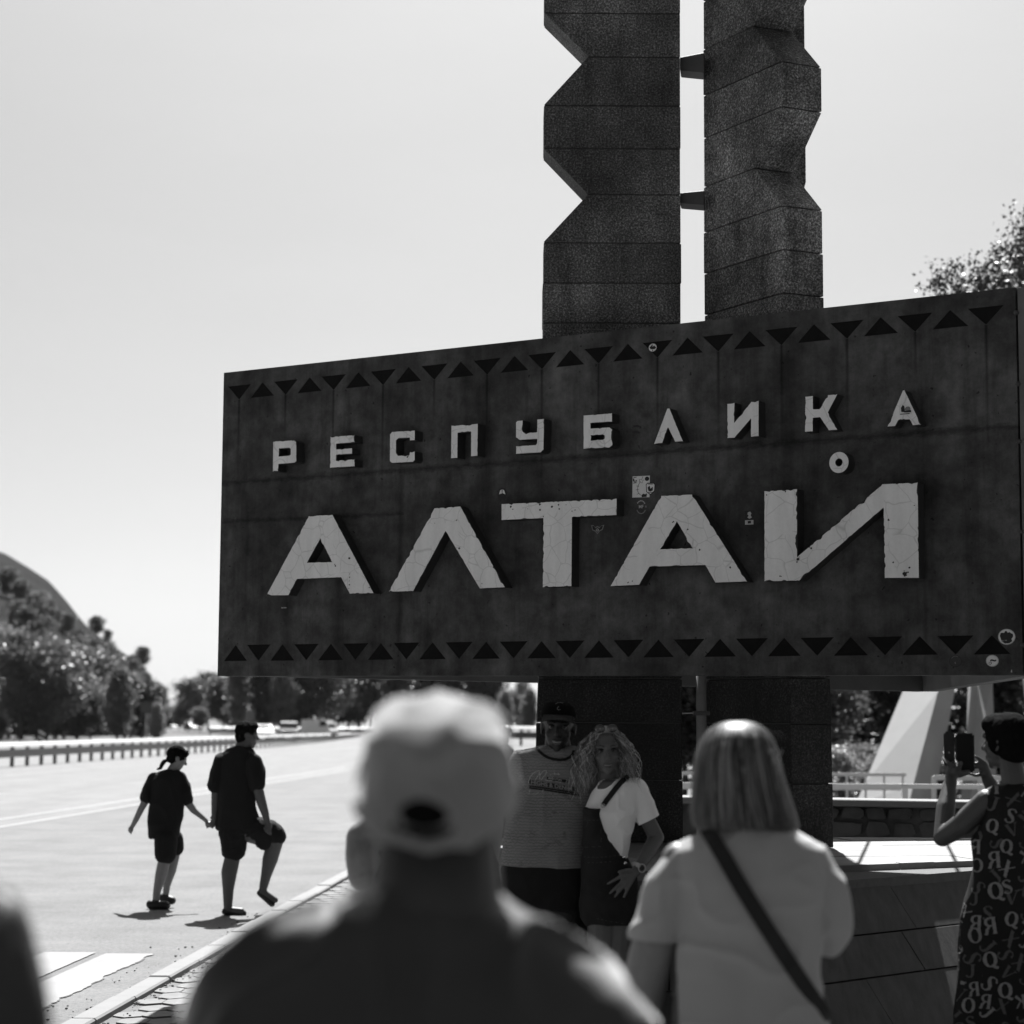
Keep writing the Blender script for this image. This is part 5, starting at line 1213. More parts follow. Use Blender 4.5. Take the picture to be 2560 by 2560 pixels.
for x in (1790, 1940): chain(bm, [P(x, 2880, Y2), P(x, 3120, Y2), P(x, 3390, Y2)], [.085, .055, .04]); cap(bm, P(x, 3400, Y2 - .02), P(x, 3402, Y2 + .12), .035, .03)
w2 = person(bm, V(P(1860, 3000, Y2).x, Y2, 0), 'woman with straight blonde bob and pale tee seen from behind, dark strap across her back', M['skin'], .008)
bm = bmesh.new()
sil(bm, [(2054, 1806, 1928, Y2 - .01, .062), (2067, 1778, 1962, Y2, .075), (2081, 1746, 2004, Y2, .088), (2098, 1716, 2034, Y2, .098), (2120, 1692, 2055, Y2, .106), (2160, 1676, 2064, Y2, .112), (2200, 1682, 2064, Y2, .120), (2260, 1684, 2056, Y2, .122), (2350, 1683, 2050, Y2, .122), (2440, 1678, 2048, Y2, .124), (2520, 1656, 2062, Y2, .13), (2600, 1640, 2078, Y2, .135), (2720, 1640, 2085, Y2, .135)], 40, .86)
chain(bm, [P(1716, 2168, Y2), P(1682, 2232, Y2), P(1640, 2346, Y2)], [.056, .062, .060])
chain(bm, [P(2022, 2164, Y2), P(2054, 2232, Y2), P(2068, 2300, Y2 + .01), P(2066, 2330, Y2 + .04)], [.055, .058, .054, .052])
def hem(co, nr): return co
me = fuse(bm, .006, 3, .0065, 10, 4, (.8, 1, 1))
bm = bmesh.new(); bm.from_mesh(me)   # sleeve ends cut flat
pc, pn = P(1628, 2349, Y2), V(-.06, 0, -1).normalized()
geo = [f for f in bm.faces if f.calc_center_median().x < P(1684, 2349, Y2).x and f.calc_center_median().z < pc.z + .12]
es = set(e for f in geo for e in f.edges); vss = set(v for f in geo for v in f.verts)
bmesh.ops.bisect_plane(bm, geom=list(geo) + list(es) + list(vss), plane_co=pc, plane_no=pn, clear_outer=True); me2 = bpy.data.meshes.new('m'); bm.to_mesh(me2); bm.free(); smooth(me2)
tee = link('t_shirt', me2, cloth('pale_tee', .31, .04, 500, .03), w2)
bv = lat(me)
pts = dens([b4(x, y, 0) and (1500 + x / 1.8226, 1650 + y / 1.8226) for x, y in ((490, 775), (560, 890), (640, 1030), (740, 1190), (840, 1345), (950, 1510), (985, 1560), (1060, 1680), (1120, 1780))], 6)
q = [proj(x, y, bv, .006) for x, y in pts]; q = [p for p in q if p is not None and abs(p.y - Y2) < .3]
def band(pts3, hw, th, n_=None):
    bm = bmesh.new(); prev = None
    for i, p in enumerate(pts3):
        d = (pts3[min(i + 1, len(pts3) - 1)] - pts3[max(i - 1, 0)]).normalized(); o_ = n_(p) if n_ else V(0, -1, 0); s = d.cross(o_).normalized(); o_ = s.cross(d)
        r_ = [bm.verts.new(p + s * a * hw + o_ * b * th) for a, b in ((-1, -1), (1, -1), (1, 1), (-1, 1))]
        if prev:
            for k in range(4): bm.faces.new((prev[k], prev[(k + 1) % 4], r_[(k + 1) % 4], r_[k]))
        else: bm.faces.new(r_[::-1])
        prev = r_
    bm.faces.new(prev); bmesh.ops.recalc_face_normals(bm, faces=bm.faces); return bm
bag = link('shoulder_strap', band(q, .0165, .003), gray('strap_webbing', .014, .7, .1, 20, .3, 300), None, q[0], label='dark strap running diagonally across the blonde woman\'s back', category='bag strap')
rg = P(2027, 2484, q[-1].y - .012); bm = bmesh.new()
tube(bm, [rg + V(math.cos(t) * .017, 0, math.sin(t) * .015) for t in [6.283 * k / 20 for k in range(21)]], .0035, 6); link('ring', smooth(mesh_of(bm)), M['dark_steel'], bag)
# hair: dark inner mass and thousands of thin straight locks over it
rowsH = [(1803, 1834, 1862, .02), (1810, 1806, 1886, .045), (1824, 1785, 1905, .066), (1844, 1769, 1922, .083), (1870, 1757, 1932, .094), (1915, 1747, 1944, .102), (1965, 1741, 1957, .102), (2015, 1738, 1975, .098), (2045, 1738, 1984, .095), (2072, 1744, 1990, .09)]
bm = bmesh.new(); sil(bm, [(y, l + 9, r_ - 9, Y2 + .012, d_ - .008) for y, l, r_, d_ in rowsH[:-1]], 30, .95); hb = link('hair', fuse(bm, .006, 2), hairmat('blonde_underlayer', .05, .1), w2)
rnd = random.Random(3); paths = []
for k in range(2600):
    a = rnd.uniform(0, 6.2832)
    if V(0, 1, 0).dot(V(math.cos(a), math.sin(a), 0)) > .72: continue
    pts = []; jit = rnd.gauss(0, .012); end = rnd.uniform(.93, 1.015) * (len(rowsH) - 1); dr = rnd.uniform(-.007, .006); wv = rnd.uniform(0, 6); part = rnd.uniform(0, 1) ** 3 * 3.2; dr += rnd.uniform(0, .006)
    n_ = 13
    for i in range(n_):
        t = part + (end - part) * (i / (n_ - 1)) ** 1.4; i0 = min(int(t), len(rowsH) - 2); fr = t - i0
        y, l, r_, d_ = [lerp(rowsH[i0][j], rowsH[i0 + 1][j], fr) for j in range(4)]
        c = (P(l, y, Y2) + P(r_, y, Y2)) / 2; hw = (P(r_, y, Y2) - P(l, y, Y2)).length / 2 + dr; aa = a + jit * i + .015 * math.sin(wv + i * .8)
        ca, sa = math.cos(aa), math.sin(aa); ca = math.copysign(abs(ca) ** .95, ca)
        pts.append(c + V(ca * hw, sa * (d_ + dr) + .012, 0))
    tg = V(-math.sin(a), math.cos(a), 0); paths.append((pts, tg))
hr = link('lock', ribbons(paths, .0022), M['blonde'], hb, kind='stuff')
paths = []
for k in range(60):   # flyaway hairs
    a = rnd.uniform(3.3, 6.1); s = rnd.uniform(.2, .95); base = P(lerp(1745, 1965, s), 1990, Y2 - .07); pts = [base + V(rnd.gauss(0, .006) + math.cos(a) * .004 * i, 0, .1 - .028 * i) for i in range(8)]; paths.append((pts, V(1, 0, 0)))
for k in range(50):
    s = rnd.uniform(-1, 1); pts = [P(1852 + s * 70, 1812 + 22 * s * s, Y2) + V(s * .01 * i + rnd.gauss(0, .002), rnd.gauss(0, .01), .003 * i - .0012 * i * i) for i in range(6)]; paths.append((pts, V(0, 1, 0)))
link('flyaway_lock', ribbons(paths, .0005), M['blonde'], hb, kind='stuff')
bm = bmesh.new(); sil(bm, [(2690, 1645, 2080, Y2, .13), (2900, 1650, 2080, Y2, .13), (3020, 1680, 2050, Y2, .12)])
for x in (1785, 1945): cap(bm, P(x, 2950, Y2), P(x, 3360, Y2), .09, .06)
link('trousers', fuse(bm, .012, 2), M['black_cloth'], w2)

XF[0] = None

# ---- 3. man posing under the sign
Y3 = 10.0; c1 = lambda X, Y_: (1180 + X / 6.037, 1680 + Y_ / 6.037); c3 = lambda X, Y_: (1200 + X / 3.864, 1950 + Y_ / 3.864)
Mh = head_M(P(1396, 1819, Y3 - .02), V(-.06, -1, -.04), V(.05, 0, 1), s=1.03)
bm = bmesh.new(); add_head(bm, Mh); cap(bm, P(1394, 1850, Y3 + .02), P(1396, 1890, Y3 + .01), .062, .07)
sil(bm, [(1885, 1320, 1470, Y3, .07), (1920, 1300, 1480, Y3, .09), (2100, 1280, 1470, Y3, .12), (2300, 1275, 1460, Y3, .12)])
chain(bm, [P(1312, 1915, Y3), P(1277, 1990, Y3), P(1263, 2068, Y3 + .06), P(1300, 2130, Y3 + .20)], [.038, .048, .040, .03])
chain(bm, [P(1476, 1915, Y3), P(1520, 1985, Y3 + .12), P(1500, 2080, Y3 + .20)], [.038, .048, .035])
ell(bm, P(1322, 2150, Y3 + .22), (.04, .03, .03)); ell(bm, P(1490, 2105, Y3 + .21), (.03, .03, .045))
for x in (1300, 1412): chain(bm, [P(x, 2270, Y3), P(x + 2, 2460, Y3 - .01), P(x, 2655, Y3)], [.085, .055, .04]); cap(bm, P(x, 2672, Y3 + .04), P(x - 2, 2680, Y3 - .16), .04, .035)
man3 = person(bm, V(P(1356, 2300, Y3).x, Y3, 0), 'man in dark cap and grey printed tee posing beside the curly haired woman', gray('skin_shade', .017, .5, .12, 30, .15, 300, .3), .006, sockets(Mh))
face_parts(man3, Mh, smile=True, lipm=M['lip'])
bm = bmesh.new(); sil(bm, [(1752, 1384, 1402, Y3 + .0, .03), (1756, 1366, 1420, Y3, .07), (1766, 1356, 1433, Y3, .092), (1780, 1353, 1439, Y3, .10), (1793, 1353, 1440, Y3, .102)], 28, .95)
def tocap(me): return me
ct = link('cap', fuse(bm, .005, 2), gray('black_cap', .006, .95, .2, 8, spec=.02), man3)
bm = bmesh.new(); rr = []
for i in range(13):
    a = -1.25 + 2.5 * i / 12; p = Mh @ V(math.sin(a) * .074, .075 + .0, .052 - .0 + .006 * math.cos(a)); q = Mh @ V(math.sin(a) * .082, .078 + .075 * math.cos(a), .040 - .016 * abs(math.sin(a)) ** 2); rr.append((p, q))
va = [[bm.verts.new(x) for x in (p, q, q + V(0, 0, .004), p + V(0, 0, .006))] for p, q in rr]
for a, b in zip(va, va[1:]):
    for k in range(4): bm.faces.new((a[k], a[(k + 1) % 4], b[(k + 1) % 4], b[k]))
bmesh.ops.recalc_face_normals(bm, faces=bm.faces); link('brim', bm, M['black_cloth'], ct)
cb_ = lat(ct.data); ct_off = ORG[ct]
bvw = BVHTree.FromPolygons([v.co + ct_off for v in ct.data.vertices], [p.vertices[:] for p in ct.data.polygons])
decal('emblem', strip_polys(dens([c1(x, y) for x, y in ((1262, 482), (1285, 466), (1320, 460), (1355, 462), (1388, 474))], 5)[::1], 1.6)[::2] + strip_polys([c1(x, y) for x, y in ((1308, 522), (1292, 535), (1288, 555), (1298, 570), (1318, 570), (1334, 566))], 1.5) + strip_polys([c1(1300, 520), c1(1312, 528)], 1.8), bvw, gray('cap_stitching', .13, .6), ct, .003)
# printed tee: rows of handwriting woven over grey
def scribble():
    m, t, b = new_mat('handwriting_print_tee'); c = coords(t); sx = node(t, 'ShaderNodeSeparateXYZ'); t.links.new(c, sx.inputs[0]); Z = sx.outputs[2]
    zz = math_(t, 'ADD', Z, math_(t, 'MULTIPLY', nz(t, mapping(t, c, (2.2, 2.2, 2)), 1, 3), .03)); row = math_(t, 'FRACT', math_(t, 'MULTIPLY', zz, 72)); cell = math_(t, 'FLOOR', math_(t, 'MULTIPLY', zz, 72))
    cx = node(t, 'ShaderNodeCombineXYZ'); t.links.new(math_(t, 'MULTIPLY', sx.outputs[0], 150), cx.inputs[0]); t.links.new(math_(t, 'MULTIPLY', cell, 7.3), cx.inputs[1])
    wv = node(t, 'ShaderNodeTexNoise'); wv.inputs['Scale'].default_value = 1; wv.inputs['Detail'].default_value = 3; t.links.new(cx.outputs[0], wv.inputs['Vector'])
    d = math_(t, 'ABSOLUTE', math_(t, 'SUBTRACT', row, math_(t, 'MULTIPLY_ADD', wv.outputs[0], 2.4, -.7)))
    ink = math_(t, 'SUBTRACT', 1.0, math_(t, 'DIVIDE', d, .26), clamp=True)
    gate = ramp(t, nz(t, mapping(t, c, (3, 3, 9)), 1, 4), [(.30, .25), (.55, 1)]); ink = math_(t, 'MULTIPLY', ink, gate)
    blot = ramp(t, nz(t, c, 16, 3), [(.28, .55), (.40, 1)])
    f = math_(t, 'MULTIPLY', math_(t, 'MULTIPLY', math_(t, 'SUBTRACT', 1.0, math_(t, 'MULTIPLY', ink, .62)), blot), .17)
    cc = node(t, 'ShaderNodeCombineColor')
    for i in range(3): t.links.new(f, cc.inputs[i])
    t.links.new(cc.outputs[0], b.inputs['Base Color']); b.inputs['Roughness'].default_value = .9; b.inputs['Specular IOR Level'].default_value = .1; return m
M['tee3'] = scribble()
bm = bmesh.new()
sil(bm, [(1866, 1350, 1432, Y3 + .01, .075), (1871, 1318, 1462, Y3, .085), (1880, 1296, 1482, Y3, .095), (1900, 1286, 1494, Y3, .108), (1940, 1286, 1497, Y3, .118), (1990, 1277, 1496, Y3, .125), (2040, 1266, 1492, Y3 - .01, .135), (2095, 1260, 1486, Y3 - .015, .142), (2140, 1256, 1478, Y3 - .015, .143), (2166, 1251, 1474, Y3 - .01, .142, -3)], 40, .88)
chain(bm, [P(1304, 1903, Y3), P(1286, 1945, Y3), P(1275, 1990, Y3)], [.058, .066, .070]); chain(bm, [P(1486, 1903, Y3), P(1512, 1960, Y3 + .07)], [.058, .066])
me = fuse(bm, .006, 3, .006, 7, 11, (1, 1, .7)); t3 = link('t_shirt', me, M['tee3'], man3)
tb = BVHTree.FromPolygons([v.co + ORG[t3] for v in me.vertices], [p.vertices[:] for p in me.polygons])
cr = dens([c1(x, y) for x, y in ((966, 1100), (985, 1150), (1025, 1205), (1080, 1252), (1150, 1292), (1240, 1318), (1330, 1328), (1410, 1318), (1480, 1282), (1520, 1240), (1538, 1180))], 3)
decal('neckband', strip_polys(cr, 7), tb, M['black_cloth'], t3, .004)
slope = (1785 - 1672) / (1590 - 900)
def ptxt(s, x0, y0, size, mat, sh=slope, bold=.02, wid=1.0, bvh=tb, parent=t3, cropf=c1, nm='print', off=.004):
    cu_ = bpy.data.curves.new('t', 'FONT'); cu_.body = s; cu_.size = 1; cu_.offset = bold; cu_.space_character = 1.02
    o = bpy.data.objects.new('t', cu_); scene.collection.objects.link(o); dg = bpy.context.evaluated_depsgraph_get(); me = bpy.data.meshes.new_from_object(o.evaluated_get(dg)); bpy.data.objects.remove(o)
    vs_ = []; 
    for v in me.vertices:
        x, y = v.co.x * size * wid, v.co.y * size; q = proj(*cropf(x0 + x, y0 - y + x * sh), bvh, off); vs_.append(q if q is not None else P(*cropf(x0 + x, y0 - y + x * sh), Y3 - .13))
    me2 = pyd(vs_, [p.vertices[:] for p in me.polygons]); return link(nm, me2, mat, parent)
pk, pg_, plt = gray('print_black', .01, .8), gray('print_grey', .10, .8), gray('print_pale', .42, .8)
decal('print', [[c1(x0, 1622 + (x0 - 862) * slope), c1(x1, 1622 + (x1 - 862) * slope), c1(x1, 1690 + (x1 - 862) * slope), c1(x0, 1690 + (x0 - 862) * slope)] for x0, x1 in [(862 + 38 * i, 862 + 38 * (i + 1)) for i in range(19)]], tb, gray('print_band', .022, .8), t3, .003)
ptxt('HIGHS & DENIM', 888, 1688, 84, gray('print_letters', .20, .8), bold=.03, wid=1.02, off=.005)
for y0, y1 in ((1708, 1728), (1736, 1758)): decal('print', [[c1(x0, y0 + (x0 - 862) * slope * .9), c1(x1, y0 + (x1 - 862) * slope * .9), c1(x1, y1 + (x1 - 862) * slope * .9), c1(x0, y1 + (x0 - 862) * slope * .9)] for x0, x1 in [(862 + 38 * i, 862 + 38 * (i + 1)) for i in range(20)]], tb, pk, t3, .004)
decal('print', [[c1(x0, 1580 + (x0 - 1130) * slope), c1(x1, 1580 + (x1 - 1130) * slope), c1(x1, 1624 + (x1 - 1130) * slope), c1(x0, 1624 + (x0 - 1130) * slope)] for x0, x1 in [(1130 + 39 * i, 1130 + 39 * (i + 1)) for i in range(8)]], tb, pk, t3, .005)
ptxt('ESSENTIAL', 1150, 1612, 34, plt, bold=.01, wid=1.3, off=.0065)
sc_ = [[(860, 1680), (850, 1660), (866, 1620), (880, 1580), (920, 1530), (970, 1500), (1000, 1490), (1020, 1500), (1010, 1540), (980, 1590), (955, 1635)], [(1025, 1530), (1022, 1580), (1025, 1625)], [(1028, 1560), (1060, 1510), (1095, 1487), (1120, 1490), (1128, 1510), (1100, 1560), (1065, 1600), (1040, 1630)], [(1245, 1515), (1250, 1555)], [(1300, 1520), (1310, 1560)], [(1235, 1535), (1330, 1545)], [(1470, 1600), (1545, 1602)], [(1430, 1620), (1422, 1675)], [(1470, 1620), (1462, 1685)], [(1510, 1690), (1530, 1650), (1560, 1655), (1545, 1700)], [(1570, 1700), (1590, 1670), (1600, 1710)], [(875, 1770), (860, 1840)], [(905, 1840), (960, 1842), (1010, 1820)], [(1078, 1770), (1062, 1810)], [(1180, 1550), (1186, 1556)], [(1105, 1632), (1215, 1640)], [(1255, 1650), (1345, 1665)]]
decal('print', [q_ for s in sc_ for q_ in strip_polys([c1(*p) for p in dens(s, 3)], 1.1)], tb, plt, t3, .0075, kind='stuff')
bm = bmesh.new(); sil(bm, [(2150, 1258, 1470, Y3, .13), (2220, 1246, 1472, Y3, .135), (2275, 1241, 1470, Y3, .13)], 30)
cap(bm, P(1292, 2240, Y3), P(1286, 2400, Y3), .105, .09); cap(bm, P(1418, 2240, Y3), P(1420, 2400, Y3), .105, .09); link('shorts', fuse(bm, .008, 2, .006, 7, 2), M['black_cloth'], man3)

# ---- 4. curly haired woman in denim overalls, hand on hip
Y4 = 9.85; c2_ = lambda X, Y_: (1430 + X / 6.44, 1780 + Y_ / 6.44)
Mh = head_M(P(1517, 1877, Y4), V(-.02, -1, -.05), V(-.05, 0, 1), s=.98)
bm = bmesh.new(); add_head(bm, Mh); cap(bm, P(1520, 1910, Y4 + .02), P(1524, 1965, Y4 + .02), .046, .05)
sil(bm, [(1962, 1500, 1565, Y4, .045), (1984, 1485, 1580, Y4, .065), (2060, 1475, 1570, Y4, .09), (2130, 1470, 1560, Y4, .08), (2210, 1460, 1590, Y4, .1), (2290, 1462, 1590, Y4, .1)])
chain(bm, [P(1592, 1982, Y4), P(1619, 2050, Y4), P(1641, 2094, Y4 + .02), P(1621, 2130, Y4 - .05), P(1600, 2165, Y4 - .13)], [.032, .038, .038, .034, .025])
chain(bm, [P(1500, 1995, Y4 + .05), P(1470, 2030, Y4 + .09), P(1450, 2080, Y4 + .16)], [.03, .036, .03])
wr, pm = P(1600, 2165, Y4 - .13), P(1574, 2192, Y4 - .165)
cap(bm, wr, P(1588, 2180, Y4 - .15), .024, .024); kn = [P(1553, 2190, Y4 - .175), P(1557, 2203, Y4 - .178), P(1564, 2210, Y4 - .176), P(1573, 2213, Y4 - .17)]
for k_ in kn: cap(bm, P(1588, 2180, Y4 - .15), k_, .017, .011)
ft = [[(1538, 2199), (1520, 2209)], [(1541, 2218), (1525, 2233)], [(1550, 2226), (1537, 2241)], [(1566, 2229), (1560, 2243)]]
for k_, f_ in zip(kn, ft):
    chain(bm, [k_, P(*f_[0], Y4 - .182), P(*f_[1], Y4 - .175)], [.0095, .0082, .0065])
chain(bm, [P(1590, 2178, Y4 - .155), P(1567, 2176, Y4 - .18), P(1548, 2180, Y4 - .185)], [.013, .0105, .008])
for x, x2, x3 in ((1512, 1505, 1500), (1556, 1540, 1530)): chain(bm, [P(x, 2290, Y4), P(x2, 2480, Y4 - .04), P(x3, 2680, Y4)], [.088, .055, .036]); cap(bm, P(x3, 2700, Y4 + .03), P(x3 - 5, 2710, Y4 - .14), .035, .03)
w4 = person(bm, V(P(1525, 2300, Y4).x, Y4, 0), 'smiling woman with curly hair, white tee and denim overalls, hand on her hip', gray('skin_fair', .088, .5, .1, 30, .1, 300), .005, sockets(Mh))
face_parts(w4, Mh, smile=True, brow=M['brown_hair'])
bm = bmesh.new()
sil(bm, [(1947, 1505, 1578, Y4 + .01, .062), (1955, 1495, 1594, Y4, .078), (1968, 1488, 1600, Y4, .09), (2000, 1471, 1594, Y4, .105), (2030, 1460, 1591, Y4 - .01, .115), (2070, 1462, 1585, Y4, .105), (2110, 1464, 1574, Y4, .1), (2150, 1464, 1570, Y4, .1)], 36, .9)
chain(bm, [P(1592, 1972, Y4), P(1606, 2010, Y4), P(1619, 2048, Y4)], [.050, .058, .060])
me = fuse(bm, .005, 3, .007, 11, 21, (1, 1, .7)); bm = bmesh.new(); bm.from_mesh(me); pc, pn = P(1619, 2052, Y4), (P(1633, 2080, Y4) - P(1619, 2052, Y4)).normalized()
geo = [f for f in bm.faces if (f.calc_center_median() - pc).length < .13 and f.calc_center_median().x > P(1594, 2050, Y4).x]
bmesh.ops.bisect_plane(bm, geom=geo + list(set(e for f in geo for e in f.edges)) + list(set(v for f in geo for v in f.verts)), plane_co=pc, plane_no=pn, clear_outer=True); me2 = bpy.data.meshes.new('m'); bm.to_mesh(me2); bm.free(); smooth(me2)
t4 = link('t_shirt', me2, cloth('white_tee', .72, .04, 500, .03), w4)
denim = gray('dark_denim', .017, .9, .3, 9, .4, 300, .15, .003, fuzz=.25)
tb4 = BVHTree.FromPolygons([v.co + ORG[t4] for v in me2.vertices], [p.vertices[:] for p in me2.polygons])
nl = dens([c2_(x, y) for x, y in ((395, 1150), (402, 1250), (470, 1262), (550, 1240), (640, 1180), (700, 1110), (742, 1030))], 3); decal('neckband', strip_polys(nl, 3.2), tb4, cloth('white_rib', .8), t4, .003)
lf_, rt_ = [(980, 445), (1100, 420), (1245, 404)], [(980, 740), (1030, 740), (1110, 700), (1180, 640), (1245, 540)]
skp = []
for k in range(18):
    y0, y1 = 985 + k * 14.2, 985 + (k + 1) * 14.2
    for j in range(8): skp.append([c2_(lerp(interp(lf_, y), interp(rt_, y), t), y) for y, t in ((y0, j / 8), (y0, (j + 1) / 8), (y1, (j + 1) / 8), (y1, j / 8))])
decal('neckline_skin', skp, tb4, gray('skin_fair2', .088, .5), t4, .002)
bm = bmesh.new(); yy = Y4 - .012
sil(bm, [(2018, 1458, 1511, yy - .012, .112), (2040, 1455, 1510, yy, .118), (2075, 1455, 1521, yy, .115), (2108, 1456, 1541, yy, .108), (2134, 1457, 1564, yy, .104), (2150, 1455, 1574, Y4, .108), (2190, 1452, 1590, Y4, .118), (2240, 1451, 1603, Y4, .124), (2275, 1455, 1606, Y4, .122)], 36, .9)
cap(bm, P(1548, 2250, Y4), P(1542, 2272, Y4), .108, .104); cap(bm, P(1500, 2250, Y4), P(1500, 2275, Y4), .098, .098); sil(bm, [(2230, 1455, 1604, Y4, .12), (2308, 1462, 1598, Y4, .115)])
ov = link('overalls', fuse(bm, .006, 2, .006, 8, 31, (1, 1, .8)), denim, w4)
def front(x, y, off=.0): 
    h = proj(x, y, tb4, .006 + off); return h if h is not None else P(x, y, Y4 - .12)
link('strap', band([front(x, y) for x, y in [c2_(*p) for p in dens([(905, 1035), (850, 1075), (770, 1150), (700, 1235), (620, 1340), (560, 1420), (505, 1500)], 3)]], .0125, .003), denim, ov)
bm = bmesh.new(); ctr = front(*c2_(500, 1510), .012); tube(bm, [ctr + V(math.cos(t) * .010, 0, math.sin(t) * .008) for t in [6.283 * k / 10 for k in range(11)]], .002, 5); link('buckle', bm, M['steel'], ov)
ob4 = BVHTree.FromPolygons([v.co + ORG[ov] for v in ov.data.vertices], [p.vertices[:] for p in ov.data.polygons])
for x, y in ((1390, 742), (1403, 804)):
    h = proj(*c3(x, y), ob4, .003) or P(*c3(x, y), Y4 - .1); bm = bmesh.new(); ell(bm, h, (.0085, .004, .0085), None, 12, 6); link('button', smooth(mesh_of(bm)), M['chrome'], ov)
seam_m = gray('denim_stitching', .07, .9)
for s in ([(1000, 742), (1120, 748), (1250, 740), (1370, 722)], [(1040, 800), (1160, 796), (1290, 788)], [(1200, 285), (1195, 350), (1250, 480), (1330, 620), (1392, 700)], [(935, 380), (1040, 385), (1035, 440), (1000, 462), (940, 450), (935, 380)], [(1050, 390), (1165, 388), (1172, 640), (985, 652)], [(1130, 1340), (1250, 1365), (1420, 1395)]):
    decal('seam', strip_polys(dens([c3(*p) for p in s], 6), .9)[::2], ob4, seam_m, ov, .003)
wt = empty('wristwatch', P(1603, 2168, Y4 - .16), label='round wristwatch with a pale band on the curly haired woman\'s wrist', category='watch')
bm = bmesh.new(); q = P(*c3(1565, 852), Y4 - .175); tube(bm, [q + V(math.cos(t) * .0165, 0, math.sin(t) * .019) for t in [6.283 * k / 20 for k in range(21)]], .003, 6); link('case', smooth(mesh_of(bm)), M['steel'], wt)
bm = bmesh.new(); cap(bm, q + V(0, .003, 0), q + V(0, .006, 0), .012, .012, 16); link('dial', smooth(mesh_of(bm)), M['black'], wt)
link('band', band([P(*c3(x, y), Y4 - d_) for x, y, d_ in ((1478, 815, .115), (1495, 812, .145), (1520, 818, .168), (1548, 832, .176))], .0105, .002), gray('watch_band', .33, .6), wt)
# curls
rnd = random.Random(8); paths = []; inv = Mh
for k in range(1500):
    a = rnd.uniform(-2.85, 2.85); el = rnd.uniform(.25, 1.5)      # angle around the head measured from the back
    d0 = V(math.sin(a) * math.cos(el), -math.cos(a) * math.cos(el), math.sin(el)); root = Mh @ (V(0, -.012, .03) + V(d0.x * .079, d0.y * .10, d0.z * .088))
    if abs(a) > 2.0 and el < .75: continue
    side = 1 if (root.x - Mh.translation.x) > 0 else -1; out_w = rnd.uniform(.045, .105); ln = rnd.uniform(.20, .33) * (.75 + .25 * abs(math.sin(a))); fr = rnd.uniform(.007, .016); ph = rnd.uniform(0, 6.28); turns = rnd.uniform(1.8, 3.4); r0 = V(root.x - Mh.translation.x, root.y - Mh.translation.y, 0)
    if r0.length < .02: r0 = V(side * .03, .02, 0)
    r0 = r0.normalized(); pts = []
    if r0.y < -.6: r0 = V(side * .8, -.4, 0).normalized()
    for i in range(20):
        t = i / 19; g_ = V(r0.x, r0.y * .8, 0) * (out_w * math.sin(min(t * 1.9, 1.57)) ) + V(0, 0, -ln * t ** 1.25 + .012 * math.sin(t * 3.14))
        cz_ = V(math.cos(ph + turns * 6.28 * t), math.sin(ph + turns * 6.28 * t), .25 * math.cos(ph + 2 + turns * 6.28 * t)) * fr * min(1, t * 3)
        p = root + g_ + cz_
        pts.append(p)
    paths.append((pts, V(rnd.gauss(0, .4), rnd.gauss(0, .4), .9).normalized()))
hs = bmesh.new(); k = len(hs.verts); ell(hs, (0, -.016, .036), (.080, .100, .086), None, 24, 14)
for v in hs.verts: v.co = Mh @ v.co
hs.faces.ensure_lookup_table(); bmesh.ops.delete(hs, geom=[f for f in hs.faces if (Mh.inverted() @ f.calc_center_median()).y > .045 and (Mh.inverted() @ f.calc_center_median()).z < .085], context='FACES')
hb = link('hair', smooth(mesh_of(hs)), hairmat('curly_underlayer', .04, .1), w4)
link('curl', ribbons(paths, .0016), M['curly'], hb, kind='stuff')
sg = empty('sunglasses', Mh @ V(0, .06, .11), label='dark sunglasses pushed up on the curly haired woman\'s head', category='sunglasses')
for s in (-1, 1):
    bm = bmesh.new(); ell(bm, (s * .030, .066, .112), (.026, .006, .020), None, 16, 8)
    for v in bm.verts: v.co = Mh @ v.co
    link('lens', smooth(mesh_of(bm)), M['glass'], sg)
    bm = bmesh.new(); tube(bm, [Mh @ V(s * .056, .066, .114), Mh @ V(s * .078, .02, .07), Mh @ V(s * .083, -.03, .03)], .002, 5); link('temple', bm, M['black'], sg)

# ---- 5. woman taking a picture with her phone
Y5 = 9.0; c6 = lambda X, Y_: (2300 + X / 4.83, 1750 + Y_ / 4.83)
fd = V(-.66, .75, .02); Mh = head_M(P(2514, 1856, Y5), fd, s=1.04)
bm = bmesh.new(); add_head(bm, Mh); cap(bm, P(2524, 1890, Y5 - .01), P(2536, 1958, Y5 - .02), .05, .055)
sil(bm, [(1960, 2490, 2600, Y5, .07), (1990, 2468, 2640, Y5, .09), (2060, 2465, 2640, Y5, .11), (2200, 2450, 2640, Y5, .12), (2400, 2430, 2660, Y5, .12), (2560, 2440, 2650, Y5, .11)])
chain(bm, [P(2466, 2002, Y5), P(2404, 2062, Y5 + .04), P(2356, 2094, Y5 + .10)], [.052, .051, .040]); chain(bm, [P(2356, 2094, Y5 + .10), P(2364, 2020, Y5 + .18), P(2378, 1942, Y5 + .26)], [.040, .043, .026])
cap(bm, P(2378, 1942, Y5 + .26), P(2388, 1915, Y5 + .27), .028, .026)
for a, b, c_ in (((2385, 1918), (2370, 1908), (2360, 1896)), ((2388, 1922), (2374, 1922), (2361, 1914)), ((2384, 1930), (2372, 1931), (2361, 1926)), ((2395, 1925), (2402, 1908), (2396, 1914))): chain(bm, [P(*a, Y5 + .25), P(*b, Y5 + .22), P(*c_, Y5 + .30)], [.012, .0095, .008])
chain(bm, [P(2390, 1930, Y5 + .26), P(2400, 1936, Y5 + .26), P(2420, 1930, Y5 + .27)], [.02, .016, .012])
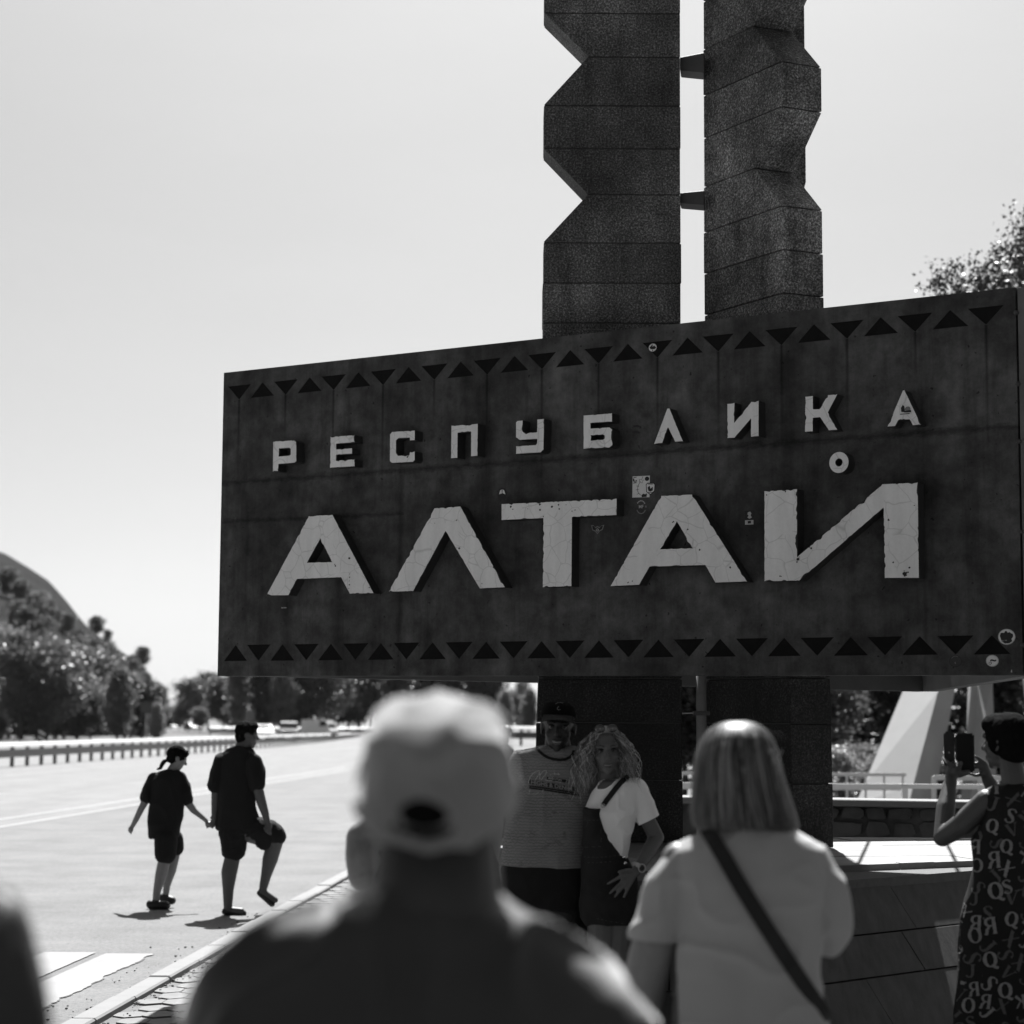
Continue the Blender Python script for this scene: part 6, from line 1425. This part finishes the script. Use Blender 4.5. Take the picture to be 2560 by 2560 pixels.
chain(bm, [P(2600, 1995, Y5 + .02), P(2560, 2030, Y5 + .25), P(2490, 1985, Y5 + .34), P(2468, 1945, Y5 + .33)], [.05, .042, .036, .027])
cap(bm, P(2468, 1945, Y5 + .33), P(2458, 1915, Y5 + .31), .026, .024)
for pts in (((2462, 1908), (2450, 1898), (2438, 1891)), ((2460, 1914), (2448, 1908), (2437, 1909)), ((2458, 1920), (2446, 1917), (2436, 1919)), ((2456, 1935), (2440, 1939), (2424, 1934))): chain(bm, [P(*p, Y5 + .30) for p in pts], [.0105, .0085, .0065])
for x in (2510, 2590): chain(bm, [P(x, 2540, Y5), P(x, 2660, Y5), P(x, 2770, Y5)], [.08, .05, .036]); cap(bm, P(x, 2780, Y5 - .02), P(x - 12, 2785, Y5 + .12), .034, .03)
w5 = person(bm, V(P(2545, 2500, Y5).x, Y5, 0), 'short haired woman in a letter print dress raising a phone at the right edge', M['skin_dark'], .005, sockets(Mh))
bm = bmesh.new()
for c_, r_ in (((0, -.020, .034), (.088, .108, .094)), ((0, -.045, -.01), (.080, .082, .080)), ((.0, .03, .072), (.072, .080, .050)), ((0, .006, -.004), (.097, .052, .058))):
    k = len(bm.verts); ell(bm, c_, r_, None, 22, 12); bm.verts.ensure_lookup_table()
    for v in bm.verts[k:]: v.co = Mh @ v.co
hb = link('hair', fuse(bm, .006, 2, .0025, 30, 4), M['dark_hair'], w5)
bm = bmesh.new(); q = P(2487, 1921, Y5 - .06); tube(bm, [q + V(math.cos(t) * .006, 0, math.sin(t) * .008) for t in [6.283 * k / 12 for k in range(13)]], .001, 5); link('earring', bm, M['steel'], w5)
bm = bmesh.new()
sil(bm, [(1958, 2506, 2604, Y5, .078), (1963, 2484, 2625, Y5, .088), (1974, 2466, 2640, Y5, .10), (1990, 2456, 2646, Y5, .11), (2030, 2455, 2644, Y5, .122), (2075, 2444, 2644, Y5, .128), (2102, 2428, 2642, Y5, .130), (2140, 2432, 2640, Y5, .126), (2164, 2434, 2640, Y5, .126), (2229, 2419, 2655, Y5, .135), (2291, 2402, 2680, Y5, .145), (2378, 2396, 2690, Y5, .15), (2452, 2392, 2695, Y5, .155), (2560, 2384, 2705, Y5, .16), (2690, 2375, 2715, Y5, .165)], 44, .9)
dress = link('dress', fuse(bm, .006, 3, .006, 7, 12, (1.3, 1, .35)), gray('dress_cloth', .010, .8, .4, 5, .2, 300, .2), w5)
db = BVHTree.FromPolygons([v.co + ORG[dress] for v in dress.data.vertices], [p.vertices[:] for p in dress.data.polygons])
def el_(cx, cy, rx_, ry_, a0=0, a1=360, n=22, thick=(3, 9)):
    pts, w_ = [], []
    for i in range(n + 1): t = R(lerp(a0, a1, i / n)); pts.append((cx + rx_ * math.cos(t), cy + ry_ * math.sin(t))); w_.append(lerp(thick[0], thick[1], abs(math.cos(t)) ** 1.3))
    return pts, w_
def glyph(kind, s=1.0, flip=1):
    """strokes in a box about 30 wide, 44 high"""
    if kind == 'Q': S_ = [el_(0, 0, 13, 19, thick=(3, 9.5)), ([(2, 14), (7, 20), (14, 24), (18, 22)], [2, 7, 7, 2])]
    elif kind == 'O': S_ = [el_(0, 0, 12, 18, thick=(2.5, 8))]
    elif kind == 'R': S_ = [([(9, -19), (9, 19)], 8), ([(14, -19), (-4, -19)], 3), ([(14, 19), (4, 19)], 3), el_(0, -9, 9, 9.5, 90, 270, 10, (3, 7)), ([(6, 0), (-3, 1)], 3), ([(-1, 1), (-8, 9), (-10, 19), (-15, 19)], [4, 7, 7, 2])]
    elif kind == 'K': S_ = [([(10, -19), (10, 19)], 8), ([(15, -19), (5, -19)], 2.5), ([(15, 19), (5, 19)], 2.5), ([(7, 2), (-10, -18)], [3, 9]), ([(2, -4), (-11, 18)], [3, 4])]
    elif kind == 'S': S_ = [([(11, -12), (6, -19), (-3, -19), (-9, -13), (-5, -5), (5, 3), (9, 10), (4, 18), (-5, 19), (-12, 12)], [6, 3, 3, 6, 9, 9, 6, 3, 3, 6])]
    elif kind == 'V': S_ = [([(-12, -18), (0, 18)], [9, 7]), ([(12, -18), (0, 18)], [2.5, 3]), ([(-17, -18), (-6, -18)], 2.5), ([(7, -18), (17, -18)], 2.5)]
    elif kind == 'X': S_ = [([(-12, -18), (12, 18)], [9, 9]), ([(12, -18), (-12, 18)], 2.8), ([(-17, -18), (-6, -18)], 2.5), ([(7, 18), (17, 18)], 2.5)]
    else: S_ = [([(4, -19), (4, 8), (0, 16), (-8, 17), (-13, 11)], [8, 8, 5, 3, 6]), ([(-3, -19), (11, -19)], 2.5)]
    return S_
dp, dq = gray('dress_print_pale', .20, .8), gray('dress_print_grey', .075, .8)
rnd = random.Random(4); palep, greyp = [], []
col_x = [2398, 2436, 2478, 2520, 2562, 2604]; seq = 'SQOKRVXJ'
for ci, cx in enumerate(col_x):
    for ri in range(17):
        cy = 1968 + ri * 44 + (ci % 2) * 22; cx2 = cx - (ri * 1.3) + 10 + rnd.uniform(-10, 10); cy += rnd.uniform(-10, 10)
        kd = {0: 'VJSX'[ri % 4], 1: 'OSJR'[ri % 4], 2: 'RJQS'[ri % 4], 3: 'QXSV'[(ri + 1) % 4], 4: 'KJXS'[ri % 4], 5: 'QRSK'[ri % 4]}[ci]; rot = rnd.choice((0, .3, -.3, -.7, .8, 1.3)) if kd in 'SJXV' else rnd.uniform(-.16, .16); sc = rnd.uniform(.8, 1.02)
        pale = kd in 'QKRO' or rnd.random() < .25
        for pts, wd in glyph(kd):
            n_ = 4; pd = dens(pts, n_) if len(pts) < 12 else pts; wl_ = ([lerp(wd[min(i // n_, len(wd) - 1)], wd[min(i // n_ + 1, len(wd) - 1)], (i % n_) / n_) for i in range(len(pd))] if len(pts) < 12 else wd) if isinstance(wd, (list, tuple)) else wd
            q = [(cx2 + sc * 1.12 * (x * math.cos(rot) - y * math.sin(rot)), cy + sc * 1.02 * (x * math.sin(rot) + y * math.cos(rot))) for x, y in pd]
            wq = [w_ * sc * 1.1 for w_ in wl_] if isinstance(wl_, (list, tuple)) else wl_ * sc * 1.1
            sp_ = strip_polys(q, wq); sp_ = [[(lerp(p[0], (a[0][0] + a[2][0]) / 2, .10), lerp(p[1], (a[0][1] + a[2][1]) / 2, .10)) if True else p for p in a] if i % 3 == 0 else a for i, a in enumerate(sp_)]
            (palep if pale else greyp).extend(sp_)
decal('letter_print', palep, db, dp, dress, .0045, kind='stuff'); decal('letter_print', greyp, db, dq, dress, .0035, kind='stuff')
ph = empty('smartphone', P(2412, 1882, Y5 + .29), label='smartphone in an open dark folding case held up at the right edge', category='phone')
def plate(a, b, Yp, th, mat, nm, tiltY=0, rad=.008):
    p, q = P(a[0], a[1], Yp), P(b[0], b[1], Yp); bm = box((p.x, Yp, q.z), (q.x, Yp + th, p.z)); bmesh.ops.bevel(bm, geom=[e for e in bm.edges if abs((e.verts[0].co - e.verts[1].co).y) > 1e-4], offset=rad, segments=4, affect='EDGES')
    return link(nm, bm, mat, ph)
plate((2359, 1829), (2387, 1931), Y5 + .285, .004, M['black'], 'case_cover'); plate((2389, 1833), (2437, 1932), Y5 + .28, .010, M['black'], 'phone_body'); plate((2392, 1836), (2434, 1929), Y5 + .278, .0015, gray('dim_screen', .012, .6, 0, 1, spec=.1), 'screen', rad=.006)
bm = bmesh.new(); tube(bm, [P(2371, 1880, Y5 + .283), P(2374, 1883, Y5 + .283)], .003, 8); link('clasp', bm, M['steel'], ph)

# ---- 6, 7. the couple walking hand in hand on the road
cA = lambda X, Y_, D=None: (340 + X / 4.025, 1840 + Y_ / 4.025)
def Pw(X, Y_, D): return P(*cA(X, Y_), D)
def silA(bm, rows, D, n=28, pw=.9, tilt=0): sil(bm, [(1840 + y / 4.025, 340 + l / 4.025, 340 + r_ / 4.025, D + (s[0] if s else 0), d_) for y, l, r_, d_, *s in rows], n, pw, tilt)
Yg = 20.4
fdir = V(.93, .36, 0)
Mh = head_M(Pw(415, 222, Yg), V(.86, .28, -.36), V(.3, 0, 1), s=.97)
bm = bmesh.new(); add_head(bm, Mh); cap(bm, Pw(385, 300, Yg), Pw(345, 375, Yg), .045, .055)
silA(bm, [(370, 230, 420, .06), (450, 180, 450, .09), (700, 180, 440, .1), (1000, 200, 420, .1), (1100, 240, 415, .09)], Yg)
chain(bm, [Pw(200, 445, Yg), Pw(142, 530, Yg), Pw(102, 640, Yg - .02), Pw(56, 725, Yg - .03), Pw(-5, 850, Yg - .02), Pw(-40, 915, Yg)], [.035, .042, .039, .034, .028, .022])
ell(bm, Pw(-48, 935, Yg), (.022, .03, .04));
for dx, dy in ((-75, 925), (-78, 950), (-68, 970), (-50, 985)): cap(bm, Pw(-50, 935, Yg), Pw(dx, dy, Yg - .01), .014, .008)
chain(bm, [Pw(455, 440, Yg), Pw(520, 665, Yg + .02), Pw(578, 742, Yg + .02), Pw(640, 795, Yg), Pw(705, 850, Yg)], [.048, .042, .037, .028, .022])
ell(bm, Pw(738, 890, Yg), (.04, .03, .032)); 
for dx, dy in ((700, 880), (705, 905), (716, 925), (775, 900)): cap(bm, Pw(735, 890, Yg), Pw(dx, dy, Yg - .02), .014, .009)
chain(bm, [Pw(285, 1080, Yg - .07), Pw(288, 1240, Yg - .07), Pw(255, 1380, Yg - .07), Pw(212, 1560, Yg - .07), Pw(200, 1650, Yg - .07)], [.09, .062, .060, .040, .034])
chain(bm, [Pw(370, 1060, Yg + .08), Pw(385, 1190, Yg + .08), Pw(350, 1350, Yg + .1), Pw(312, 1500, Yg + .1), Pw(300, 1590, Yg + .1)], [.085, .058, .055, .037, .032])
cap(bm, Pw(200, 1690, Yg - .07), Pw(300, 1700, Yg - .08), .035, .03); cap(bm, Pw(300, 1630, Yg + .1), Pw(360, 1650, Yg + .1), .03, .028)
gf = G(*cA(230, 1725), -.08)
girl = person(bm, V(gf.x, Yg, -.08), 'smaller of the two walkers, in a dark oversized tee and shorts with a ponytail', M['skin'], .008)
tb_ = [(345, 290, 420, .075), (365, 235, 440, .09), (392, 190, 456, .105), (440, 165, 478, .118), (520, 150, 492, .125), (700, 142, 482, .13), (880, 125, 458, .135), (1010, 131, 440, .135), (1026, 135, 437, .132)]
bm = bmesh.new(); silA(bm, tb_, Yg, 36, .9)
chain(bm, [Pw(190, 430, Yg), Pw(140, 530, Yg), Pw(108, 612, Yg - .02)], [.062, .066, .062]); chain(bm, [Pw(440, 430, Yg), Pw(490, 540, Yg), Pw(520, 640, Yg + .01)], [.062, .064, .06])
link('t_shirt', fuse(bm, .008, 3, .015, 5, 2, (1, 1, .5)), M['black_cloth'], girl)
bm = bmesh.new(); silA(bm, [(990, 215, 420, .12), (1050, 242, 418, .125)], Yg)
chain(bm, [Pw(300, 1040, Yg - .07), Pw(296, 1185, Yg - .07)], [.115, .108]); chain(bm, [Pw(370, 1040, Yg + .06), Pw(388, 1120, Yg + .08)], [.105, .095]); link('shorts', fuse(bm, .008, 3), M['black_cloth'], girl)
bm = bmesh.new()
for c_, r_ in (((0, -.018, .036), (.083, .104, .088)), ((0, .045, .075), (.06, .055, .035)), ((0, -.05, -.02), (.06, .055, .06))):
    k = len(bm.verts); ell(bm, c_, r_, None, 20, 12); bm.verts.ensure_lookup_table()
    for v in bm.verts[k:]: v.co = Mh @ v.co
tube(bm, [Pw(320, 245, Yg), Pw(285, 252, Yg), Pw(262, 290, Yg), Pw(245, 325, Yg), Pw(225, 335, Yg)], [.018, .022, .02, .018, .012], 10); tube(bm, [Pw(245, 320, Yg), Pw(215, 335, Yg), Pw(198, 328, Yg)], [.016, .012, .005], 8)
link('hair', fuse(bm, .007, 2, .006, 26, 8), M['dark_hair'], girl)
for pts, D in (((130, 1700, 330, 1705), Yg - .08), ((255, 1635, 385, 1655), Yg + .1)):
    bm = bmesh.new(); x0, y0, x1, y1 = pts; cap(bm, Pw(x0 + 20, y0 - 5, D), Pw(x1 - 25, y1, D - .02), .048, .042); add_box(bm, tuple(Pw(x0, y0 + 24, D) - V(0, .05, 0)), tuple(Pw(x1, y1 - 8, D) + V(0, .05, 0)))
    link('clog', fuse(bm, .008, 3), M['black'], girl)
Yh = 19.75
Mh = head_M(P(617, 1838, Yh), V(.93, .34, -.06), s=1.06)
bm = bmesh.new(); add_head(bm, Mh); cap(bm, Pw(1080, 70, Yh), Pw(1040, 150, Yh), .058, .065)
silA(bm, [(150, 960, 1160, .07), (220, 900, 1220, .1), (500, 860, 1190, .12), (800, 860, 1200, .13), (960, 900, 1200, .12)], Yh)
chain(bm, [Pw(900, 300, Yh), Pw(808, 520, Yh), Pw(800, 690, Yh), Pw(788, 830, Yh - .02)], [.04, .048, .042, .028]); ell(bm, Pw(778, 875, Yh), (.035, .03, .042)); cap(bm, Pw(785, 850, Yh), Pw(752, 822, Yh - .03), .014, .01)
for dx, dy in ((745, 900), (755, 915), (770, 925)): cap(bm, Pw(778, 875, Yh), Pw(dx, dy, Yh - .01), .014, .01)
chain(bm, [Pw(1185, 310, Yh - .08), Pw(1226, 520, Yh - .14), Pw(1262, 665, Yh - .13), Pw(1300, 780, Yh - .13), Pw(1322, 862, Yh - .13)], [.04, .050, .048, .038, .028]); ell(bm, Pw(1333, 905, Yh - .13), (.036, .032, .05))
for dx, dy in ((1290, 935), (1296, 955), (1312, 970), (1332, 985)): chain(bm, [Pw(1340, 925, Yh - .14), Pw(dx + 22, dy + 2, Yh - .16), Pw(dx, dy - 6, Yh - .13)], [.016, .012, .010])
chain(bm, [Pw(970, 1020, Yh), Pw(978, 1190, Yh), Pw(938, 1370, Yh), Pw(928, 1540, Yh), Pw(925, 1710, Yh)], [.11, .075, .078, .055, .043]); cap(bm, Pw(915, 1755, Yh), Pw(1060, 1762, Yh - .02), .04, .032)
chain(bm, [Pw(1150, 960, Yh), Pw(1400, 1060, Yh + .05), Pw(1350, 1240, Yh + .07), Pw(1310, 1400, Yh + .08), Pw(1282, 1520, Yh + .1)], [.11, .080, .076, .052, .042]); cap(bm, Pw(1265, 1560, Yh + .1), Pw(1400, 1650, Yh + .1), .035, .03)
guy = person(bm, V(P(570, 2280, Yh).x, Yh, -.08), 'taller of the two walkers, dark tee and shorts, striding with one knee raised', M['skin_dark'], .008)
bm = bmesh.new(); silA(bm, [(108, 985, 1120, .075), (135, 930, 1165, .095), (175, 885, 1192, .115), (230, 862, 1215, .13), (300, 845, 1222, .14), (480, 835, 1205, .15), (700, 825, 1205, .155), (880, 815, 1245, .155), (925, 812, 1275, .15), (945, 840, 1270, .14)], Yh, 36, .9)
chain(bm, [Pw(868, 260, Yh), Pw(830, 380, Yh), Pw(812, 505, Yh)], [.078, .084, .078]); chain(bm, [Pw(1190, 260, Yh - .1), Pw(1208, 380, Yh - .11), Pw(1220, 480, Yh - .12)], [.078, .084, .080]); link('t_shirt', fuse(bm, .008, 3, .016, 5, 5, (1, 1, .5)), M['black_cloth'], guy)
bm = bmesh.new(); silA(bm, [(900, 850, 1250, .14), (980, 878, 1230, .14)], Yh)
chain(bm, [Pw(985, 960, Yh), Pw(985, 1100, Yh)], [.15, .125]); cap(bm, Pw(985, 1080, Yh), Pw(982, 1145, Yh), .125, .12); chain(bm, [Pw(1180, 930, Yh), Pw(1330, 960, Yh + .04), Pw(1400, 1000, Yh + .05)], [.13, .115, .105]); chain(bm, [Pw(1250, 960, Yh), Pw(1285, 1040, Yh + .02)], [.11, .10]); link('shorts', fuse(bm, .008, 3, .008, 6, 9), M['black_cloth'], guy)
bm = bmesh.new()
for c_, r_ in (((0, -.014, .042), (.081, .102, .082)), ((0, .045, .085), (.062, .055, .034)), ((0, -.055, -.02), (.062, .05, .055))):
    k = len(bm.verts); ell(bm, c_, r_, None, 20, 12); bm.verts.ensure_lookup_table()
    for v in bm.verts[k:]: v.co = Mh @ v.co
link('hair', fuse(bm, .007, 1, .008, 30, 3), M['dark_hair'], guy)
for x0, y0, x1, y1, D in ((865, 1778, 1110, 1785, Yh - .01), (1215, 1590, 1400, 1690, Yh + .1)):
    bm = bmesh.new(); a, b = Pw(x0, y0, D), Pw(x1, y1, D); r_ = .034 if x0 < 1000 else .031; cap(bm, a + V(.03, 0, .01), b - V(.03, 0, 0), r_, r_)
    link('sandal', fuse(bm, .008, 2), M['black'], guy)

# ---- 8. person hidden behind the man in the cap, bare arm showing at the left
Y8 = 7.2; bm = bmesh.new(); Mh = head_M(P(1085, 1912, Y8), V(0, 1, 0)); add_head(bm, Mh); cap(bm, P(1085, 1950, Y8), P(1085, 2010, Y8), .055, .06)
sil(bm, [(2010, 980, 1190, Y8, .08), (2060, 925, 1230, Y8, .11), (2200, 930, 1225, Y8, .12), (2500, 920, 1240, Y8, .13), (2700, 940, 1220, Y8, .12)])
chain(bm, [P(938, 2070, Y8), P(906, 2095, Y8), P(900, 2140, Y8 - .02), P(906, 2185, Y8 - .02)], [.054, .058, .053, .052]); chain(bm, [P(905, 2190, Y8 - .02), P(975, 2150, Y8 + .16)], [.05, .032]); ell(bm, P(1000, 2130, Y8 + .2), (.03, .04, .03))
chain(bm, [P(1225, 2065, Y8), P(1210, 2190, Y8 + .02), P(1150, 2160, Y8 + .18)], [.052, .045, .03])
for x in (1010, 1150): chain(bm, [P(x, 2680, Y8), P(x, 2850, Y8), P(x, 3010, Y8)], [.09, .055, .04]); cap(bm, P(x, 3018, Y8 - .02), P(x, 3025, Y8 + .15), .035, .03)
p8 = person(bm, V(P(1085, 2500, Y8).x, Y8, 0), 'person hidden behind the man in the white cap, only a bare arm showing', gray('skin_mid', .17, .5, .35, 12, .1, 200), .008)
bm = bmesh.new(); sil(bm, [(2008, 985, 1185, Y8, .09), (2035, 950, 1222, Y8, .115), (2110, 940, 1241, Y8, .125), (2165, 935, 1250, Y8, .13), (2300, 920, 1262, Y8, .14), (2560, 900, 1280, Y8, .15), (2750, 900, 1280, Y8, .15)]); link('dress', fuse(bm, .009, 2, .008, 7, 3), M['black_cloth'], p8)
bm = bmesh.new(); ell(bm, P(1085, 1896, Y8 - .02), (.085, .105, .105)); ell(bm, P(1085, 1930, Y8 - .05), (.078, .07, .09)); link('hair', smooth(mesh_of(bm)), M['dark_hair'], p8)
# ---- 9. far person beyond the man under the sign
Y9 = 30; bm = bmesh.new(); add_head(bm, head_M(P(1265, 1834, Y9), V(-.6, 1, 0))); cap(bm, P(1262, 1845, Y9), P(1257, 1866, Y9), .055, .06)
sil(bm, [(1864, 1238, 1274, Y9, .08), (1874, 1222, 1282, Y9, .10), (1920, 1220, 1276, Y9, .11), (1965, 1216, 1262, Y9, .11)])
chain(bm, [P(1224, 1884, Y9), P(1212, 1930, Y9), P(1212, 1975, Y9 - .05)], [.045, .04, .03]); chain(bm, [P(1276, 1884, Y9), P(1270, 1930, Y9 + .05), P(1250, 1965, Y9 + .1)], [.045, .04, .03])
for x in (1219, 1236): chain(bm, [P(x, 1965, Y9), P(x - 1, 2045, Y9), P(x - 2, 2108, Y9)], [.085, .052, .04]); cap(bm, P(x - 2, 2116, Y9), P(x - 6, 2118, Y9 + .15), .04, .035)
p9 = person(bm, V(P(1232, 1960, Y9).x, Y9, -.08), 'distant person standing on the road whose head shows left of the man under the sign', M['skin_dark'], .012)
bm = bmesh.new(); sil(bm, [(1862, 1240, 1270, Y9, .09), (1873, 1218, 1284, Y9, .12), (1920, 1216, 1278, Y9, .13), (1970, 1210, 1264, Y9, .13)]); cap(bm, P(1223, 1884, Y9), P(1214, 1920, Y9), .062, .06); cap(bm, P(1277, 1884, Y9), P(1272, 1918, Y9 + .03), .062, .06); link('shirt', fuse(bm, .012, 2), M['black_cloth'], p9)
bm = bmesh.new(); sil(bm, [(1960, 1210, 1262, Y9, .13), (1985, 1206, 1252, Y9, .13)])
for x in (1219, 1236): cap(bm, P(x, 1975, Y9), P(x, 2030, Y9), .1, .085)
link('shorts', fuse(bm, .012, 2), M['black_cloth'], p9)
bm = bmesh.new(); ell(bm, P(1265, 1828, Y9), (.085, .1, .085)); link('hair', smooth(mesh_of(bm)), gray('light_brown_hair', .12, .5), p9)
# ---- 10. shoulder of a bystander at the lower left corner
Y0_ = 2.35; bm = bmesh.new(); add_head(bm, head_M(P(-470, 1880, Y0_), V(.1, 1, 0), s=1.05)); cap(bm, P(-470, 1990, Y0_), P(-470, 2160, Y0_), .06, .07)
sil(bm, [(2160, -650, -290, Y0_, .08), (2230, -820, -100, Y0_, .11), (2400, -840, -80, Y0_, .12), (3200, -800, -120, Y0_, .13), (3600, -800, -120, Y0_, .13)])
for s, x in ((-1, -900), (1, -30)): chain(bm, [P(x, 2330, Y0_), P(x + 30 * s, 2850, Y0_), P(x + 20 * s, 3400, Y0_ + .05)], [.05, .042, .03]); ell(bm, P(x + 20 * s, 3500, Y0_ + .07), (.03, .04, .05))
for x in (-650, -290): chain(bm, [P(x, 3580, Y0_), P(x, 4600, Y0_), P(x, 5400, Y0_)], [.09, .06, .04]); cap(bm, P(x, 5440, Y0_), P(x, 5450, Y0_ + .15), .035, .03)
p10 = person(bm, V(P(-470, 3000, Y0_).x, Y0_, 0), 'bystander in dark clothes, only a blurred shoulder at the lower left corner', M['skin_dark'], .01)
bm = bmesh.new(); sil(bm, [(2150, -620, -320, Y0_, .1), (2195, -800, -60, Y0_, .12), (2235, -880, 25, Y0_, .13), (2300, -900, 52, Y0_, .13), (2400, -900, 66, Y0_, .135), (2560, -880, 40, Y0_, .14), (3600, -830, -100, Y0_, .14)], 36, .88)
chain(bm, [P(-55, 2330, Y0_), P(-8, 2560, Y0_), P(10, 2900, Y0_)], [.055, .060, .058]); chain(bm, [P(-880, 2330, Y0_), P(-930, 2900, Y0_)], [.055, .06]); link('jacket', fuse(bm, .009, 3, .010, 6, 8, (1, 1, .4)), cloth('dark_jacket', .045, .2), p10)
bm = bmesh.new(); ell(bm, P(-470, 1838, Y0_ - .015), (.09, .112, .112)); ell(bm, P(-470, 1890, Y0_ - .05), (.085, .075, .08)); link('hair', smooth(mesh_of(bm)), M['dark_hair'], p10)
bm = bmesh.new(); sil(bm, [(3560, -830, -110, Y0_, .14), (3800, -830, -110, Y0_, .14)])
for x in (-650, -290): cap(bm, P(x, 3700, Y0_), P(x, 5300, Y0_), .1, .065)
link('trousers', fuse(bm, .014, 2), M['black_cloth'], p10)
# ================================================================ air: one closed box of thin haze round everything
bm = bmesh.new(); add_box(bm, (-9500, -320, -8), (9500, 19500, 260))
hz_ = link('haze', bm, None, kind='stuff', label='thin summer haze fading the far ridge')
hm = bpy.data.materials.new('haze'); hm.use_nodes = True; t = hm.node_tree; t.nodes.clear()
pv = t.nodes.new('ShaderNodeVolumePrincipled'); ot = t.nodes.new('ShaderNodeOutputMaterial'); t.links.new(pv.outputs[0], ot.inputs['Volume'])
pv.inputs['Color'].default_value = (.9, .9, .9, 1); pv.inputs['Density'].default_value = 0.00003; pv.inputs['Anisotropy'].default_value = .0
hz_.data.materials.append(hm)
